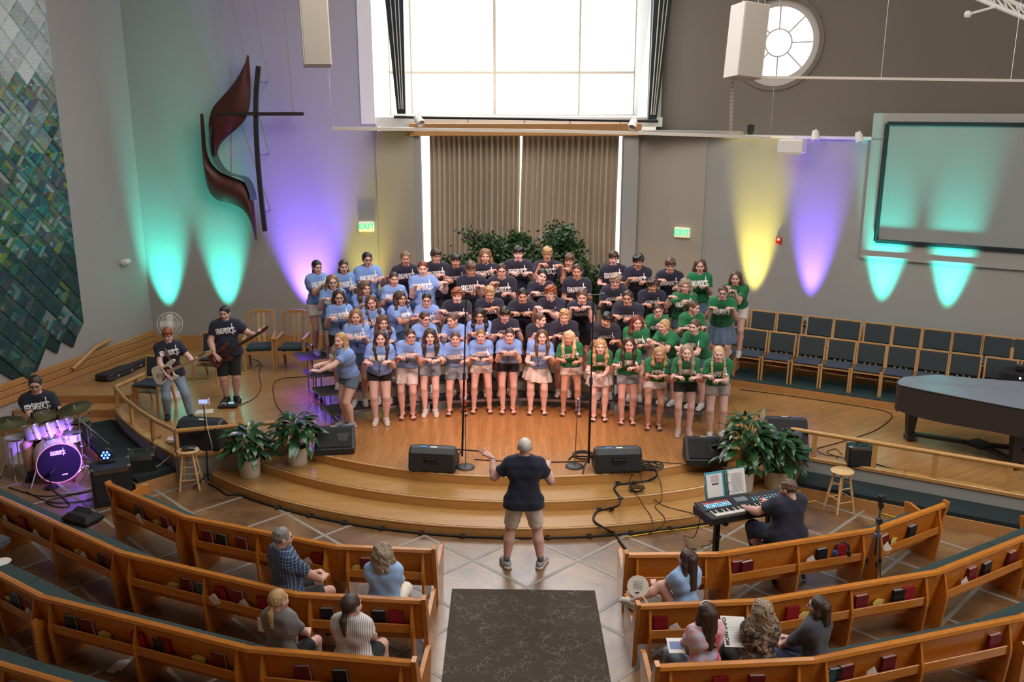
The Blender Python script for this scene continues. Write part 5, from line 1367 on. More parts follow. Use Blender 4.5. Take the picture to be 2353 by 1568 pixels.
    def conform(U, up0, lift):                    # U: (n,2) metres left-to-right, up; laid on the chest
        cx_ = ch+s2*.02*h+s2*up0
        Q = cx_-lat*U[:, :1]+s2*U[:, 1:2]+fw*.30; act = np.ones(len(Q), bool)
        for _ in range(26):
            dd = fshirt(Q.astype(np.float32))-lift; Q = Q-fw*np.clip(dd, -.02, .06)[:, None]*.85
        return Q
    if g('logo', True):
        sc_ = .185*h/1.75; a_ = .10; U = (LOGOV-np.array([.86, .2]))*sc_
        U = np.stack([U[:, 0]*math.cos(a_)-U[:, 1]*math.sin(a_), U[:, 0]*math.sin(a_)+U[:, 1]*math.cos(a_)], 1)
        np_obj('shirt_print', W2(conform(U, .018*h, .0035)), LOGO.f, [M_LOGO], top)
    if g('lanyard'):
        mb = MB(); ln = .20*h/1.7
        ys = [(-.055, .10), (-.045, .06), (-.03, .0), (-.012, -.09), (0, -ln+.04), (.012, -.09), (.03, 0), (.045, .06), (.055, .10)]
        sp = spline([(a, b) for a, b in ys], 3)
        for i in range(len(sp)-1):
            a, b = Vector((sp[i][0], sp[i][1], 0)), Vector((sp[i+1][0], sp[i+1][1], 0)); d = (b-a).normalized(); n = Vector((-d.y, d.x, 0))*.0028
            mb.add([a-n, b-n, b+n, a+n], [(0, 1, 2, 3)])
        for (x0, y0, x1, y1) in ((-.006, -ln-.03, .006, -ln+.04), (-.02, -ln+.012, .02, -ln+.024)):
            mb.add([(x0, y0, 0), (x1, y0, 0), (x1, y1, 0), (x0, y1, 0)], [(0, 1, 2, 3)])
        U = np.array([p[:2] for p in mb.v], np.float32)
        np_obj('lanyard', W2(conform(U, 0, .006)), mb.f, [M_LANY], top)
    # ---- lower clothing
    low = g('low', ('shorts', 'denim', .42))
    if low and low[0] in ('shorts', 'pants'):
        fr = low[2]; gl = .011
        def flow(Pt):
            d = caps(Pt, P-lat*hipw, P+lat*hipw, .054*q+gl, .054*q+gl)
            for i, (hip, kn) in enumerate(knees):
                en = hip+(kn-hip)*min(fr, 1); dn = (kn-hip)/np.linalg.norm(kn-hip); re = .055*q+(.034*q-.055*q)*min(fr, 1)
                if fr <= 1: d = smin(d, np.maximum(caps(Pt, hip, en+dn*.05, .055*q+gl, re+gl*1.8), (Pt-en) @ dn), .03)
                else:
                    A = ank[i]; d = smin(d, caps(Pt, hip, kn, .055*q+gl, .034*q+gl*1.2), .03); d = smin(d, np.maximum(caps(Pt, kn, A, .041*q+gl, .027*h+gl*1.4), -(Pt[:, 2]-.03)), .02)
            d = d+.003*np.sin(Pt[:, 2]*60+Pt[:, 0]*30)*np.sin(Pt[:, 1]*40)
            return np.maximum(d, (Pt-(P+s1*(.045*h if sit is None else .05*h+.045*q))) @ s1)
        pts = np.array([P-lat*hipw, P+lat*hipw]+[x for k_ in knees for x in k_]+(ank if fr > 1 else []))
        lo, hi = pts.min(0)-.12*w, pts.max(0)+.12*w
        if sit is None and fr <= 1: lo[2] = max(lo[2], P[2]-.26*h*fr-.06-.08)
        V_, F_ = grid_nets(flow, lo, hi, .02)
        np_obj('trousers' if fr > 1 else 'shorts', W2(V_), F_, [CL[low[1]]], po)
    elif low and low[0] == 'skirt':
        mb = MB(); Rg = []; nn = 48
        for (dz, rr, am) in ((.05, .080, 0), (.0, .100, .003), (-.05, .112, .009), (-.10, .126, .014), (-.17, .142, .022), (-.175, .140, .022), (-.15, .115, 0)):
            c = P+v3(0, 0, 1)*dz*h*low[2]
            Rg.append([c+lat*(rr*h*w**.6+am*math.sin(12*t))*math.cos(t)+v3(0, 1, 0)*(rr*h*.9*w**.6+am*math.sin(12*t))*math.sin(t) for t in [2*PI*i/nn for i in range(nn)]])
        mb.rings([[Vector(map(float, p)) for p in R_] for R_ in Rg], cap=False)
        np_obj('skirt', W2(np.array([tuple(p) for p in mb.v], np.float32)), mb.f, [CL[low[1]]], po)
    # ---- shoes
    if g('shoes', True):
        for (M, o_, s) in shoes:
            if kind in ('sandal', 'red', 'flip'):
                mm = {'sandal': M_SANDAL, 'red': M_SANDR, 'flip': M_SHOEB}[kind]
                V_, F_ = foot_mesh('sole'); X = V_.copy(); X[:, 2] *= .6
                sho = np_obj('sandal', W2((X*hs) @ M.T+o_), F_, [mm], po)
                mb = MB()
                Z = .018
                if kind == 'flip': arcs = [[(0, .14, .03+Z), (-.02, .09, .045+Z), (-.038, .04, .02+Z)], [(0, .14, .03+Z), (.02, .09, .045+Z), (.038, .04, .02+Z)]]
                else: arcs = [[(-.044, y, .005+Z), (-.038, y, .028+Z*.8+dz), (0, y+.006, .040+dz+Z*.6), (.038, y, .028+Z*.8+dz), (.044, y, .005+Z)] for y, dz in ((.125, 0), (.075, .010))]+[[(-.036, -.02, .06+Z), (0, .045, .072+Z), (.036, -.02, .06+Z), (0, -.072, .06+Z), (-.036, -.02, .06+Z)]]
                for a in arcs: mb.tube(spline(a, 3), .0065, 5)
                X = np.array([tuple(p) for p in mb.v], np.float32); np_obj('strap', W2((X*hs) @ M.T+o_), mb.f, [mm], sho)
            else:
                mm = {'white': M_SHOEW, 'grey': M_SHOEG, 'black': M_SHOEB, 'pink': mat('sneaker_pink', (.55, .36, .33), .6)}[kind]
                V_, F_ = foot_mesh('shoe'); sho = np_obj('shoe', W2((V_*hs) @ M.T+o_), F_, [mm], po)
                V_, F_ = foot_mesh('sole'); np_obj('sole', W2((V_*hs) @ M.T+o_), F_, [M_SOLE if kind != 'black' else M_RUBBER], sho)
                if g('sock'):
                    mb = MB(); a = o_+v3(0, 0, .07*hs); b = a+v3(0, -.005, .075*hs); mb.tube([tuple(map(float, a)), tuple(map(float, b))], [.040*hs, .041*hs], 12)
                    np_obj('sock', W2(np.array([tuple(p) for p in mb.v], np.float32)), mb.f, [g('sock') if g('sock') is not True else CL['white']], po)
    if g('headband'):
        mb = MB(); mb.tube([(.089*math.cos(a), -.005+.035*math.sin(a), .03+.10*math.sin(a)) for a in [PI*k/14 for k in range(15)]], .006, 6)
        np_obj('headband', W2(toH(np.array([tuple(p) for p in mb.v], np.float32))), mb.f, [M_LOGO], po)
    if g('band'):
        i = g('band')-1; t = hands[i][0]; a, e, t0 = arms[i]; dn = (t0-e)/np.linalg.norm(t0-e)
        mb = MB(); c = t-dn*.012*h; mb.tube([tuple(map(float, c-dn*.006)), tuple(map(float, c+dn*.006))], .0205*h, 10)
        np_obj('wrist_band', W2(np.array([tuple(p) for p in mb.v], np.float32)), mb.f, [M_BAND], po)
    return po, J, R, h, hands, hs
def hash_(s): return sum((i+1)*ord(c) for i, c in enumerate(s))*7919 % 9973
# ================================================================ CHORAL RISERS AND CHOIR
RCX, RCY, R1_, RD = .1, 9.35, 6.5, .52
def rowpos(x, row):                        # feet on tier row (1..4)
    R_ = R1_+RD*(row-1)+.24; dx = x-RCX
    return (x, RCY+math.sqrt(max(.1, R_*R_-dx*dx)), S+.2*row)
AN = [-30, -15, 0, 15, 29.5]
SEC = ['on the bass player side', 'left of centre', 'right of centre', 'on the piano side']
for i in range(4):
    a0, a1 = math.radians(AN[i]), math.radians(AN[i+1]); e = .003
    PT = lambda R_, a: (RCX+R_*math.sin(a), RCY+R_*math.cos(a))
    am = (a0+a1)/2; c = PT(R1_, am)
    t = thing('choral_riser', 'four step folding choir platform section with black decks %s' % ['nearest the bass player', 'second from the bass player', 'third from the bass player', 'nearest the piano'][i], 'riser', (c[0], c[1], S), group='folding choir platforms')
    for k in range(4):
        r0 = R1_+RD*k; r1 = r0+RD-.05; z = S+.2*(k+1)
        q = [PT(r0, a0+e), PT(r0, a1-e), PT(r1, a1-e), PT(r1, a0+e)]
        mb = MB(); mb.prism(q, z-.035, z); d = mb.build('deck', M_DECK, t, world=True)
        mb = MB()
        for j in range(4):
            a, b = q[j], q[(j+1) % 4]; mb.bar((a[0], a[1], z-.025), (b[0], b[1], z-.025), .02, .045)
        mb.build('edge_frame', M_ALU, d, world=False).location = (-t.location.x, -t.location.y, -t.location.z)
        for aa in (a0+.03, a1-.03):
            for rr in (r0+.06, r1-.06):
                p = PT(rr, aa); mb = MB(); mb.tube([(p[0], p[1], z-.04), (p[0], p[1], S)], .014, 6); mb.build('leg', M_ALU, t, world=True)
    for aa in (a0+.03, a1-.03):
        p, q = PT(R1_+.06, aa), PT(R1_+RD*4-.1, aa)
        mb = MB(); mb.bar((p[0], p[1], S+.05), (q[0], q[1], S+.05), .025, .03); mb.build('base_rail', M_ALU, t, world=True)
        for rr in (R1_+RD*2.2, R1_+RD*2.8):
            p = PT(rr, aa); mb = MB(); M = Matrix.Rotation(PI/2, 3, 'Y'); M = rotz(-aa) @ M; mb.lathe([(.001, -.02), (.06, -.02), (.065, 0), (.06, .02), (.001, .02)], (p[0], p[1], S+.066), 14, M); mb.build('wheel', M_RUBBER, t, world=True, smooth=True)
COLN = {'blue': 'light blue', 'navy': 'navy', 'green': 'green'}
HN = {'blond': 'blond', 'pale': 'pale blond', 'brown': 'brown', 'dark': 'dark brown', 'black': 'black', 'light': 'light brown', 'ginger': 'ginger', 'auburn': 'dark red', 'grey': 'grey', 'ash': 'ash blond'}
SN = {'short': 'short', 'fringe': 'fringed', 'curly': 'curly', 'spiky': 'spiky', 'updo': 'tied up', 'pony': 'ponytailed', 'lowpony': 'ponytailed', 'braids': 'braided', 'bob': 'bobbed', 'long': 'long', 'longback': 'long', 'wavylong': 'long wavy', 'wavybob': 'wavy', 'buzz': 'cropped'}
RWN = ['front row', 'second row', 'third row', 'fourth row', 'back row']
# head x, y, shirt, sex, hair style, hair colour, options ; front row also has feet x, y
F_ = [
 (782, 764, 'blue', 'f', 'long', 'blond', 802, 978, dict(w=1.18, face=(-.72, -.7), low=('shorts', 'denim', .42), shoe='grey', hands=[(-.10, .24, -.17), (.02, .30, -.20)], yaw=.35, mouth='o', twist=0)),
 (874, 760, 'blue', 'f', 'long', 'dark', 876, 970, dict(w=1.18, low=('shorts', 'black', .36), shoe='white', sock=True, hands=[(-.16, .20, -.14), (.10, .16, -.15)])),
 (943, 756, 'blue', 'f', 'updo', 'dark', 937, 957, dict(w=1.02, low=('shorts', 'white', .72), shoe='red', glasses=1, mouth='s', yaw=.2)),
 (988, 756, 'blue', 'f', 'wavylong', 'dark', 989, 950, dict(low=('shorts', 'ldenim', .5), shoe='white', skin=1, hands=[(-.05, .2, -.15), (.10, .2, -.16)])),
 (1046, 762, 'blue', 'f', 'updo', 'brown', 1050, 948, dict(w=1.1, low=('shorts', 'ldenim', .62), shoe='flip', mouth='s', stance=.13, hands=[(-.19, .18, -.13), (.13, .18, -.16)])),
 (1105, 756, 'blue', 'f', 'updo', 'light', 1107, 943, dict(w=1.0, low=('shorts', 'white', .42), shoe='sandal', stance=.14, hands=[(-.10, .2, -.15), (.08, .2, -.16)])),
 (1171, 754, 'blue', 'f', 'pony', 'dark', 1167, 944, dict(low=('shorts', 'black', .42), shoe='red', mouth='s', hands=[(-.09, .18, -.09), (.07, .18, -.09)])),
 (1246, 757, 'blue', 'f', 'long', 'brown', 1234, 946, dict(w=1.22, low=('skirt', 'white', 1.0), shoe='sandal', mouth='s', stance=.12, hands=[(-.15, .2, -.19), (.11, .2, -.13)])),
 (1308, 760, 'green', 'f', 'long', 'pale', 1311, 949, dict(w=1.02, low=('shorts', 'white', .40), shoe='sandal', mouth='s', skin=2, stance=.13, yaw=-.25, hands=[(-.13, .18, -.15), (.11, .18, -.17)])),
 (1380, 780, 'green', 'f', 'wavylong', 'blond', 1376, 961, dict(low=('skirt', 'white', .95), shoe='flip', mouth='s', skin=1, hands=[(-.13, .2, -.2), (.03, .2, -.22)])),
 (1446, 775, 'green', 'f', 'long', 'dark', 1440, 969, dict(w=1.02, low=('shorts', 'ldenim', .45), shoe='sandal', hands=[(-.17, .18, -.13), (.06, .2, -.15)])),
 (1516, 797, 'green', 'f', 'bob', 'blond', 1501, 981, dict(low=('shorts', 'white', .42), shoe='sandal', bend=.07, mouth='s', skin=2, hands=[(-.08, .2, -.14), (.07, .2, -.13)])),
 (1579, 792, 'green', 'f', 'long', 'ash', 1570, 996, dict(w=.95, low=('shorts', 'black', .42), shoe='pink', sock=True, mouth='s', skin=1, hands=[(-.11, .2, -.15), (.10, .2, -.15)])),
 (1653, 795, 'green', 'f', 'braids', 'pale', 1643, 1003, dict(w=1.05, low=('shorts', 'pattern', .45), shoe='white', sock=True, skin=1, bend=.04, mouth='s', hands=[(-.14, .18, -.13), (.02, .2, -.16)])),
]
def choir(x, y, top, sex, hair, hc, row, opt, feet=None, lab=''):
    d = dict(opt); Y = None
    if feet: at = G(feet[0], feet[1]+2, S); d['feetfixed'] = True
    else:
        q = D(x, y, 16.5); at = Vector(rowpos(q.x, row))
        d['row'] = row
    cx_ = at.x-.2
    face = d.pop('face', None) or (-.05*cx_+d.get('turn', 0)+.0, -1)
    fo = d.get('shoe', 'white')
    d.update(at=at, head=(x, y), top=top, sex=sex, hair=hair, hc=hc, face=face, label=lab, group='%s choir singers' % COLN[top])
    if 'hands' in d: d['hands'] = [(a*.92, b-.015, c+.055) for a, b, c in d['hands']]
    d.setdefault('lanyard', (hash_(lab) % 3) != 0); d.setdefault('pitch', -.12 if row else -.05)
    rng = random.Random(hash_(lab))
    if 'hands' not in d: d['hands'] = [(-.10+rng.uniform(-.03, .03), .175+rng.uniform(-.02, .02), -.055+rng.uniform(-.05, .04)), (.10+rng.uniform(-.03, .03), .175+rng.uniform(-.02, .02), -.055+rng.uniform(-.05, .04))]
    if sex == 'm': d.setdefault('skin', rng.choice([0, 0, 1, 2])); d.setdefault('low', ('shorts', rng.choice(['khaki', 'black', 'charcoal']), .8))
    d.setdefault('skin', rng.choice([0, 0, 1])); d.setdefault('mouth', rng.choice('oocs')); d.setdefault('band', rng.choice([0, 1, 2, 2]))
    if row: d.setdefault('res', .024); d.setdefault('sres', .019)
    return person(lab, d)
BACK = [
 [ # second row
 (816, 711, 'blue', 'f', 'long', 'light', dict(low=('shorts', 'denim', .45))),
 (879, 724, 'blue', 'f', 'wavylong', 'brown', dict(yaw=.1, turn=.15)), (976, 716, 'blue', 'f', 'updo', 'dark', dict(glasses=1, turn=.35, yaw=.2, hands=[(-.0, .23, -.12), (.12, .2, -.10)])),
 (1040, 719, 'blue', 'f', 'updo', 'brown', dict(yaw=-.5, turn=-.25)), (1102, 709, 'blue', 'f', 'wavylong', 'black', dict(glasses=1, skin=2, w=1.12)),
 (1160, 705, 'navy', 'm', 'fringe', 'black', dict(pitch=-.3)), (1242, 718, 'navy', 'm', 'short', 'brown', dict(yaw=.75, turn=.2)), (1297, 710, 'navy', 'm', 'spiky', 'blond', dict(pitch=-.25)),
 (1394, 717, 'navy', 'm', 'fringe', 'black', dict(tilt=.3, pitch=-.25, skin=2)), (1464, 724, 'green', 'f', 'bob', 'auburn', dict(w=1.1, yaw=.25)),
 (1527, 733, 'green', 'f', 'lowpony', 'blond', dict(turn=-.8, yaw=-.2, hands=[(-.06, .26, -.06), (.06, .25, -.09)])), (1597, 733, 'green', 'f', 'pony', 'brown', dict(turn=-.5, yaw=-.1, shoe='white', hands=[(-.13, .22, -.14), (.0, .24, -.18)]))],
 [ # third row
 (775, 668, 'blue', 'f', 'long', 'dark', dict(glasses=1, turn=.1, low=('shorts', 'black', .4))), (853, 678, 'blue', 'f', 'long', 'brown', dict(tilt=-.15)), (920, 669, 'blue', 'f', 'wavylong', 'dark', dict(turn=.75, skin=2, hands=[(-.02, .27, -.12), (.10, .24, -.14)])),
 (980, 673, 'blue', 'f', 'updo', 'black', dict(glasses=1)), (1050, 661, 'navy', 'm', 'curly', 'ginger', dict(skin=1, hands=[(-.19, .16, -.08), (.09, .20, -.10)])), (1125, 657, 'navy', 'm', 'spiky', 'blond', dict(pitch=-.3, hands=[(-.05, .18, -.08), (.08, .2, -.06)])),
 (1201, 662, 'navy', 'm', 'short', 'black', dict(skin=2, pitch=-.25)), (1265, 655, 'navy', 'm', 'curly', 'ginger', dict(glasses=1, turn=-.3, hands=[(-.1, .24, -.06), (.04, .25, -.09)])), (1338, 664, 'navy', 'm', 'short', 'brown', dict(pitch=-.25, hands=[(-.11, .18, -.04), (.07, .18, -.03)])),
 (1443, 667, 'navy', 'm', 'short', 'dark', dict(glasses=1, w=1.22, turn=-.2)), (1513, 698, 'green', 'f', 'updo', 'dark', dict(glasses=1, tilt=-.2, hands=[(-.17, .24, -.05), (.04, .2, -.05)], hdir=[(-.3, .5, .8), (-.3, .9, -.1)], pose=('spread', 'claw'))),
 (1595, 690, 'green', 'f', 'pony', 'brown', dict(yaw=.8, turn=.2, hands=[(-.14, .2, -.13), (.1, .2, -.12)]))],
 [ # fourth row
 (765, 628, 'blue', 'f', 'long', 'light', dict(glasses=1, turn=.2)), (838, 646, 'blue', 'f', 'wavylong', 'brown', dict(turn=.35, yaw=.2)), (904, 625, 'blue', 'f', 'updo', 'dark', dict(turn=.2)),
 (971, 602, 'blue', 'f', 'updo', 'auburn', dict(w=1.28, low=('shorts', 'khaki', .6), hands=[(-.08, .22, -.07), (.24, .18, -.05)])), (1082, 599, 'navy', 'm', 'fringe', 'brown', dict(glasses=1, pitch=-.25, yaw=.2, hands=[(-.04, .2, -.14), (.28, .1, -.07)])), (1153, 605, 'navy', 'm', 'short', 'dark', dict(glasses=1, w=1.22, hands=[(-.26, .12, -.08), (.08, .2, -.14)])),
 (1245, 617, 'navy', 'm', 'short', 'black', dict(tilt=.3, yaw=.2)), (1327, 606, 'navy', 'm', 'short', 'dark', dict(skin=2, yaw=-.15, hands=[(-.12, .16, -.2), (.10, .16, -.16)])), (1414, 628, 'navy', 'm', 'curly', 'ash', dict(glasses=1, pitch=-.2)),
 (1500, 638, 'navy', 'm', 'curly', 'dark', dict(skin=2, pitch=-.3)), (1575, 641, 'green', 'f', 'wavybob', 'ash', dict(mouth='s', w=1.1, hands=[(-.17, .19, -.03), (.04, .2, -.07)])), (1662, 656, 'green', 'f', 'updo', 'brown', dict(w=1.28, glasses=1, mouth='s', low=('skirt', 'denim', 1.25), turn=-.1))],
 [ # back row
 (725, 599, 'blue', 'f', 'lowpony', 'black', dict(low=('shorts', 'white', .45), shoe='grey', turn=.5, w=1.05, hands=[(-.02, .2, -.10), (.09, .2, -.08)])), (788, 597, 'blue', 'f', 'braids', 'dark', dict(turn=.2)), (845, 577, 'blue', 'f', 'lowpony', 'black', dict(glasses=1, w=1.28, turn=.25, hands=[(-.05, .22, -.12), (.12, .22, -.1)])),
 (931, 577, 'navy', 'm', 'short', 'light', dict(turn=.15, hands=[(-.22, .12, -.10), (.1, .2, -.15)])), (1001, 571, 'navy', 'm', 'fringe', 'dark', dict(glasses=1, yaw=.3)), (1047, 582, 'navy', 'm', 'fringe', 'black', dict(skin=2, hands=[(-.12, .2, -.12), (.2, .16, -.03)])),
 (1115, 572, 'navy', 'm', 'wavylong', 'light', dict(beard=1, hands=[(-.08, .2, -.10), (.12, .2, -.06)])), (1191, 564, 'navy', 'm', 'fringe', 'black', dict(skin=1, w=1.08)), (1258, 567, 'navy', 'm', 'fringe', 'blond', dict(glasses=1, hands=[(-.08, .18, -.02), (.15, .2, -.03)])),
 (1309, 582, 'navy', 'm', 'fringe', 'brown', dict(beard=0, turn=-.25, hands=[(-.02, .18, -.01), (.1, .2, -.12)])), (1411, 577, 'navy', 'm', 'fringe', 'dark', dict(h=1.8, hands=[(-.15, .12, -.2), (.1, .18, -.17)])), (1467, 583, 'navy', 'm', 'curly', 'black', dict(pitch=-.25, w=1.05)), (1541, 592, 'navy', 'm', 'fringe', 'brown', dict(glasses=1, mouth='s', pitch=-.2)),
 (1611, 596, 'green', 'f', 'longback', 'brown', dict(w=1.1, sex_='m')), (1692, 623, 'green', 'f', 'longback', 'brown', dict(mouth='s', turn=-.25, low=('shorts', 'white', .5), hands=[(-.1, .16, -.03), (.02, .18, -.06)]))]]
def label_for(top, sex, hair, hc, opt, rown, i, n, seen):
    b = '%s-shirted singer, %s %s hair%s, %s from the bass player, %s' % (COLN[top].replace(' ', '-'), SN[hair], HN[hc], ', glasses' if opt.get('glasses') else '', ORD[i] if i < 14 else 'last', RWN[rown])
    return b
import os
QUICK = 0
for i, (x, y, top, sex, hair, hc, fx, fy, opt) in enumerate(F_):
    choir(x, y, top, sex, hair, hc, 0, opt, (fx, fy), label_for(top, sex, hair, hc, opt, 0, i, 0, 0))
for rw, row in enumerate(BACK):
    for i, (x, y, top, sex, hair, hc, opt) in enumerate(row):
        choir(x, y, top, sex, hair, hc, rw+1, opt, None, label_for(top, sex, hair, hc, opt, rw+1, i, 0, 0))
# ================================================================ CONDUCTOR, BAND, AUDIENCE
person('conductor', dict(band=1, hem=1.7, at=G(1203, 1303, 0), head=(1206, 1004), sex='m', h=1.86, w=1.2, face=(.02, 1), top='navy', low=('shorts', 'stone', .85), hair='buzz', hc='white', skin=0, feet=[(-.22, 0), (.22, 0)], feetfixed=True, toes=(.25, -.25),
    hands=[(-.235, .13, -.02), (.17, .16, -.10)], hdir=[(-.8, .35, .45), (.0, .9, .3)], hup=[(0, -.3, 1), (0, 0, 1)], pose=('spread', 'relax'), lean=.07, logo=False, shoe='grey', sock=cloth('grey_sock', (.12, .12, .13)), neckhole=1.0, pitch=.05, pole=[(-.6, -.3, -1), (.6, -.3, -1)],
    label='grey-haired person in navy shirt and pale shorts conducting from the floor, back turned', mouth='c', res=.018, sres=.016))
# standing bass player
bp_, J, R_, h_, hd_, hs_ = person('bassist', dict(at=G(520, 922, S), head=(515, 703), sex='m', w=1.3, face=(.25, -1), top='navy', low=('shorts', 'black', .95), hair='short', hc='black', skin=0, lean=.05, h=1.8, fixh=True, shoe='black', yaw=-.3, mouth='c', lanyard=True,
    hands=[(-.12, .14, -.27), (.30, .16, -.10)], hdir=[(.6, .4, -.6), (.5, .2, .8)], hup=[(0, .9, .3), (.5, .6, -.3)], pose=('relax', 'grip'), pole=[(-1, -.5, -.5), (.8, -.4, -1)], toe=.3, pitch=-.15,
    label='heavyset person in navy shirt and black shorts playing a dark red bass guitar'))
gp_, J2, R2_, h2_, hd2_, hs2_ = person('guitarist', dict(at=G(392, 962, S)+Vector((0, .1, 0)), head=(383, 753), sex='m', w=1.02, face=(.45, -.9), top='navy', low=('pants', 'jeans', 1.2), hair='fringe', hc='ginger', skin=1, lean=.12, h=1.78, bend=.14, shoe='black', yaw=-.25, mouth='c',
    hands=[(-.06, .19, -.25), (.20, .22, -.16)], hdir=[(.75, .3, -.5), (.5, .3, .7)], hup=[(0, .95, .2), (.4, .6, -.4)], pose=('relax', 'grip'), pole=[(-1, -.6, -.3), (.8, -.4, -1)], feet=[(-.12, .0), (.24, .22)],
    glasses=1, pitch=-.2, label='red-haired person in navy shirt and jeans playing a cream electric guitar'))
def guitar(name, label, pbody, phead, Y0, Y1, bodyc, guard, bass=False, L_=None):
    a, b = D(pbody[0], pbody[1], Y0), D(phead[0], phead[1], Y1)
    t = thing(name, label, 'guitar', a); x = (b-a).normalized(); ln = (b-a).length
    n = (Vector((0, 0, CH))-a).normalized(); n = (n-x*n.dot(x)).normalized(); y = n.cross(x)
    M = Matrix((x, n, y)).transposed()                 # extr: local x, thickness along n, local z = y
    k = ln/(.86 if not bass else 1.0)
    out = [(-.24, -.02), (-.235, -.09), (-.19, -.145), (-.12, -.15), (-.05, -.115), (.02, -.115), (.08, -.15), (.15, -.155), (.17, -.13), (.13, -.095), (.115, -.05), (.12, .05), (.15, .075), (.215, .10), (.235, .135), (.20, .155), (.12, .145), (.04, .115), (-.03, .115), (-.10, .15), (-.17, .155), (-.22, .11)]
    out = spline(out+[out[0]], 3)[:-1]
    body = [(q[0]*k, q[1]*k) for q in out]
    mb = MB(); mb.extr(body, M, (0, 0, 0), .042); mb.build('body', bodyc, t)
    pg = [(-.12, -.11), (-.02, -.085), (.06, -.10), (.11, -.075), (.115, .04), (.05, .085), (-.02, .06), (-.06, .0)]
    mb = MB(); mb.extr([(q[0]*k, q[1]*k) for q in spline(pg+[pg[0]], 3)[:-1]], M, n*.024, .006); mb.build('pickguard', guard, t)
    NW = .026 if not bass else .03
    mb = MB(); mb.extr([(.05*k, -NW), (.05*k, NW), (ln-.10*k, NW*.75), (ln-.10*k, -NW*.75)], M, n*.032, .022); mb.build('neck', M_STOOL if not bass else mat('rosewood', (.05, .025, .015), .5), t)
    mb = MB(); hk = [(-.10, -.02), (-.10, .02), (-.06, .035), (.07, .05), (.09, .02), (.05, -.01), (-.04, -.025)]; mb.extr([(ln+q[0]*k, q[1]*k) for q in hk], M, n*.028, .016); mb.build('headstock', M_STOOL if not bass else bodyc, t)
    for i in range(3 if not bass else 2):
        mb = MB(); c = M @ Vector(((-.06+.06*i)*k, .030, -.005)); mb.box(c, (.018*k, .012, .075*k), M, bev=.004); mb.build('pickup', M_PAPER if not bass else M_BLACK, t)
    mb = MB(); mb.box(M @ Vector((-.13*k, .03, 0)), (.03*k, .014, .075*k), M, bev=.003); mb.build('bridge', M_CHROME, t)
    for i in range(3): mb = MB(); mb.lathe([(.001, 0), (.012, 0), (.010, .012), (.001, .014)], M @ Vector(((-.13+.035*i)*k, .03, -.085*k+.012*i)), 10, Matrix((x, y, n)).transposed() if False else None); mb.build('knob', M_PAPER if not bass else M_BLACK, t)
    mb = MB()
    for i in range(6 if not bass else 4): o = (-.018+.0072*i) if not bass else (-.018+.012*i); mb.tube([M @ Vector((-.13*k, .042, o)), M @ Vector((ln-.1*k, .046, o*.7))], .0009, 3, cap=False)
    mb.build('strings', M_CHROME, t)
    for i in range(6 if not bass else 4):
        c = M @ Vector((ln+(-.05+.026*i)*k, .02, .045*k)); mb = MB(); mb.ball(c, .011, 6); mb.build('tuning_peg', M_CHROME, t)
    return t
Yg = gp_.location.y-.33
guitar('electric_guitar', 'cream electric guitar with tortoiseshell plate held by the red-haired player', (382, 856), (484, 812), Yg, Yg-.10, mat('guitar_cream', (.72, .66, .48), .25, coat=.6), mat('tortoiseshell', (.07, .012, .012), .25, coat=.5, var=.6, vscale=40))
Yb = bp_.location.y-.30
guitar('bass_guitar', 'dark red sunburst bass guitar held by the heavyset player', (508, 818), (611, 757), Yb, Yb-.05, mat('bass_sunburst', (.11, .022, .012), .25, coat=.6, var=.5, vscale=5), mat('bass_guard', (.02, .01, .01), .3), True)
for (p_, J_, R0, nm, m) in ((gp_, J2, R2_, 'brown leather guitar strap over the shoulder of the red-haired guitarist', mat('strap_leather', (.10, .035, .02), .6)),):
    sh_ = Vector((R0 @ (J_['sh']+v3(.06, .05, .04))).tolist())+p_.location; ck = Vector((R0 @ (J_['chest']+v3(-.02, .15, -.1))).tolist())+p_.location
    mb = MB(); bk = Vector((R0 @ (J_['chest']+v3(-.08, -.17, 0))).tolist())+p_.location
    t = thing('guitar_strap', nm, 'strap', ck)
    pts = spline([ck, (ck+sh_)/2+Vector((R0 @ v3(.03, .06, 0)).tolist()), sh_+Vector((0, 0, .02)), (sh_+bk)/2+Vector((R0 @ v3(0, -.08, .03)).tolist()), bk], 4); pts = [Vector(p) for p in pts]
    for i in range(len(pts)-1): mb.bar(pts[i], pts[i+1], .05, .006, up=Vector((R0 @ v3(0, 1, .5)).tolist()))
    mb.build('band', m, t, world=True)
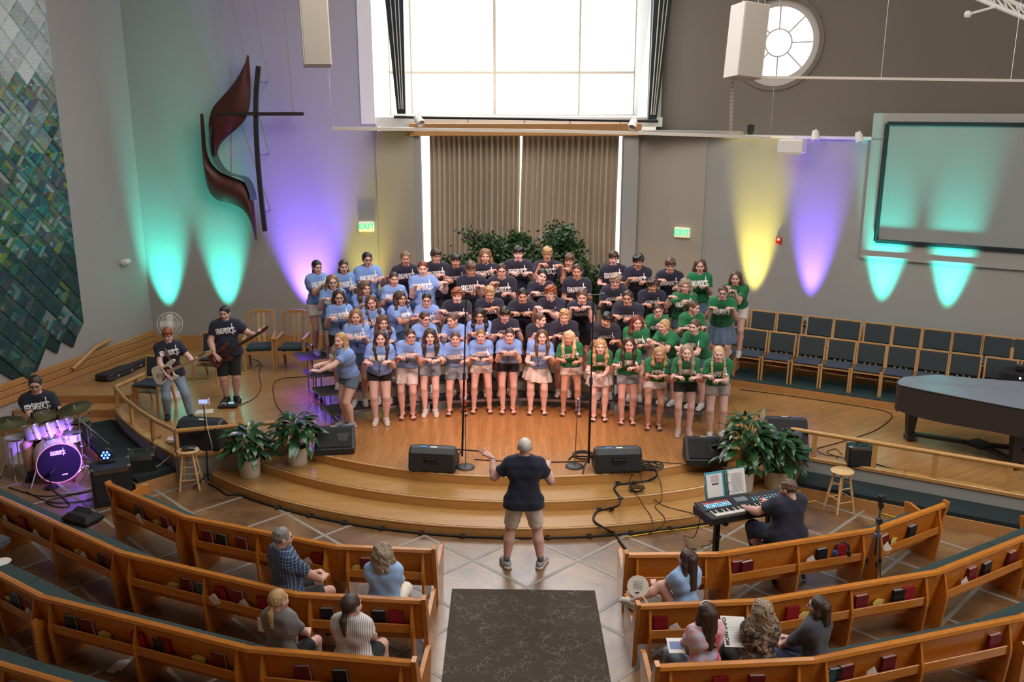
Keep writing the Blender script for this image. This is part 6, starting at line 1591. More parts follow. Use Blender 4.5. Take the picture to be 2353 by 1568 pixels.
# ---------------------------------------------------------------- drum kit
M_DRUM = mat('drum_white_pearl', (.78, .76, .78), .3, coat=.4); M_HEADB = mat('drum_head_black', (.008, .008, .010), .3); M_HEADW = mat('drum_head_white', (.75, .74, .72), .5); M_CYM = mat('cymbal_bronze', (.30, .26, .14), .3, metal=.9)
BD = D(136, 1064, 13.45); bdn = Vector((.52, -.82, -.0)).normalized(); BD.z = .335
def frame_z(n):
    n = n.normalized(); x = Vector((0, 0, 1)).cross(n)
    x = x.normalized() if x.length > 1e-4 else Vector((1, 0, 0)); return Matrix((x, n.cross(x), n)).transposed()
def drum(name, label, c, n, r, d, headm, group=None, lugs=8, text=False):
    t = thing(name, label, 'drum', c, group=group); M = frame_z(n)
    mb = MB(); mb.lathe([(r*.97, -d), (r, -d), (r, 0), (r*.97, 0)], (0, 0, 0), 32, M); mb.build('shell', M_DRUM, t, smooth=True)
    for z in (0, -d):
        mb = MB(); mb.lathe([(r*1.0, z-.012), (r*1.045, z-.012), (r*1.045, z+.014), (r*1.0, z+.014)], (0, 0, 0), 32, M); mb.build('hoop', M_CHROME if r < .27 else M_STOOL, t, smooth=True)
    mb = MB(); mb.lathe([(.001, .004), (r*.99, .004), (r*.99, 0), (.001, 0)], (0, 0, 0), 32, M); mb.build('drumhead', headm, t)
    for i in range(lugs):
        a = 2*PI*(i+.5)/lugs; q = Vector((math.cos(a), math.sin(a), 0))
        mb = MB(); mb.tube([M @ (q*r*1.035+Vector((0, 0, .012))), M @ (q*r*1.03+Vector((0, 0, -d-.0)))], .005, 5); mb.ball(M @ (q*r*1.02+Vector((0, 0, -d*.5))), .018, 6); mb.build('lug', M_CHROME, t)
    return t, M
bd, MB_ = drum('bass_drum', 'large white bass drum with black front head lit purple', BD, bdn, .315, .42, M_HEADB, lugs=8)
def logo_flat(parent, M, off, sc, m=M_LOGO, name='printed_logo'):
    vs = []
    for p in LOGOV: vs.append(M @ Vector(((p[0]-.86)*sc, (p[1]-.2)*sc, off)))
    mb = MB(); mb.add(vs, LOGO.f); mb.build(name, m, parent)
Mu = MB_ @ Matrix(((1, 0, 0), (0, 1, 0), (0, 0, 1)))
o = Vector((0, .17, 0)); vs = [MB_ @ Vector(((p[0]-.86)*.12, .17+(p[1]-.2)*.12, .0055)) for p in LOGOV]
mb = MB(); mb.add(vs, LOGO.f); mb.build('printed_logo', M_LOGO, bd)
mb = MB(); mb.box(MB_ @ Vector((.06, -.20, .005)), (.08, .02, .002), MB_); mb.build('maker_plate', M_WHITE, bd)
for s in (-1, 1):
    q = MB_ @ Vector((s*.31, -.06, -.12)); f = BD+MB_ @ Vector((s*.44, 0, .02)); f.z = .0
    mb = MB(); mb.tube([q, f-BD], [.014, .010], 8); mb.build('spur', M_CHROME, bd, smooth=True)
tn = Vector((-.25, .40, 1)).normalized()
G_T = 'white toms of the drum kit'
for (px, py, z, r, d, lab) in ((72, 975, .86, .15, .24, 'white rack tom on the drummer side of the bass drum, beside the floor tom'), (103, 972, .86, .15, .22, 'white rack tom second from the floor tom, above the bass drum'), (128, 966, .86, .125, .20, 'white rack tom third from the floor tom, above the bass drum'), (150, 962, .84, .11, .18, 'smallest white rack tom, nearest the boom cymbal stand')):
    c = G(px, py, z); t, M = drum('rack_tom', lab, c, tn+Vector((.0, -.35, 0)), r, d, M_HEADW, G_T, 6)
    mb = MB(); mb.tube([M @ Vector((0, -r, -d*.5)), Vector((BD.x-c.x-.1, BD.y-c.y+.18, .62-c.z))], .014, 6); mb.build('mount_arm', M_CHROME, t)
t, M = drum('floor_tom', 'large white floor tom standing beside the bass drum', G(42, 1005, .62), Vector((0, .05, 1)), .21, .40, M_HEADW, None, 8)
for i in range(3):
    a = 2*PI*i/3+.5; mb = MB(); mb.tube([(.225*math.cos(a), .225*math.sin(a), -.1), (.225*math.cos(a), .225*math.sin(a), -.58), (.25*math.cos(a), .25*math.sin(a), -.62)], .008, 6); mb.build('leg', M_CHROME, t)
t, M = drum('snare_drum', 'shallow white snare drum behind the small rack toms', G(152, 1000, .62)+Vector((0, .1, 0)), Vector((0, .1, 1)), .17, .15, M_HEADW, None, 8)
mb = MB()
for i in range(3): a = 2*PI*i/3; mb.tube([(0, 0, -.2), (.22*math.cos(a), .22*math.sin(a), -.60)], .009, 6)
mb.build('stand', M_CHROME, t)
def cym_stand(label, pc, zc, pf, r, tilt=(0, 0, 1), boom=None, hh=False):
    f = G(pf[0], pf[1], 0); c = G(pc[0], pc[1], zc)
    t = thing('cymbal_stand' if not hh else 'hi_hat', label, 'cymbal', f, group='cymbals on chrome stands'); c = c-f
    top = Vector((0, 0, c.z-.06)) if boom is None else Vector((0, 0, boom))
    for k in range(2 if hh else 1):
        n = Vector(tilt).normalized(); M = frame_z(n); mb = MB(); mb.lathe([(.001, .022), (r*.12, .020), (r*.2, .006), (r, -.012), (r*.98, -.016), (r*.2, 0), (.001, .012)], c+Vector((0, 0, -.02-.03*k)), 32, M); mb.build('cymbal', M_CYM, t, smooth=True)
    mb = MB(); mb.ball(c+Vector((0, 0, .01)), .018, 6); mb.build('wing_nut', M_CHROME, t)
    mb = MB(); mb.tube([(0, 0, .14), (0, 0, .5), top], [.014, .013, .010], 8)
    mb.build('pole', M_CHROME, t)
    if True:
        mb = MB(); d = (c-top); mb.tube([top-d*.35 if boom else top, c], .009, 6); mb.build('boom_arm', M_CHROME, t)
    for z in (.5, .75): mb = MB(); mb.box((0, 0, z), (.05, .035, .035), bev=.008); mb.build('clamp', M_CHROME, t)
    for i in range(3):
        a = 2*PI*i/3+.3; mb = MB(); q = Vector((.27*math.cos(a), .27*math.sin(a), .012)); mb.tube([(0, 0, .36), q], .009, 6); mb.tube([(0, 0, .17), q*.55+Vector((0, 0, .10))], .006, 5); mb.build('leg', M_CHROME, t); mb = MB(); mb.ball(q+Vector((0, 0, .008)), .02, 6); mb.build('rubber_foot', M_RUBBER, t)
cym_stand('large bronze cymbal on chrome stand near the side stairs', (170, 935), 1.08, (197, 1092), .27, (-.1, -.15, 1), .98)
cym_stand('large bronze cymbal on chrome stand at the frame edge', (18, 968), 1.02, (28, 1085), .26, (.1, -.1, 1))
cym_stand('bronze cymbal directly in front of the drummer', (98, 952), 1.0, (60, 1052), .22, (0, -.2, 1), .88)
cym_stand('bronze hi-hat pair beside the snare drum', (182, 962), .82, (215, 1042), .18, hh=True)
t = thing('microphone_boom', 'chrome boom microphone stand leaning beside the bass drum', 'stand', G(201, 1100, 0)+Vector((.12, -.05, 0)))
mb = MB(); mb.tube([(0, 0, 0.02), (0, 0, .92)], .012, 8); mb.build('pole', M_CHROME, t)
mb = MB(); mb.tube([(-.18, .05, 1.05), (0, 0, .92), (.36, -.1, .64)], .009, 6); mb.build('boom_arm', M_CHROME, t)
for i in range(3): a = 2*PI*i/3; mb = MB(); mb.tube([(0, 0, .3), (.25*math.cos(a), .25*math.sin(a), .01)], .009, 6); mb.build('leg', M_CHROME, t)
for (px, py, z, lab) in ((74, 958, .98, 'purple-lit clip microphone over the larger rack toms'), (131, 945, .98, 'purple-lit clip microphone over the smaller rack toms')):
    c = G(px, py, z); t = thing('drum_microphone', lab, 'microphone', c, group='drum microphones')
    mb = MB(); mb.tube([(0, 0, -.10), (.0, 0, .03)], [.016, .022], 8); mb.build('body', M_BLACKM, t); mb = MB(); mb.ball((0, 0, .05), .028, 8); mb.build('grille', M_GRILL, t, smooth=True); mb = MB(); mb.tube([(0, 0, -.1), (.02, .02, -.16)], .006, 5); mb.build('clip', M_BLACK, t)
t = thing('drum_microphone', 'black kick drum microphone on a short stand before the bass drum head', 'microphone', G(118, 1122, 0))
mb = MB(); mb.lathe([(.001, 0), (.11, 0), (.10, .02), (.001, .03)], n=16); mb.tube([(0, 0, .02), (0, 0, .22)], .01, 6); mb.tube([(0, 0, .22), (.02, .14, .26)], .028, 8); mb.build('stand', M_BLACKM, t)
at = D(85, 960, 14.15); at.z = 0
person('drummer', dict(at=(at.x, 14.25, 0), head=(78, 857), sex='m', w=1.02, face=(.45, -1), top='navy', low=('shorts', 'black', .8), hair='short', hc='dark', skin=0, sit=.56, lean=.10, glasses=1, mouth='c', yaw=-.1, pitch=-.25, shoe='black',
    hands=[(-.0, .22, -.24), (.13, .21, -.22)], hdir=[(.6, .6, -.3), (.1, .9, -.4)], pose=('grip', 'grip'), pole=[(-1, -.3, -.6), (1, -.3, -.6)], label='person in navy shirt and glasses playing the white drum kit'))
t = thing('drum_throne', 'black round drum stool under the drummer', 'stool', (at.x, 14.25, 0))
mb = MB(); mb.lathe([(.001, .42), (.17, .42), (.18, .45), (.17, .48), (.001, .49)], n=20); mb.build('seat', M_BLACK, t, smooth=True)
for i in range(3): a = 2*PI*i/3; mb = MB(); mb.tube([(0, 0, .4), (.24*math.cos(a), .24*math.sin(a), .01)], .012, 6); mb.build('leg', M_CHROME, t)
# ---------------------------------------------------------------- keyboard player
kb0, kb1 = G(1597, 1165, .80), G(1790, 1133, .80)
kx = (kb1-kb0).normalized(); ky = Vector((-kx.y, kx.x, 0)); kl = 1.30
kt = thing('keyboard', 'black stage keyboard with coloured lit buttons on a black stand', 'keyboard', kb0); Mk = Matrix((kx, ky, Vector((0, 0, 1)))).transposed()
KP = lambda x, y, z: Mk @ Vector((x, y, z))
mb = MB(); mb.box(KP(kl/2, -.19, -.045), (kl, .40, .10), Mk, bev=.012); mb.build('case', mat('keyboard_black', (.018, .018, .02), .4), kt)
mb = MB(); Mt = Mk @ Matrix.Rotation(.12, 3, 'X'); mb.box(KP(kl/2, -.075, .018), (kl-.02, .23, .02), Mt); mb.build('control_panel', mat('keyboard_panel', (.02, .02, .022), .5), kt)
for s in (0, 1): mb = MB(); mb.box(KP(s*kl, -.19, -.04), (.03, .42, .12), Mk, bev=.012); mb.build('end_cheek', mat('keyboard_cheek', (.02, .02, .05), .4), kt)
mb = MB(); mb.box(KP(.64, -.06, .034), (.17, .10, .006), Mt); mb.build('display', mat('keyboard_display', (.08, .10, .12), .2, emit=(.2, .25, .3), es=.3), kt)
LEDC = [mat('led_blue', (.1, .3, .9), .3, emit=(.15, .55, 1), es=1.6), mat('led_red', (.8, .05, .05), .3, emit=(1, .08, .08), es=1.0), mat('led_white', (.8, .9, 1), .3, emit=(.7, .9, 1), es=1.4)]
rng = random.Random(9)
for r_ in range(4):
    for i in range(11):
        mb = MB(); mb.box(KP(.10+.034*i, -.135+.033*r_, .026+.004*r_), (.016, .012, .008), Mt); mb.build('button', LEDC[1] if r_ == 3 else LEDC[(0 if rng.random() < .7 else 2)], kt)
for i in range(18): mb = MB(); mb.box(KP(.80+.05*(i % 9)+.01*(i//9), -.12+.05*(i//9), .028), (.012, .012, .008), Mt); mb.build('button', LEDC[rng.choice([0, 0, 1])], kt)
M_KW = mat('key_white', (.75, .74, .70), .3); mk = []
wk = MB(); wk.box((0, 0, 0), (.0222, .15, .02), Mk, bev=.002); wko = wk.build('white_key', M_KW, kt); bk = MB(); bk.box((0, 0, 0), (.012, .095, .022), Mk, bev=.002); bko = bk.build('black_key', M_BLACK, kt)
for i in range(49):
    o = wko if i == 0 else wko.copy()
    if i: COL.objects.link(o)
    o.location = KP(.10+.0235*i, -.28, .008)
first = True
for i in range(48):
    if i % 7 in (2, 6): continue
    o = bko if first else bko.copy()
    if not first: COL.objects.link(o)
    first = False; o.location = KP(.10+.0235*(i+.5), -.252, .022)
ks = thing('keyboard_stand', 'black keyboard stand with T-shaped feet under the keyboard', 'stand', KP(0, 0, 0)+kb0); ks.location.z = 0
for x in (.22, 1.0):
    mb = MB(); mb.box(KP(x, -.19, .37), (.06, .06, .66), Mk); mb.build('column', M_BLACKM, ks); mb = MB(); mb.box(KP(x, -.19, .025), (.07, .5, .04), Mk, bev=.01); mb.build('foot', M_BLACKM, ks); mb = MB(); mb.box(KP(x, -.19, .69), (.06, .42, .03), Mk); mb.build('support_arm', M_BLACKM, ks)
    mb = MB(); mb.ball(KP(x, -.25, .45), .03, 8); mb.build('knob', M_BLACK, ks)
bi = thing('ring_binder', 'open turquoise ring binder of sheet music on the keyboard music rest', 'binder', kb0+KP(.52, .07, .04)); Mbn = Mk @ Matrix.Rotation(-.28, 3, 'X')
BP = lambda x, y, z: Mbn @ Vector((x, y, z))
M_TURQ = mat('binder_turquoise', (.06, .36, .50), .4)
for s in (-1, 1): mb = MB(); mb.box(BP(s*.155, .012, .17), (.30, .006, .34), Mbn); mb.build('cover', M_TURQ, bi)
mb = MB(); mb.box(BP(-.17, 0, .16), (.235, .008, .30), Mbn); pgl = mb.build('page', M_PAPER, bi)
mb = MB(); mb.box(BP(.16, -.004, .17), (.26, .014, .32), Mbn); mb.build('page', M_PAPER, bi)
mb = MB()
for i in range(3): mb.box(BP(.02, -.012, .06+.11*i), (.05, .012, .012), Mbn)
mb.box(BP(.0, -.002, .17), (.022, .014, .32), Mbn); mb.build('ring_spine', M_CYM, bi)
mb = MB(); mb.box(BP(-.16, -.0055, .18), (.10, .002, .018), Mbn)
for i in range(7): mb.box(BP(-.16, -.0055, .21+.013*i), (.12, .001, .003), Mbn)
for i in range(18): mb.box(BP(.16, -.012, .04+.014*i), (.20-.03*(i % 3), .001, .0035), Mbn)
mb.build('printed_lines', mat('ink', (.03, .03, .035), .8), bi)
mb = MB(); mb.box(KP(.52, .10, .07), (.62, .01, .30), Mbn); mb.build('music_rest', M_STEEL, kt)
seatp = kb0+KP(.88, -.72, 0); seatp.z = 0
person('keyboardist', dict(at=seatp, head=(1812, 1113), sex='m', w=1.85, hsc=1.2, face=(ky.x, ky.y), top='navy', low=('pants', 'djeans', 1.2), hair='short', hc='fade', skin=0, sit=.58, lean=.12, logo=False, glasses=1, mouth='c', shoe='black', yaw=-.35, pitch=-.2,
    hands=[(-.24, .24, -.125), (.0, .30, -.125)], hdir=[(.1, .95, -.1), (-.2, .95, -.1)], pose=('relax', 'relax'), pole=[(-1, -.3, -.6), (1, -.3, -.6)], knees=[(-.17, .26), (.17, .26)], label='broad person in dark navy shirt and sunglasses playing the keyboard', neckhole=1.0))
t = thing('keyboard_bench', 'black padded keyboard bench under the broad player', 'stool', seatp)
mb = MB(); mb.box((0, 0, .44), (.6, .34, .09), rotz(math.atan2(kx.y, kx.x)), bev=.03); mb.build('seat', M_BLACK, t, smooth=True)
for s in (-1, 1): mb = MB(); q = kx*s*.22; mb.bar(q+Vector((0, 0, .02))-ky*.15, q+Vector((0, 0, .4))+ky*.15, .035, .035); mb.bar(q+Vector((0, 0, .02))+ky*.15, q+Vector((0, 0, .4))-ky*.15, .035, .035); mb.build('leg', M_BLACKM, t)
# ---------------------------------------------------------------- audience in the pews
def proj(p):
    dz = p[2]-CH; zc = p[1]*CP-dz*SP; yc = p[1]*SP+dz*CP
    return 1176.5+FPX*p[0]/zc, 784-FPX*yc/zc
def pewseat(key, px, off=.20, zz=1.2):
    P = PEWW[key]; best = None
    for i in range(len(P)-1):
        d = (P[i+1]-P[i]).normalized(); n = Vector((-d.y, d.x, 0))
        if (C0-P[i]).dot(n) < 0: n = -n
        for k in range(60):
            q = P[i].lerp(P[i+1], k/59)+n*off; e = abs(proj((q.x, q.y, zz))[0]-px)
            if best is None or e < best[0]: best = (e, q, n)
    return best[1], best[2]
def plaid():
    m = bpy.data.materials.new('cloth_blue_plaid'); m.use_nodes = True; nt = m.node_tree; N = nt.nodes; K = nt.links; b = N['Principled BSDF']; b.inputs['Roughness'].default_value = .9
    tc = N.new('ShaderNodeTexCoord'); cur = None
    for sc, axis in ((9, 'X'), (9, 'Z')):
        w = N.new('ShaderNodeTexWave'); w.bands_direction = axis; w.inputs['Scale'].default_value = sc; K.new(tc.outputs['Object'], w.inputs['Vector'])
        r = N.new('ShaderNodeValToRGB'); r.color_ramp.interpolation = 'CONSTANT'; E = r.color_ramp.elements; E[0].color = (.02, .035, .12, 1); E[1].position = .93; E[1].color = (.40, .46, .42, 1); e = E.new(.45); e.color = (.05, .13, .32, 1); e = E.new(.62); e.color = (.012, .02, .06, 1)
        K.new(w.outputs[1], r.inputs[0])
        if cur is None: cur = r.outputs[0]
        else:
            mx = N.new('ShaderNodeMix'); mx.data_type = 'RGBA'; mx.inputs[0].default_value = .5; K.new(cur, mx.inputs[6]); K.new(r.outputs[0], mx.inputs[7]); cur = mx.outputs[2]
    K.new(cur, b.inputs['Base Color']); return m
def stripe():
    m = bpy.data.materials.new('cloth_pinstripe'); m.use_nodes = True; nt = m.node_tree; N = nt.nodes; K = nt.links; b = N['Principled BSDF']; b.inputs['Roughness'].default_value = .9
    tc = N.new('ShaderNodeTexCoord'); w = N.new('ShaderNodeTexWave'); w.bands_direction = 'X'; w.inputs['Scale'].default_value = 16; K.new(tc.outputs['Object'], w.inputs['Vector'])
    r = N.new('ShaderNodeValToRGB'); E = r.color_ramp.elements; E[0].position = .72; E[0].color = (.72, .70, .70, 1); E[1].position = .86; E[1].color = (.28, .24, .24, 1); K.new(w.outputs[1], r.inputs[0]); K.new(r.outputs[0], b.inputs['Base Color']); return m
def blotch(name, cols, sc):
    m = bpy.data.materials.new('cloth_'+name); m.use_nodes = True; nt = m.node_tree; N = nt.nodes; K = nt.links; b = N['Principled BSDF']; b.inputs['Roughness'].default_value = .9
    tc = N.new('ShaderNodeTexCoord'); w = N.new('ShaderNodeTexNoise'); w.inputs['Scale'].default_value = sc; w.inputs['Distortion'].default_value = 1; K.new(tc.outputs['Object'], w.inputs['Vector'])
    r = N.new('ShaderNodeValToRGB'); E = r.color_ramp.elements; E[0].position = .36; E[0].color = cols[0]+(1,); E[1].position = .62; E[1].color = cols[-1]+(1,); e = E.new(.5); e.color = cols[1]+(1,)
    K.new(w.outputs[0], r.inputs[0]); K.new(r.outputs[0], b.inputs['Base Color']); return m
AUD = [
 ('L2', 648, 1211, dict(sex='m', hair='short', hc='grey', topm=plaid(), low=('shorts', 'charcoal', .85), w=1.15, glasses=1, turn=.5, yaw=.25, sleeve=.9, skin=0, knees=[(-.08, .27), (.12, .27)], hands=[(-.06, .24, -.26), (.08, .25, -.26)], label='grey-haired person in blue plaid shirt and shorts sitting in the second pew')),
 ('L2', 880, 1271, dict(sex='f', hair='wavybob', hc='ash', top='lblue', low=('pants', 'stone', 1.2), hem=-2, hsc=1.13, w=1.3, sleeve=1.2, label='person with wavy greying bob and pale blue top in the second pew near the aisle')),
 ('L3', 640, 1375, dict(sex='f', hair='lowpony', hc='blond', hsc=1.1, top='grey', low=('shorts', 'black', .8), w=1.05, sleeve=.9, turn=.25, yaw=.2, label='person with blond ponytail and grey top sitting in the third pew')),
 ('L3', 806, 1367, dict(sex='f', hair='lowpony', hc='dark', topm=stripe(), low=('shorts', 'black', .8), hem=-2, hsc=1.18, w=1.34, turn=.1, yaw=.3, label='person with dark low ponytail and white striped blouse in the third pew')),
 ('R2', 1578, 1275, dict(sex='f', hair='longback', hc='dark', top='lblue', low=('shorts', 'denim', .4), w=.98, turn=-.5, yaw=-.45, hands=[(-.08, .26, -.20), (.03, .24, -.24)], knees=[(-.16, .27), (.06, .28)], ankw=[G(1452, 1384, .62), None], shoe='white', label='person with long dark hair and light blue shirt in the second pew, leg crossed')),
 ('R3', 1622, 1420, dict(sex='f', hair='longback', hc='dark', topm=blotch('pink_tie_dye', ((.62, .10, .16), (.75, .45, .48), (.55, .60, .78)), 7), low=('pants', 'jeans', 1.2), w=1.08, turn=-.25, headband=1, label='person in pink tie-dye shirt with long dark hair and white headband')),
 ('R3', 1752, 1378, dict(sex='f', hair='wavyback', hc='ash', topm=blotch('dark_floral', ((.02, .02, .02), (.10, .07, .05), (.30, .24, .18)), 16), shape='tank', low=('pants', 'charcoal', 1.2), w=1.12, skin=0, turn=-.1, label='person with long wavy greying hair and dark patterned sleeveless top')),
 ('R3', 1880, 1388, dict(sex='f', hair='bob', hc='dark', top='dslate', low=('pants', 'djeans', 1.2), w=1.08, sleeve=1.3, turn=-.45, yaw=-.35, glasses=1, label='person with dark shoulder-length hair and slate blue top in the third pew'))]
for key, x, y, d in AUD:
    q, n = pewseat(key, x, .17); tu = d.pop('turn', 0); a = -tu
    f = Vector((n.x*math.cos(a)-n.y*math.sin(a), n.x*math.sin(a)+n.y*math.cos(a), 0))
    d.setdefault('hands', [(-.07, .22, -.26), (.07, .22, -.26)])
    d.update(at=q, head=(x, y), face=(f.x, f.y), sit=.535, lean=.04, logo=False, mouth='c', pose=('relax', 'relax'), shoe=d.get('shoe', 'black'), pole=[(-.7, -.6, -.6), (.7, -.6, -.6)], res=.019, sres=.016)
    person(d['label'], d)
# ================================================================ STAGE GEAR
def wedge(label, p, rz, w=.62, grille_front=True, size=1.0, tape=True):
    """floor monitor; local -y is the side towards which the grille slopes"""
    t = thing('floor_monitor', label, 'speaker', p, rz, group='black floor monitors'); k = size
    prof = [(-.24, 0), (.20, 0), (.235, .05), (.20, .30), (.12, .36), (.03, .37), (-.25, .10)]
    prof = [(a*k, b*k) for a, b in prof]; R = []
    for x, sc in ((-w/2, .94), (-w/2+.03, 1), (w/2-.03, 1), (w/2, .94)):
        cy, cz = -.01*k, .17*k; R.append([(x, cy+(a-cy)*sc, cz+(b-cz)*sc) for a, b in prof])
    mb = MB(); mb.rings(R); mb.build('cabinet', mat('monitor_black', (.020, .023, .028), .5, bump=.15, bscale=300), t)
    d = Vector((0, -.28, -.27)).normalized(); a, b = Vector((0, .02*k, .372*k)), Vector((0, -.245*k, .115*k)); u = (b-a).normalized(); nn = Vector((0, u.z, -u.y)) if True else None
    if nn.z < 0: nn = -nn
    M = Matrix((Vector((1, 0, 0)), u, nn)).transposed() if Vector((1, 0, 0)).cross(u).dot(nn) > 0 else Matrix((Vector((-1, 0, 0)), u, nn)).transposed()
    c = (a+b)/2
    mb = MB(); mb.box(c+nn*.004, (w-.07, (b-a).length-.03, .014), M, bev=.006); mb.build('grille', M_GRILL, t)
    mb = MB(); mb.extr([(-.11, -.07), (.11, -.07), (.06, .07), (-.06, .07)], M @ Matrix(((1, 0, 0), (0, 0, 1), (0, -1, 0))), c+nn*.012+M @ Vector((-w*.22, 0, 0)), .006); mb.build('horn', M_BLACK, t)
    mb = MB(); mb.tube([(-.10, .215*k, .20*k), (-.07, .245*k, .23*k), (.07, .245*k, .23*k), (.10, .215*k, .20*k)], .014, 6); mb.build('handle', M_BLACK, t)
    mb = MB(); mb.box((0, .212*k, .20*k), (.20, .03, .12)); mb.build('handle_recess', M_RUBBER, t)
    mb = MB(); mb.box((-.02, .09*k, .367*k), (.10, .035, .004), Matrix.Rotation(-.12, 3, 'X')); mb.build('label_tape', M_WHITE, t)
    if tape: mb = MB(); mb.box((.14, .09*k, .367*k), (.09, .04, .004), Matrix.Rotation(-.12, 3, 'X')); mb.build('blue_tape', mat('tape_blue', (.05, .2, .6), .5), t)
    for x in (-.24, -.08, .08, .24): mb = MB(); mb.box((x*w/.62, .20*k, .02), (.03, .05, .03)); mb.build('foot', M_RUBBER, t)
    return t
def at_px(x, y, z=S): return G(x, y, z)
p = at_px(768, 1040); wedge('black floor monitor beside the tall plant on the drum side of the stage', p+Vector((0, .12, 0)), .12)
p = at_px(996, 1084); wedge('black floor monitor seen from behind, left of the conductor by the round stand', p+Vector((0, .16, 0)), PI-.12, .70)
p = at_px(1419, 1086); wedge('black floor monitor seen from behind among the tangled cables', p+Vector((0, .16, 0)), PI+.06, .70)
p = at_px(1622, 1066); wedge('black floor monitor beside the plants on the piano side of the stage', p+Vector((0, .12, 0)), -.03)
p = at_px(1812, 1056); wedge('black floor monitor behind the railing and the plants', p+Vector((.02, .30, 0)), -.16, .64, size=1.5)
p = at_px(462, 1036); wedge('large black floor monitor behind the corner railing facing the guitarist', p+Vector((.02, .22, 0)), PI-.15, .72, size=1.35, tape=False)
def cable(name, label, pts, r=.007, m=None, z=.008, sm=5, group=None, cat='cable'):
    P = [Vector(q) if len(q) == 3 and not isinstance(q[0], int) else q for q in pts]
    P = [q if isinstance(q, Vector) else G(q[0], q[1], (q[2] if len(q) > 2 else z)) for q in P]
    Q = spline([tuple(q) for q in P], sm); Q = [Vector(q) for q in Q]; o = Q[0].copy()
    mb = MB(); mb.tube([q-o for q in Q], r, 6); c = mb.build(name, m or M_RUBBER, smooth=2); c.location = o; return tag(c, label, cat, group)
SZ = S+.008
def stick(t, pts, r, m, nm, n=6): mb = MB(); mb.tube([Vector(p) for p in pts], r, n); return mb.build(nm, m, t, smooth=True)
# tall boom stands with a stereo pair
for (bx, by, tx, ty, lab, dx) in ((1062, 1056, 1071, 672, 'tall black stand with paired microphones left of the conductor', 1), (1352, 1072, 1364, 678, 'tall black stand with paired microphones right of the conductor', -1)):
    f = G(bx, by, S); tp = D(tx, ty, f.y+.02); t = thing('microphone_stand', lab, 'stand', f, group='tall paired microphone stands'); h = tp-f
    stick(t, [(0, 0, .05), h*.52], .018, M_BLACKM, 'lower_pole'); stick(t, [h*.5, h], .011, M_BLACKM, 'upper_pole')
    mb = MB(); mb.tube([h*.49, h*.53], .026, 8); mb.build('clutch', M_BLACK, t)
    for a in (.35, 2.5, 4.4): q = Vector((.36*math.cos(a), .36*math.sin(a), .02)); stick(t, [(0, 0, .16), q*.8+Vector((0, 0, .08)), q], .014, M_BLACK, 'leg')
    mb = MB(); mb.bar(h+Vector((-.13, 0, 0)), h+Vector((.13, 0, 0)), .018, .012); mb.build('stereo_bar', M_BLACK, t)
    for s in (-1, 1): mb = MB(); mb.tube([h+Vector((s*.12, .03, .02)), h+Vector((s*.14, -.08, .04))], [.010, .012], 6); mb.tube([h+Vector((s*.12, 0, 0)), h+Vector((s*.12, .0, .03))], .006, 5); mb.build('microphone', M_STEEL, t)
for (bx, by, tx, ty, col, lab) in ((1070, 1080, 1069, 921, (.75, .03, .02), 'round based stand holding a microphone with red bands'), (1320, 1078, 1328, 922, (.03, .25, .8), 'round based stand holding a microphone with blue bands')):
    f = G(bx, by-5, S); tp = D(tx, ty, f.y); t = thing('microphone_stand', lab, 'stand', f, group='round based microphone stands'); h = tp-f
    mb = MB(); mb.lathe([(.001, 0), (.135, 0), (.14, .012), (.125, .024), (.10, .032), (.001, .036)], n=28); mb.build('base', mat('stand_base', (.03, .028, .026), .5), t, smooth=True)
    stick(t, [(0, 0, .03), h*.86], .008, M_STEEL, 'pole'); m = thing('microphone', 'hand microphone with %s bands on the round based stand' % ('red' if col[0] > .5 else 'blue'), 'microphone', f+h*.84)
    u = h.normalized(); stick(m, [(0, 0, 0), u*.17], .015, M_BLACK, 'body', 8)
    for k in (.03, .10, .15): mb = MB(); mb.tube([u*k, u*(k+.022)], .017, 8); mb.build('colour_band', mat('band_%d' % (col[0]*100), col, .4), m)
    mb = MB(); mb.ball(u*.195, .026, 8); mb.build('grille', M_STEEL, m, smooth=True)
# small amplifier, LED lamps
def cabinet(name, label, p, rz, d, m, cat='amplifier', grille=True, handle=True):
    t = thing(name, label, cat, p, rz); mb = MB(); mb.box((0, 0, d[2]/2), d, bev=.02); mb.build('cabinet', m, t)
    if grille: mb = MB(); mb.box((0, -d[1]/2-.004, d[2]*.46), (d[0]*.86, .012, d[2]*.74), bev=.005); mb.build('grille', M_GRILL, t); mb = MB(); mb.box((0, -d[1]/2-.006, d[2]*.91), (d[0]*.86, .012, d[2]*.10)); mb.build('control_strip', M_STEEL, t)
    if handle: stick(t, [(-.08, 0, d[2]), (-.06, 0, d[2]+.03), (.06, 0, d[2]+.03), (.08, 0, d[2])], .01, M_RUBBER, 'handle')
    for sx in (-1, 1):
        for sy in (-1, 1): mb = MB(); mb.box((sx*(d[0]/2-.025), sy*(d[1]/2-.025), d[2]-.015), (.055, .055, .035), bev=.008); mb.build('corner_cap', M_STEEL, t)
    return t
cabinet('guitar_amplifier', 'small black combo amplifier on the stage behind the long railing', G(1975, 1070, S), -.15, (.40, .24, .34), M_BLACK)
a1_ = cabinet('bass_amplifier', 'large black amplifier cabinet on the floor under the glowing blue lamp', G(262, 1150, 0), .45, (.56, .42, .60), mat('amp_tolex', (.014, .015, .017), .7, bump=.3, bscale=300))
cabinet('speaker_cabinet', 'dark speaker cabinet on the floor beside the green bench', G(322, 1118, 0)+Vector((.0, .15, 0)), .3, (.42, .4, .52), M_BLACK)
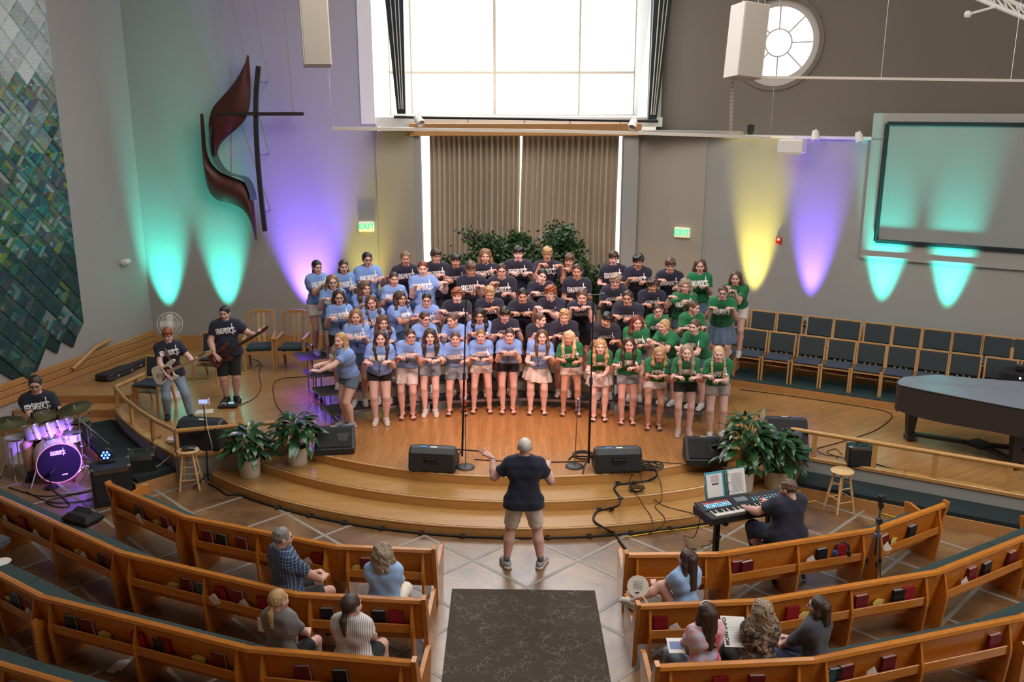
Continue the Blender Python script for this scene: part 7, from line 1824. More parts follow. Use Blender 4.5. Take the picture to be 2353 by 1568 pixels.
def par(label, p, tgt, col, es, r=.09):
    t = thing('stage_lamp', label, 'lamp', p); d = (Vector(tgt)-Vector(p)).normalized(); M = frame_z(d); z0 = .11
    mb = MB(); mb.lathe([(.001, -.13), (r*.8, -.12), (r, -.03), (r, .03), (r*.9, .03), (.001, .0)], (0, 0, z0+.02), 18, M); mb.build('housing', M_BLACK, t, smooth=True)
    for i in range(7):
        a = 2*PI*i/6; q = Vector((0, 0, .032)) if i == 6 else Vector((r*.55*math.cos(a), r*.55*math.sin(a), .032))
        mb = MB(); mb.ball(M @ q+Vector((0, 0, z0+.02)), r*.2, 6); mb.build('led', mat('led_%s' % '_'.join('%d' % (c*100) for c in col), col, .3, emit=col, es=es), t)
    x = M @ Vector((1, 0, 0)); mb = MB(); mb.tube([x*(r+.01)+Vector((0, 0, z0+.02)), x*(r+.015)+Vector((0, 0, .01)), -x*(r+.015)+Vector((0, 0, .01)), -x*(r+.01)+Vector((0, 0, z0+.02))], .009, 6); mb.build('yoke', M_BLACK, t)
    mb = MB(); mb.box((0, 0, .008), (.16, .10, .016)); mb.build('base_plate', M_BLACK, t); return t
lp = a1_.location+Vector((-.05, .02, .60)); par('glowing blue LED lamp on the black amplifier aimed at the drums', lp, (lp.x+.25, lp.y-1, lp.z+.05), (.08, .2, 1), 5)
# wall uplights, each with its own spot
def uplight(label, p, wn, col, pw, half, topz, wash=0):
    """p on the floor level in front of the wall; wn points into the wall"""
    par(label, p, (p.x+wn.x*.15, p.y+wn.y*.15, p.z+1), tuple(min(1, c) for c in col), 3)
    q = Vector(p)+Vector((0, 0, .20)); spot('uplight', q, q+wn*topz[0]+Vector((0, 0, topz[1])), pw, col, half, 1, .06)
    if wash: spot('uplight_spill', q, q+wn*.9+Vector((0, 0, topz[1])), pw*wash, col, 38, 1, .06)
nX = Vector((-.02, 1, 0))
def onwall(px, py, a, b, off, z):
    q = L(px, py, a, b); n = Vector((b[1]-a[1], a[0]-b[0], 0)).normalized(); n = -n if n.y < 0 else n
    return Vector((q.x, q.y, 0))-n*off+Vector((0, 0, z)), n
cw = ((WL1[0], WL1[1]), (-2.95, 20.3)); rw = (WR0, WR1)
UP = [(394, 760, cw, S, CYAN, 1700, 17, .40, 'cyan uplight lamp on the stage floor behind the guitarist'), (530, 760, cw, S, CYAN, 1500, 17, .40, 'cyan uplight lamp on the stage floor beside the slat armchairs'), (716, 700, cw, S, PURP, 3600, 24, .50, 'purple uplight lamp on the stage floor behind the choir'), (848, 700, cw, S, YELL, 480, 19, .46, 'yellow uplight lamp on the stage floor behind the choir'),
      (1730, 700, rw, TZ[2], YELL, 1500, 15, .38, 'yellow uplight lamp behind the top tier of chairs nearest the choir'), (1860, 700, rw, TZ[2], PURP, 2500, 15, .38, 'purple uplight lamp behind the top tier of chairs'), (2022, 720, rw, TZ[2], CYAN, 2400, 14, .38, 'cyan uplight lamp behind the top tier of chairs under the screen corner'), (2172, 735, rw, TZ[2], CYAN, 2400, 14, .38, 'cyan uplight lamp behind the top tier of chairs under the screen')]
for (px, py, w_, z, col, pw_, hf, of_, lab) in UP:
    p, n = onwall(px, py, w_[0], w_[1], of_, z); uplight(lab, p, n, col, pw_, hf, (.36, 2.2))
# lamps standing on the chairs (small LED bars on middle tier seats)
for (px, py, c, lab) in ((1845, 716, (.25, .15, 1), 'small purple-lit lamp on a chair of the top tier'), (2008, 733, (.1, .8, .7), 'small cyan-lit lamp on a chair under the screen corner'), (2157, 749, (.1, .8, .7), 'small cyan-lit lamp on a chair under the screen'), (1712, 712, (.05, .05, .06), 'small unlit black lamp on a chair beside the green-shirted singers')):
    q = L(px, py, (T0.x+un.x*(TD*2+.42), T0.y+un.y*(TD*2+.42)), (T0.x+un.x*(TD*2+.42)+ud.x, T0.y+un.y*(TD*2+.42)+ud.y)); q.z = TZ[2]+.48
    t = thing('led_lamp', lab, 'lamp', q); mb = MB(); mb.box((0, 0, .06), (.17, .12, .12), Mr, bev=.03); mb.build('housing', M_BLACK, t)
    mb = MB(); mb.box((0, 0, .122), (.13, .05, .01), Mr); mb.build('led_strip', mat('ledstrip_%d' % (c[0]*100), c, .3, emit=c if max(c) > .1 else None, es=3), t)
# pedals, fan, cases, small stuff by the guitarists
t = thing('effects_pedal', 'black effects pedal unit on the stage at the feet of the bass player', 'pedal', G(525, 936, S), .1)
mb = MB(); mb.box((0, 0, .03), (.34, .20, .06), bev=.012); mb.build('chassis', M_BLACK, t)
for i in range(4): mb = MB(); mb.lathe([(.001, 0), (.022, 0), (.018, .02), (.001, .022)], (-.12+.08*i, -.05, .06), 10); mb.build('footswitch', M_STEEL, t)
mb = MB(); mb.box((.04, .05, .062), (.10, .05, .006)); mb.build('display', LEDC[0], t); mb = MB(); mb.box((-.08, .05, .062), (.08, .04, .006)); mb.build('display', M_WHITE, t)
t = thing('pedestal_fan', 'round white pedestal fan standing behind the red-haired guitarist', 'fan', D(392, 800, 16.6)); fz = D(391, 745, 16.6); t.location.z = S; c = fz-t.location
stick(t, [(0, 0, .02), (c.x, c.y+.05, c.z)], .018, M_WHITE, 'pole'); mb = MB(); mb.lathe([(.001, 0), (.2, 0), (.19, .03), (.001, .04)], n=20); mb.build('base', M_WHITE, t, smooth=True)
M = frame_z(Vector((.25, -1, .15)))
mb = MB()
for i in range(28): a = 2*PI*i/28; mb.tube([c+M @ Vector((.03*math.cos(a), .03*math.sin(a), .085)), c+M @ Vector((.15*math.cos(a), .15*math.sin(a), .08)), c+M @ Vector((.225*math.cos(a), .225*math.sin(a), .03)), c+M @ Vector((.225*math.cos(a), .225*math.sin(a), -.03))], .003, 3)
for rr, z in ((.225, 0), (.225, .03), (.16, .078), (.09, .084)): mb.tube([c+M @ Vector((rr*math.cos(2*PI*k/28), rr*math.sin(2*PI*k/28), z)) for k in range(28)], .004, 4, closed=True)
mb.build('wire_guard', M_WHITE, t)
mb = MB(); mb.lathe([(.001, .07), (.05, .07), (.06, .088), (.001, .095)], c, 16, M); mb.build('hub_badge', M_WHITE, t)
for i in range(4): a = PI/2*i; mb = MB(); mb.extr([(.02, -.02), (.10, -.07), (.19, -.05), (.18, .05), (.06, .05)], M @ rotz(a) @ Matrix.Rotation(.35, 3, 'X') @ Matrix(((1, 0, 0), (0, 0, 1), (0, -1, 0))), c, .004); mb.build('blade', mat('fan_blade', (.55, .55, .52), .4), t)
mb = MB(); mb.tube([c-M @ Vector((0, 0, .12)), c], .06, 10); mb.build('motor', M_WHITE, t)
t = thing('guitar_case', 'long black hard guitar case lying by the side stairs', 'case', G(292, 868, S+.02)); ang = math.atan2(.9, .62)
a_, b_ = G(238, 876, S), G(336, 838, S); ca_ = (b_-a_); kx_ = ca_.normalized(); t.location = (a_+b_)/2; Mc = Matrix((kx_, Vector((-kx_.y, kx_.x, 0)), Vector((0, 0, 1)))).transposed(); Lc = ca_.length+.1
out = spline([(-Lc/2, -.14), (-Lc/2+.1, -.19), (-Lc/4, -.15), (0, -.16), (Lc/6, -.09), (Lc/2, -.07), (Lc/2, .07), (Lc/6, .09), (0, .16), (-Lc/4, .15), (-Lc/2+.1, .19), (-Lc/2, .14), (-Lc/2, -.14)], 3)[:-1]
for z0, z1, nm in ((0, .065, 'case_base'), (.072, .13, 'case_lid')):
    mb = MB(); R = [[Mc @ Vector((q[0]*f, q[1]*f, z)) for q in out] for z, f in ((z0, .97), (z0+.008, 1), (z1-.02, 1), (z1, .95))]; mb.rings(R); mb.build(nm, M_BLACK, t)
mb = MB(); mb.rings([[Mc @ Vector((q[0]*1.005, q[1]*1.005, z)) for q in out] for z in (.063, .074)]); mb.build('metal_rim', M_STEEL, t)
for x in (-.4, 0, .35): mb = MB(); mb.box(Mc @ Vector((x, -.165 if x < .2 else -.09, .07)), (.05, .02, .05), Mc); mb.build('latch', M_CHROME, t)
t = thing('phone_tripod', 'black stand holding a phone beside the wooden stool', 'stand', G(479, 1108, 0)); tp = D(468, 930, t.location.y); h = tp-t.location
stick(t, [(0, 0, .03), h*.5], .014, M_BLACKM, 'lower_pole'); stick(t, [h*.5, h], .009, M_BLACKM, 'upper_pole')
for a in (.4, 2.4, 4.2): stick(t, [(0, 0, .14), (.3*math.cos(a), .3*math.sin(a), .01)], .012, M_BLACKM, 'leg')
mb = MB(); mb.box(h+Vector((0, 0, .05)), (.16, .012, .08), rotz(.1), bev=.004); mb.build('phone', M_BLACK, t); mb = MB(); mb.box(h+Vector((-.0, -.0075, .05)), (.145, .004, .068), rotz(.1)); mb.build('phone_screen', mat('phone_screen', (.2, .2, .4), .2, emit=(.35, .4, .75), es=.9, var=.6, vscale=25), t)
mb = MB(); mb.box(h+Vector((.08, 0, .05)), (.02, .03, .10)); mb.box(h+Vector((0, .01, 0)), (.05, .03, .03)); mb.build('phone_clamp', M_WHITE, t)
cable('charging_cable', 'white cable hanging down the phone stand to the bench', [h+t.location+Vector((.02, -.02, .02)), h*.7+t.location+Vector((.05, -.03, 0)), h*.45+t.location+Vector((.1, -.03, .0)), G(470, 1040, .5), G(440, 1030, .70), G(400, 1042, .46), G(365, 1070, .28), G(340, 1075, .28)], .006, M_WHITE)
tq, tn_ = pewseat('R1', 2013, -.34, .6); t = thing('camera_tripod', 'silver and black camera tripod standing behind the front pew near its outer end', 'tripod', (tq.x, tq.y, 0)); tp = D(2023, 1172, t.location.y); h = tp-t.location
for a_ in (.5, 2.6, 4.7):
    f = Vector((.17*math.cos(a_), .13*math.sin(a_), 0)); stick(t, [h*.86, f*.55+h*.4, f], [.013, .011, .009], M_STEEL, 'leg'); mb = MB(); mb.ball(f+Vector((0, 0, .012)), .016, 6); mb.build('rubber_foot', M_RUBBER, t)
    mb = MB(); mb.tube([f*.5+h*.45, f*.56+h*.40], .018, 6); mb.build('leg_lock', M_BLACK, t)
stick(t, [h*.5, h*1.02], .012, M_BLACK, 'centre_column'); mb = MB(); mb.box(h*.88, (.06, .06, .08), bev=.01); mb.box(h+Vector((0, 0, .06)), (.05, .05, .08), bev=.01); mb.build('tilt_head', M_BLACK, t); mb = MB(); mb.box(h+Vector((0, 0, .14)), (.075, .05, .10), rotz(.3), bev=.01); mb.tube([h+Vector((0, -.02, .14)), h+Vector((0, -.06, .145))], .022, 8); mb.build('action_camera', M_BLACK, t)
stick(t, [h, h+Vector((-.06, -.16, -.06))], .006, M_BLACK, 'pan_handle'); mb = MB(); mb.box(h*.72, (.07, .05, .06), bev=.01); mb.build('brace_collar', mat('tripod_blue', (.03, .10, .3), .4), t)
t = thing('headphones', 'black and blue headset hung over the front pew rack near the tripod', 'headset', G(1935, 1268, .66)); mb = MB(); mb.tube([(-.08, 0, 0), (-.07, 0, .09), (0, 0, .13), (.07, 0, .09), (.08, 0, 0)], .012, 6); mb.build('band', M_BLACK, t)
for s in (-1, 1): mb = MB(); mb.ball((s*.08, 0, -.02), .045, 8, (.6, 1, 1)); mb.build('ear_pad', mat('headset_blue', (.02, .08, .35), .5) if s < 0 else M_BLACK, t, smooth=True)
# ---- covered grand piano
po_ = thing('grand_piano', 'grand piano under a blue-grey and dark brown fitted cover', 'piano', (7.2, 13.4, S))
PO = [(6.22, 14.02), (6.24, 14.18), (6.36, 14.36), (6.62, 14.50), (6.95, 14.54), (7.3, 14.50), (7.65, 14.36), (8.0, 14.22), (8.45, 14.1), (9.1, 13.2), (8.15, 12.2), (7.6, 12.73), (6.9, 13.38), (6.4, 13.82)]
PO = spline(PO+[PO[0]], 4)[:-1]; cx_, cy_ = sum(p[0] for p in PO)/len(PO), sum(p[1] for p in PO)/len(PO)
def ringp(f, z): return [(cx_+(p[0]-cx_)*f, cy_+(p[1]-cy_)*f, z+.008*math.sin(p[0]*9+p[1]*7)*(z > .9)) for p in PO]
ztop = S+1.0
M_COVT = mat('cover_blue_grey', (.20, .22, .27), .42, bump=.5, bscale=5, var=.1, vscale=4); M_COVS = mat('cover_dark_brown', (.035, .026, .024), .7, bump=.2, bscale=6)
mb = MB(); mb.rings([ringp(.995, ztop), ringp(.97, ztop+.025), ringp(.6, ztop+.03), ringp(.1, ztop+.028)]); mb.build('cover_top', M_COVT, po_, world=True, smooth=True)
mb = MB(); R = []
for z, w_ in ((ztop, 0), (ztop-.12, .2), (ztop-.3, .6), (ztop-.44, 1)):
    R.append([(cx_+(p[0]-cx_)*(1.0+.006*w_*math.sin(i*1.1)), cy_+(p[1]-cy_)*(1+.006*w_*math.sin(i*1.1)), z+(.02*w_*math.sin(i*.6))) for i, p in enumerate(PO)])
mb.rings(R, cap=False); mb.build('cover_skirt', M_COVS, po_, world=True, smooth=True)
mb = MB(); mb.tube([(p[0], p[1], p[2]+.006) for p in ringp(.998, ztop)], .010, 6, closed=True); mb.build('piping', M_BLACK, po_, world=True)
mb = MB(); mb.prism([(cx_+(p[0]-cx_)*.93, cy_+(p[1]-cy_)*.93) for p in PO], ztop-.42, ztop-.05); mb.build('case', M_BLACK, po_, world=True)
for (x, y) in ((6.55, 14.2), (7.62, 12.98), (8.7, 13.3)):
    mb = MB(); mb.rings([[(x+sx*r, y+sy*r, z) for sx, sy in ((-1, -1), (1, -1), (1, 1), (-1, 1))] for z, r in ((S+.10, .05), (S+.16, .055), (S+.45, .075), (S+.62, .085))]); mb.build('leg', M_BLACK, po_, world=True)
    mb = MB(); mb.box((x, y, S+.06), (.12, .16, .10), bev=.02); mb.build('caster_block', M_BLACK, po_, world=True); mb = MB(); mb.lathe([(.001, -.02), (.05, -.02), (.05, .02), (.001, .02)], (x+.1, y, S+.05), 14, Matrix.Rotation(PI/2, 3, 'Y')); mb.build('caster', M_STEEL, po_, world=True, smooth=True)
hubp = Vector((7.4, 13.6, S+.16)); mb = MB(); mb.box(hubp, (.36, .36, .05), rotz(.4), bev=.02); mb.build('dolly_hub', M_BLACK, po_, world=True)
for (x, y) in ((6.55, 14.2), (7.62, 12.98), (8.7, 13.3)): mb = MB(); mb.bar(hubp, (x, y, S+.12), .10, .05); mb.build('dolly_arm', M_BLACK, po_, world=True)
mb = MB(); mb.box((8.4, 12.9, S+.2), (.3, .2, .3)); mb.tube([(8.3, 12.85, S+.1), (8.1, 12.75, S+.04)], .012, 6); mb.build('pedal_lyre', M_BLACK, po_, world=True)
t = thing('camera_case', 'black soft bag with a lit camera on the chair behind the piano', 'bag', L(2335, 855, (T0.x+un.x*.4, T0.y+un.y*.4), (T0.x+un.x*.4+ud.x, T0.y+un.y*.4+ud.y))); t.location.z = TZ[0]+.48
mb = MB(); mb.box((0, 0, .16), (.42, .3, .32), Mr, bev=.08); mb.build('body', mat('soft_black', (.01, .01, .012), .85, bump=.4, bscale=30), t, smooth=True); mb = MB(); mb.box((0, -.1, .36), (.14, .1, .1), Mr, bev=.02); mb.build('camera', M_BLACK, t); mb = MB(); mb.ball((-.03, -.2, .2), .02, 8); mb.build('led', LEDC[2], t)
# ---- peace lilies: every leaf its own piece
M_LEAF = mat('lily_leaf', (.016, .070, .018), .3, rand=.5, coat=.3); M_STEM = mat('lily_stem', (.06, .16, .04), .5); M_SPATHE = mat('lily_spathe', (.75, .78, .62), .5)
def leaf_mesh(ln, wd, droop, nm='leaf', m=None, fold=.25):
    mb = MB(); n = 7; vs = []; fs = []
    for i in range(n+1):
        t = i/n; w_ = wd*math.sin(PI*min(1, t*.93+.04))**.8*(1-t*.25); a = .5-droop*t; y = ln*t*(1-.15*droop*t); z = ln*(.45*t-droop*.62*t*t)
        vs += [(-w_/2, y, z+w_*fold*.5), (0, y, z), (w_/2, y, z+w_*fold*.5)]
    for i in range(n): a = i*3; fs += [(a, a+1, a+4, a+3), (a+1, a+2, a+5, a+4)]
    mb.add(vs, fs); return mb.build(nm, m or M_LEAF, link=False, smooth=2).data
LEAVES = [leaf_mesh(.32, .115, .7), leaf_mesh(.30, .115, 1.2), leaf_mesh(.35, .12, .4)]
def lily(label, p, potr, poth, n, spread, hgt, seed, flower=False, potm=None):
    rng = random.Random(seed); t = thing('potted_peace_lily', label, 'plant', p, group='peace lilies in pale pots')
    mb = MB(); mb.lathe([(.001, 0), (potr*.88, 0), (potr*.92, .01), (potr, poth), (potr*.93, poth), (potr*.9, poth-.04), (.001, poth-.04)], n=28); mb.build('pot', potm or M_POT, t, smooth=True)
    mb = MB(); mb.lathe([(.001, poth-.06), (potr*.9, poth-.06), (potr*.9, poth-.035), (.001, poth-.03)], n=20); mb.build('soil', M_SOIL, t)
    sm = MB()
    for i in range(n):
        a = 2*PI*i*.381966+rng.uniform(-.3, .3); f = (i+.5)/n; r = spread*(.25+.75*f)*rng.uniform(.75, 1.1); z = poth+hgt*(1-.75*f**1.3)*rng.uniform(.8, 1.1)
        b = Vector((r*.62*math.cos(a), r*.62*math.sin(a), z)); sm.tube(spline([(.02*math.cos(a), .02*math.sin(a), poth-.04), (b.x*.4, b.y*.4, poth+(z-poth)*.6), tuple(b)], 3), .0035, 4, cap=False)
        o = bpy.data.objects.new('leaf', LEAVES[rng.choice([0, 0, 1, 2])]); COL.objects.link(o); o.parent = t; o.location = b
        o.rotation_euler = (rng.uniform(-.35, .25)-f*.55, rng.uniform(-.4, .4), a-PI/2); o.scale = [rng.uniform(.8, 1.15)]*3
    if flower:
        q = flower; sm.tube([(0, 0, poth), (q[0]*.5, q[1]*.5, poth+q[2]*.6), (q[0], q[1], poth+q[2])], .004, 4); o = bpy.data.objects.new('flower', leaf_mesh(.17, .09, -.9, 'flower', M_SPATHE)); COL.objects.link(o); o.parent = t; o.location = (q[0], q[1], poth+q[2]); o.rotation_euler = (.5, 0, PI)
    sm.build('stems', M_STEM, t)
lily('peace lily in a white pot on the lower step at the drum side', G(572, 1098, .145)+Vector((0, .1, 0)), .165, .30, 80, .42, .46, 1)
lily('peace lily in a white pot on the upper step at the drum side', G(681, 1070, .29)+Vector((0, .1, 0)), .165, .28, 76, .38, .52, 2)
lily('taller peace lily with a white bloom beside the floor monitor', G(1722, 1140, .145)+Vector((-.03, .25, 0)), .15, .30, 100, .50, .85, 3, (.18, -.05, .78))
lily('fuller peace lily in a wide pale pot near the railing end', G(1795, 1140, .145)+Vector((.02, .32, 0)), .20, .30, 96, .38, .58, 4, potm=mat('pale_planter', (.55, .47, .36), .55))
# ---- ficus trees behind the choir (leaves a few pixels each: joined foliage)
def ficus(label, x, y, z0, h, rad, n, seed):
    rng = random.Random(seed); t = thing('ficus_tree', label, 'tree', (x, y, z0), group='ficus trees behind the choir')
    mb = MB(); mb.lathe([(.001, 0), (.2, 0), (.24, .35), (.001, .33)], n=20); mb.build('pot', M_POT, t, smooth=True)
    mb = MB(); mb.tube(spline([(0, 0, .3), (.03, .02, h*.45), (0, 0, h*.8)], 3), [.035, .034, .033, .031, .028, .024, .02][:7], 6)
    tips = []
    for i in range(26):
        a = rng.uniform(0, 2*PI); zz = h*rng.uniform(.5, .84); q = Vector((rad*rng.uniform(.4, 1)*math.cos(a), rad*rng.uniform(.4, 1)*math.sin(a)*.7, min(h*1.0, zz+rng.uniform(.0, .6)))); mb.tube([(0, 0, zz), q*.5+Vector((0, 0, zz*.5+.08)), q], [.012, .008, .004], 4); tips.append((Vector((0, 0, zz)), q))
    mb.build('trunk', mat('bark', (.14, .10, .07), .8), t)
    vs = []; fs = []
    for i in range(n):
        a_, b_ = rng.choice(tips); f = rng.uniform(.35, 1.08); c = a_.lerp(b_, f)+Vector((rng.gauss(0, .09), rng.gauss(0, .09), rng.gauss(0, .08)))
        d = Vector((rng.gauss(0, 1), rng.gauss(0, 1), rng.gauss(-.5, .6))).normalized(); s_ = d.cross(Vector((rng.gauss(0, 1), rng.gauss(0, 1), rng.gauss(0, 1)))).normalized(); l_ = rng.uniform(.085, .13); w_ = l_*.25; k = len(vs)
        vs += [c, c+d*l_*.5+s_*w_, c+d*l_, c+d*l_*.5-s_*w_]; fs += [(k, k+1, k+2), (k, k+2, k+3)]
    mb = MB(); mb.add(vs, fs); o = mb.build('foliage', mat('ficus_leaf', (.035, .085, .028), .4, var=.5, vscale=8), t); o['kind'] = 'stuff'
ficus('bushy ficus tree behind the choir below the curtain gap on the drum side', -.32, 19.3, S, 2.86, .82, 6000, 1); ficus('bushy ficus tree behind the choir below the curtain on the piano side', .78, 19.3, S, 2.80, .85, 6400, 2)
ficus('lower ficus tree at the drum end of the greenery', -1.1, 19.0, S, 2.35, .58, 3400, 3); ficus('lower ficus tree at the piano end of the greenery', 1.5, 19.0, S, 2.3, .58, 3400, 4)
# ================================================================ HANGING GEAR
M_SPK = mat('speaker_cream', (.55, .50, .43), .6); M_SPKF = mat('speaker_cloth', (.36, .32, .27), .8, bump=.2, bscale=300)
def hang_speaker(label, c0, c1, w, d, n):
    """column loudspeaker: c0 bottom front centre, c1 top front centre, n front direction"""
    t = thing('hanging_speaker', label, 'speaker', c0, group='hanging column speakers'); y = (c1-c0); z = y.normalized(); n = (n-z*n.dot(z)).normalized(); x = n.cross(z)*-1; M = Matrix((x, -n, z)).transposed()
    if M.determinant() < 0: M = Matrix((-x, -n, z)).transposed()
    mb = MB(); mb.box(y/2-n*d/2, (w, d, y.length), M, bev=.012); mb.build('cabinet', M_SPK, t); mb = MB(); mb.box(y/2+n*.006, (w*.9, .02, y.length*.985), M, bev=.006); mb.build('grille', M_SPKF, t)
    for s in (-.3, .3):
        q = y-n*d*.5+M @ Vector((w*s, 0, 0)); mb = MB(); mb.tube([q, Vector((q.x, q.y, ZC-c0.z))], .004, 4); mb.build('suspension_wire', M_STEEL, t)
        mb = MB(); mb.box(q+z*.01, (.09, .04, .02), M); mb.build('mounting_bracket', M_BLACKM, t)
    return t
sy = 15.2
hang_speaker('cream column speaker hanging above the cross sculpture wall', D(731, 150, sy), D(722, -60, sy)+Vector((-.06, .12, 0)), .44, .30, Vector((.25, -1, -.25)))
hang_speaker('cream column speaker hanging in front of the round window', D(1722, 178, sy), D(1746, 4, sy)+Vector((.0, .12, 0)), .46, .42, Vector((.28, -1, -.25)))
t = thing('perforated_pole', 'pale perforated metal pole below the speaker at the round window', 'pole', D(1679, 300, 16)); h = D(1684, 176, 15.6)-t.location
mb = MB(); mb.bar((0, 0, 0), h, .05, .03); mb.build('channel', M_SPK, t); mb = MB()
for i in range(14): q = h*(i+.5)/14; mb.box(q+Vector((0, -.017, 0)), (.014, .004, .03))
mb.build('slots', M_RUBBER, t)
# lighting track across the front, on thin wires
def track(label, pts, r, m):
    P = [Vector(p) for p in pts]; t = thing('lighting_track', label, 'track', P[0]); mb = MB()
    for a, b in zip(P[:-1], P[1:]): mb.bar(a, b, r*2, r*1.6)
    mb.build('rail', m, t, world=True)
    for f in (.1, .5, .9):
        q = P[0].lerp(P[-1], f) if len(P) == 2 else P[min(len(P)-1, int(f*len(P)))]; mb = MB(); mb.tube([q, Vector((q.x, q.y, ZC))], .0035, 4); mb.build('hanging_wire', M_STEEL, t, world=True)
    return t
ty = 17.0
track('long pale lighting track hanging across the curtain header', [D(x, y, ty) for x, y in ((762, 295), (900, 297), (1100, 299), (1300, 302), (1500, 307), (1650, 312), (1770, 318))], .035, M_SPK)
track('pale hanging rail crossing below the round window', [D(1680, 176, 15.5), D(2400, 186, 14.2)], .025, M_SPK)
def spot_head(label, p, d, m=None):
    t = thing('track_spotlight', label, 'lamp', p, group='small track spotlights'); M = frame_z(Vector(d)); mb = MB(); mb.lathe([(.001, -.10), (.05, -.095), (.072, -.03), (.075, .10), (.066, .10), (.06, .02), (.001, .0)], (0, 0, 0), 16, M); mb.build('housing', m or M_WHITE, t, smooth=True)
    mb = MB(); mb.tube([(0, 0, .02), (0, 0, .12)], .012, 6); mb.build('stem', m or M_WHITE, t)
spot_head('white track spotlight at the drum end of the curtain header', D(962, 276, 17.0), (.5, -.6, -.6)); spot_head('white track spotlight at the piano end of the curtain header', D(1455, 284, 17.0), (-.3, -.6, -.7))
spot_head('white track spotlight beside the small wall projector', L(1880, 310, WR0, WR1)-un*.25, (0, -.3, -1)); spot_head('white track spotlight beside the screen panel corner', L(1979, 314, WR0, WR1)-un*.25, (.2, -.3, -1)); spot_head('small black spotlight on the ledge right of the column', L(1731, 298, WR0, WR1)-un*.2, (0, 0, 1), M_BLACK)
t = thing('wall_projector', 'white box projector hung on the wall between yellow and purple light', 'projector', L(1828, 335, WR0, WR1)-un*.28); mb = MB(); mb.box((0, 0, 0), (.48, .4, .28), Mr, bev=.03); mb.build('housing', M_WHITE, t); mb = MB(); mb.box(Vector((0, 0, -.13))-un*.20, (.46, .02, .05), Mr); mb.build('lower_grille', M_SPK, t)
mb = MB(); mb.bar(Vector((0, 0, .1)), Vector((0, 0, .1))+un*.3, .06, .06); mb.build('wall_arm', M_WHITE, t)
# black lifting frame with ropes before the window
fy = 20.0
t = thing('lifting_frame', 'black rope and pole lifting frame standing before the big window', 'frame', D(920, 268, fy))
M_RIG = mat('rig_black', (.008, .018, .018), .7)
for bot, top_ in (((922, 262), (903, -40)), ((1499, 275), (1527, -40))):
    b_, a_ = D(*bot, fy), D(*top_, fy); w0, w1 = .09, .20
    mb = MB(); mb.rings([[b_+Vector((-w0, 0, 0)), b_+Vector((w0, 0, 0)), b_+Vector((w0, .12, 0)), b_+Vector((-w0, .12, 0))], [a_+Vector((-w1, 0, 0)), a_+Vector((w1, 0, 0)), a_+Vector((w1, .12, 0)), a_+Vector((-w1, .12, 0))]]); mb.build('folded_drape', M_RIG, t, world=True)
    for k in (-.4, .1, .5): mb = MB(); mb.tube([b_+Vector((w0*k, -.03, .1)), a_+Vector((w1*k, -.03, 0))], .012, 5); mb.build('lift_rope', M_SPK, t, world=True)
mb = MB(); mb.tube([D(905, 269, fy-.05), D(1200, 273, fy-.05), D(1512, 279, fy-.05)], .03, 8); mb.build('bottom_pole', M_BLACKM, t, world=True)
for x in (955, 1075, 1205, 1310, 1425): q = D(x, 271+(x-955)*.012, fy-.05); mb = MB(); mb.box(q+Vector((0, 0, -.05)), (.02, .02, .08)); mb.build('pole_clip', M_STEEL, t, world=True)
for i, (x0, y0, x1, y1) in enumerate(((1440, 280, 1620, -40), (1460, 290, 1560, -40), (1400, 280, 1650, -60))): pass
t = thing('ceiling_truss', 'white steel ceiling truss in the top corner above the screen', 'truss', (9, 15, 8.4)); q0, q1 = D(2235, -8, 15.2), D(2400, 60, 14.4)
for o_ in (Vector((0, 0, 0)), Vector((0, .35, .25)), Vector((0, -.05, .42))): mb = MB(); mb.tube([q0+o_-(q1-q0)*.5, q1+o_+(q1-q0)*.3], .035, 8); mb.build('chord', M_WHITE, t, world=True)
for i in range(7): a_ = q0.lerp(q1, i/6); b_ = q0.lerp(q1, (i+.5)/6)+Vector((0, .35, .25)); mb = MB(); mb.tube([a_, b_], .015, 6); mb.tube([b_, q0.lerp(q1, (i+1)/6)], .015, 6); mb.build('web', M_WHITE, t, world=True)
c_ = D(2224, 33, 15.0); mb = MB(); mb.tube([c_, D(2300, 12, 14.9)], .02, 6); mb.ball(c_, .06, 8); mb.build('camera_arm', M_WHITE, t, world=True)
# ================================================================ CABLES
stp = [(G(x, y, .012)) for x, y in ((480, 1112), (505, 1126), (522, 1138))]
arcp = [Vector((x, y, .016)) for x, y in arc(7.34, -4.2, 3.6, 28)]
cable('stage_cable', 'thick black cable taped along the foot of the bottom step', stp+arcp, .014, sm=2)
snk = bpy.data.objects['stage_cable']
for i in range(3, 28, 2):
    p = arcp[i]; a = math.atan2(p.x-CX, -(p.y-CY)); mb = MB(); mb.box((p.x, p.y, p.z+.01), (.06, .09, .024), rotz(a), bev=.006); o = mb.build('gaffer_tape', M_RUBBER, snk, world=True)
def bundle(label, pts, r, tapes=()):
    c = cable('cable_snake', label, pts, r, sm=6)
    for q in tapes: v = G(*q); mb = MB(); mb.box((v.x, v.y, v.z+.012), (.07, .05, .03), rotz(.3*q[0] % 1), bev=.006); mb.build('gaffer_tape', M_RUBBER, c, world=True)
b1, b2 = .305, .16
bundle('thick black cable bundle winding down the steps beside the conductor', [(1490, 1065, SZ), (1510, 1090, SZ), (1490, 1105, b1), (1450, 1111, b1), (1420, 1114, b1), (1412, 1125, b1), (1425, 1145, b1), (1420, 1162, b1), (1395, 1170, b2+.01), (1372, 1176, b2), (1364, 1195, b2), (1385, 1212, b2), (1410, 1226, .02), (1425, 1245, .02), (1438, 1262, .02)], .016, ((1420, 1111, b1), (1458, 1111, b1), (1426, 1148, b1), (1377, 1172, b2), (1405, 1172, b2), (1412, 1222, .03)))
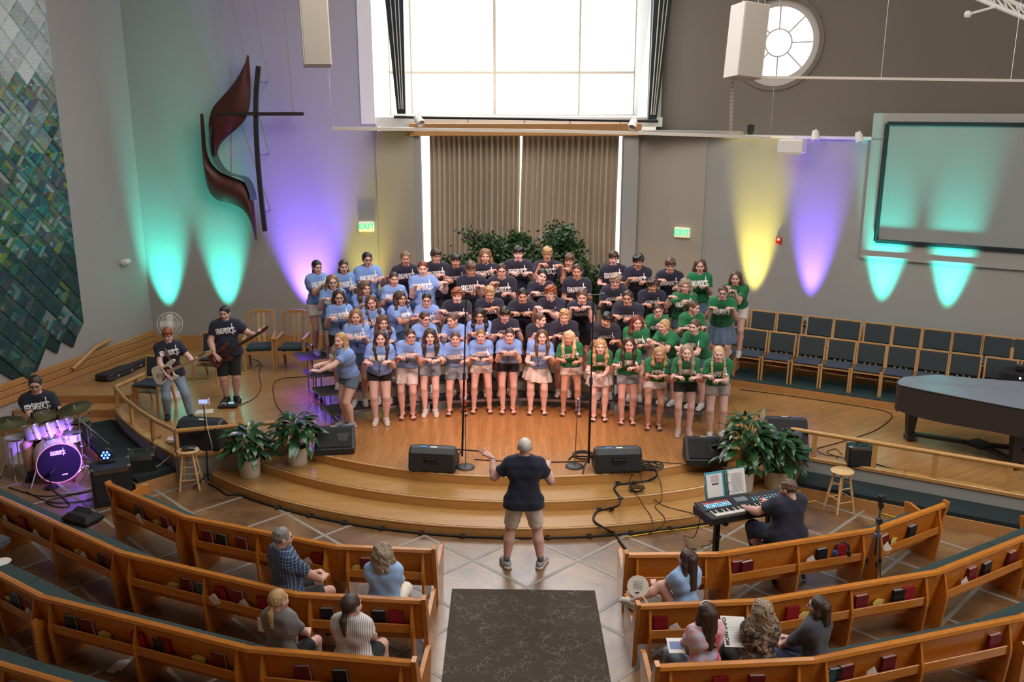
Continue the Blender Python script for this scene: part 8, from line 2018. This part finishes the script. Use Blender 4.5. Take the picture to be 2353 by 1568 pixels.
for i, pts in enumerate(([(1500, 1075, SZ), (1518, 1110, b1), (1520, 1150, b1), (1505, 1165, b2), (1527, 1190, b2), (1520, 1210, b2), (1490, 1228, .01)], [(1455, 1088, SZ), (1447, 1110, b1), (1465, 1140, b1), (1480, 1165, b2), (1496, 1188, b2), (1502, 1215, b2)], [(1470, 1085, SZ), (1480, 1120, b1), (1520, 1160, b2), (1590, 1180, b2), (1600, 1190, b2)], [(1480, 1060, SZ), (1560, 1066, SZ), (1650, 1075, SZ), (1700, 1095, b1)])):
    cable('loose_cable', ['thin black cable looping down the steps to the bundle end', 'thin black cable running down the steps with small tape tabs', 'thin black cable crossing the steps towards the keyboard', 'thin black cable running along the stage edge towards the plants'][i], pts, .006)
t = thing('cable_coil', 'tangled black cable coil on the stage edge beside the floor monitor', 'cable', G(1492, 1078, SZ)); mb = MB(); rng = random.Random(4)
for i in range(9): r_ = rng.uniform(.09, .18); ox, oy = rng.uniform(-.07, .07), rng.uniform(-.05, .05); mb.tube([(ox+r_*math.cos(a), oy+r_*.9*math.sin(a), .012+.012*i*.6+.01*math.sin(3*a+i)) for a in [2*PI*k/18 for k in range(18)]], .008, 5, closed=True)
mb.build('loops', M_RUBBER, t)
t = thing('cable_coil', 'small black cable coil lying on the upper step', 'cable', G(1462, 1127, b1)); mb = MB()
for i in range(5): r_ = .08+.008*i; mb.tube([(r_*math.cos(a), r_*math.sin(a), .01*i) for a in [2*PI*k/16 for k in range(16)]], .005, 4, closed=True)
mb.build('loops', M_RUBBER, t)
t = thing('cable_coil', 'flat black cable coil lying by the foot of the tall stand beside the tangled monitor', 'cable', G(1340, 1048, SZ)); mb = MB()
for i in range(5): r_ = .12+.012*i; mb.tube([(r_*math.cos(a), r_*math.sin(a), .006*i) for a in [2*PI*k/18 for k in range(18)]], .006, 4, closed=True)
mb.build('loops', M_RUBBER, t)
cable('stage_cable', 'black cable crossing the stage front between the two round stands', [(1090, 1056, SZ), (1120, 1058, SZ), (1200, 1062, SZ), (1290, 1062, SZ), (1345, 1060, SZ)], .009)
cable('stage_cable', 'black cable curving across the floor from the bass player to the choir', [(660, 960, SZ), (635, 930, SZ), (628, 885, SZ), (650, 870, SZ), (700, 866, SZ), (730, 862, SZ)], .007)
cable('stage_cable', 'black cable running from the pedal back past the bass player', [(550, 932, SZ), (585, 915, SZ), (600, 890, SZ), (595, 860, SZ), (600, 835, SZ), (580, 825, SZ)], .007)
cable('stage_cable', 'black cable snaking from the chair tiers towards the small amplifier', [(1700, 895, SZ), (1850, 915, SZ), (2000, 938, SZ), (2045, 950, SZ), (2045, 965, SZ), (2010, 990, SZ), (1960, 1008, SZ), (1900, 1025, SZ), (1860, 1035, SZ)], .008)
cable('stage_cable', 'black cable running along the stage under the long railing', [(2000, 1062, SZ), (2040, 1075, SZ), (2100, 1088, SZ), (2180, 1105, SZ), (2260, 1118, SZ), (2360, 1135, SZ)], .010)
for i, pts in enumerate(([(1870, 1030, SZ), (1895, 1045, SZ), (1930, 1050, SZ), (1960, 1062, SZ)], [(1862, 1045, SZ), (1900, 1060, SZ), (1925, 1052, SZ), (1900, 1040, SZ), (1920, 1032, SZ), (1935, 1045, SZ)])):
    cable('loose_cable', ['thin black cable between the railing monitor and the small amplifier', 'thin black tangled cable beside the small amplifier'][i], pts, .006)
M_YC = mat('cable_yellow', (.75, .50, .03), .5)
cable('extension_cord', 'yellow extension cord along the bottom step past the keyboard to the benches', [(1440, 1235, .012), (1520, 1222, .012), (1600, 1212, .012), (1760, 1185, .012), (1880, 1150, .012), (1960, 1160, .012), (2060, 1190, .012), (2150, 1198, .012), (2240, 1222, .012), (2340, 1226, .012)], .010, M_YC)
cable('extension_cord', 'yellow extension cord on the stage behind the bass player', [(430, 870, SZ), (520, 866, SZ), (570, 855, SZ), (590, 838, SZ), (605, 840, SZ), (612, 850, SZ)], .009, M_YC)
cable('stage_cable', 'black cable drooping over the curved stage edge onto the bench', [(372, 1002, SZ), (350, 1015, S+.05), (352, 1035, .35), (360, 1050, .28)], .007)
for i, pts in enumerate(([(20, 1120, .01), (90, 1140, .01), (170, 1135, .01), (230, 1120, .01), (255, 1100, .01)], [(60, 1130, .01), (120, 1155, .01), (200, 1150, .01), (240, 1130, .01)], [(120, 1125, .01), (160, 1160, .01), (130, 1165, .01), (110, 1150, .01), (200, 1130, .01), (300, 1095, .01)])):
    cable('drum_cable', ['black cable on the floor before the bass drum leading to the amplifier', 'black cable curling on the floor nearest the second pew', 'black looped cable on the floor between drums and amplifier'][i], pts, .008)
cable('keyboard_cable', 'thin black cable hanging from the keyboard to the floor', [kb0+KP(.12, .02, -.08), kb0+KP(.05, .05, -.45), G(1572, 1232, .01), G(1580, 1258, .01), G(1600, 1262, .01)], .006)
cable('keyboard_cable', 'thin black cable looping below the keyboard beside its stand', [kb0+KP(.3, .02, -.08), kb0+KP(.28, -.05, -.5), G(1612, 1255, .01), G(1640, 1240, .01)], .006)
# small loose things
t = thing('water_bottle', 'small clear water bottle standing behind the corner railing by the plants', 'bottle', G(558, 1008, S)); mb = MB(); mb.lathe([(.001, 0), (.033, 0), (.034, .12), (.026, .16), (.013, .185), (.013, .2), (.001, .2)], n=16); mb.build('body', mat('bottle_plastic', (.7, .75, .8), .1), t, smooth=True); mb = MB(); mb.lathe([(.001, .2), (.016, .2), (.016, .218), (.001, .22)], n=12); mb.build('cap', mat('bottle_cap', (.1, .2, .6), .4), t); mb = MB(); mb.lathe([(.0345, .06), (.0347, .06), (.0347, .10), (.0345, .10)], n=16); mb.build('label_wrap', M_WHITE, t)
t = thing('fan_heater', 'small round white plug-in fan at the corner post of the railing', 'fan', G(402, 1016, S)); mb = MB(); mb.lathe([(.001, 0), (.11, 0), (.13, .03), (.12, .07), (.06, .09), (.001, .09)], n=20); mb.build('body', M_WHITE, t, smooth=True); mb = MB(); mb.lathe([(.001, .088), (.05, .088), (.045, .1), (.001, .1)], n=14); mb.build('hub', M_SPK, t)
t = thing('paper_sheet', 'white sheet of music lying on the stage behind the large corner monitor', 'paper', G(470, 946, S+.003)); mb = MB(); mb.box((0, 0, 0), (.30, .22, .003), rotz(.2)); mb.build('sheet', M_PAPER, t)
def held(nm, lab, cat, p, M, parts):
    t = thing(nm, lab, cat, p)
    for f, m, pn in parts: mb = MB(); f(mb, M); mb.build(pn, m, t)
    return t
Mf_ = frame_z(Vector((-.15, -.75, .6)))
held('hand_fan', 'round pale paper fan held by the person with long dark hair', 'fan', G(1466, 1348, .86), Mf_, [(lambda mb, M: mb.lathe([(.001, 0), (.115, 0), (.115, .004), (.001, .004)], (0, 0, 0), 22, M), mat('fan_paper', (.62, .56, .48), .8), 'fan_sheet'), (lambda mb, M: [mb.box(M @ Vector((0, .05-.016*i, .006)), (.10, .004, .001), M) for i in range(6)], M_STEEL, 'printed_lines'), (lambda mb, M: mb.ball(M @ Vector((0, -.065, .006)), .025, 8, (1, .5, .3)), M_BLACK, 'printed_mark'), (lambda mb, M: mb.bar(M @ Vector((.06, -.1, 0)), M @ Vector((.14, -.2, 0)), .02, .004), M_STOOL, 'handle')])
hp = G(1688, 1452, .88); Mh = frame_z(Vector((.1, -.55, .8)))
t = held('printed_leaflet', 'printed sheet headed MORE INFO held by the person with long wavy hair', 'paper', hp, Mh, [(lambda mb, M: mb.box((0, 0, 0), (.24, .31, .003), M @ rotz(-.15)), M_PAPER, 'sheet'), (lambda mb, M: [mb.box(M @ rotz(-.15) @ Vector((.02, .09-.016*i, .003)), (.15, .004, .001), M @ rotz(-.15)) for i in range(13)], M_STEEL, 'printed_lines')])
M4 = (Mh @ rotz(-.15) @ rotz(PI/2)).to_4x4(); M4.translation = Mh @ rotz(-.15) @ Vector((-.085, .0, .0035)); text_mesh('MORE INFO', .052, .0006, 'lettering', mat('ink', (.03, .03, .035), .8), t, M4, off=.0015)
held('folded_leaflet', 'folded white leaflet on the lap of the person in pink tie-dye', 'paper', G(1553, 1484, .74), frame_z(Vector((0, -.2, 1))), [(lambda mb, M: mb.box((0, 0, 0), (.16, .2, .003), M), M_PAPER, 'sheet'), (lambda mb, M: mb.box((0, 0, .003), (.12, .10, .001), M), mat('print_blue', (.2, .25, .5), .7), 'printed_picture')])
t = thing('handbag', 'dark blue bag on the pew at the frame edge beside the drums', 'bag', G(4, 1262, .52)); mb = MB(); mb.box((-.08, 0, .1), (.3, .22, .2), rotz(-.4), bev=.07); mb.build('body', CL['dslate'], t, smooth=True); mb = MB(); mb.tube([(-.15, 0, .2), (-.1, 0, .28), (0, 0, .28), (.02, -.02, .2)], .01, 6); mb.build('handle', M_BLACK, t)
# coloured spots: the drum lamp, and an unseen added one over the stage
spot('drum_lamp', lp+Vector((-.1, -.05, .30)), BD+Vector((.2, 0, .15)), 420, (.28, .10, 1), 24, .9, .05)
spot('purple_floor_fill', (-4.1, 15.9, 1.7), G(725, 905, S), 90, (.30, .06, 1), 32, 1, .05)  # unseen spot added in mid-air to tint the stage floor purple
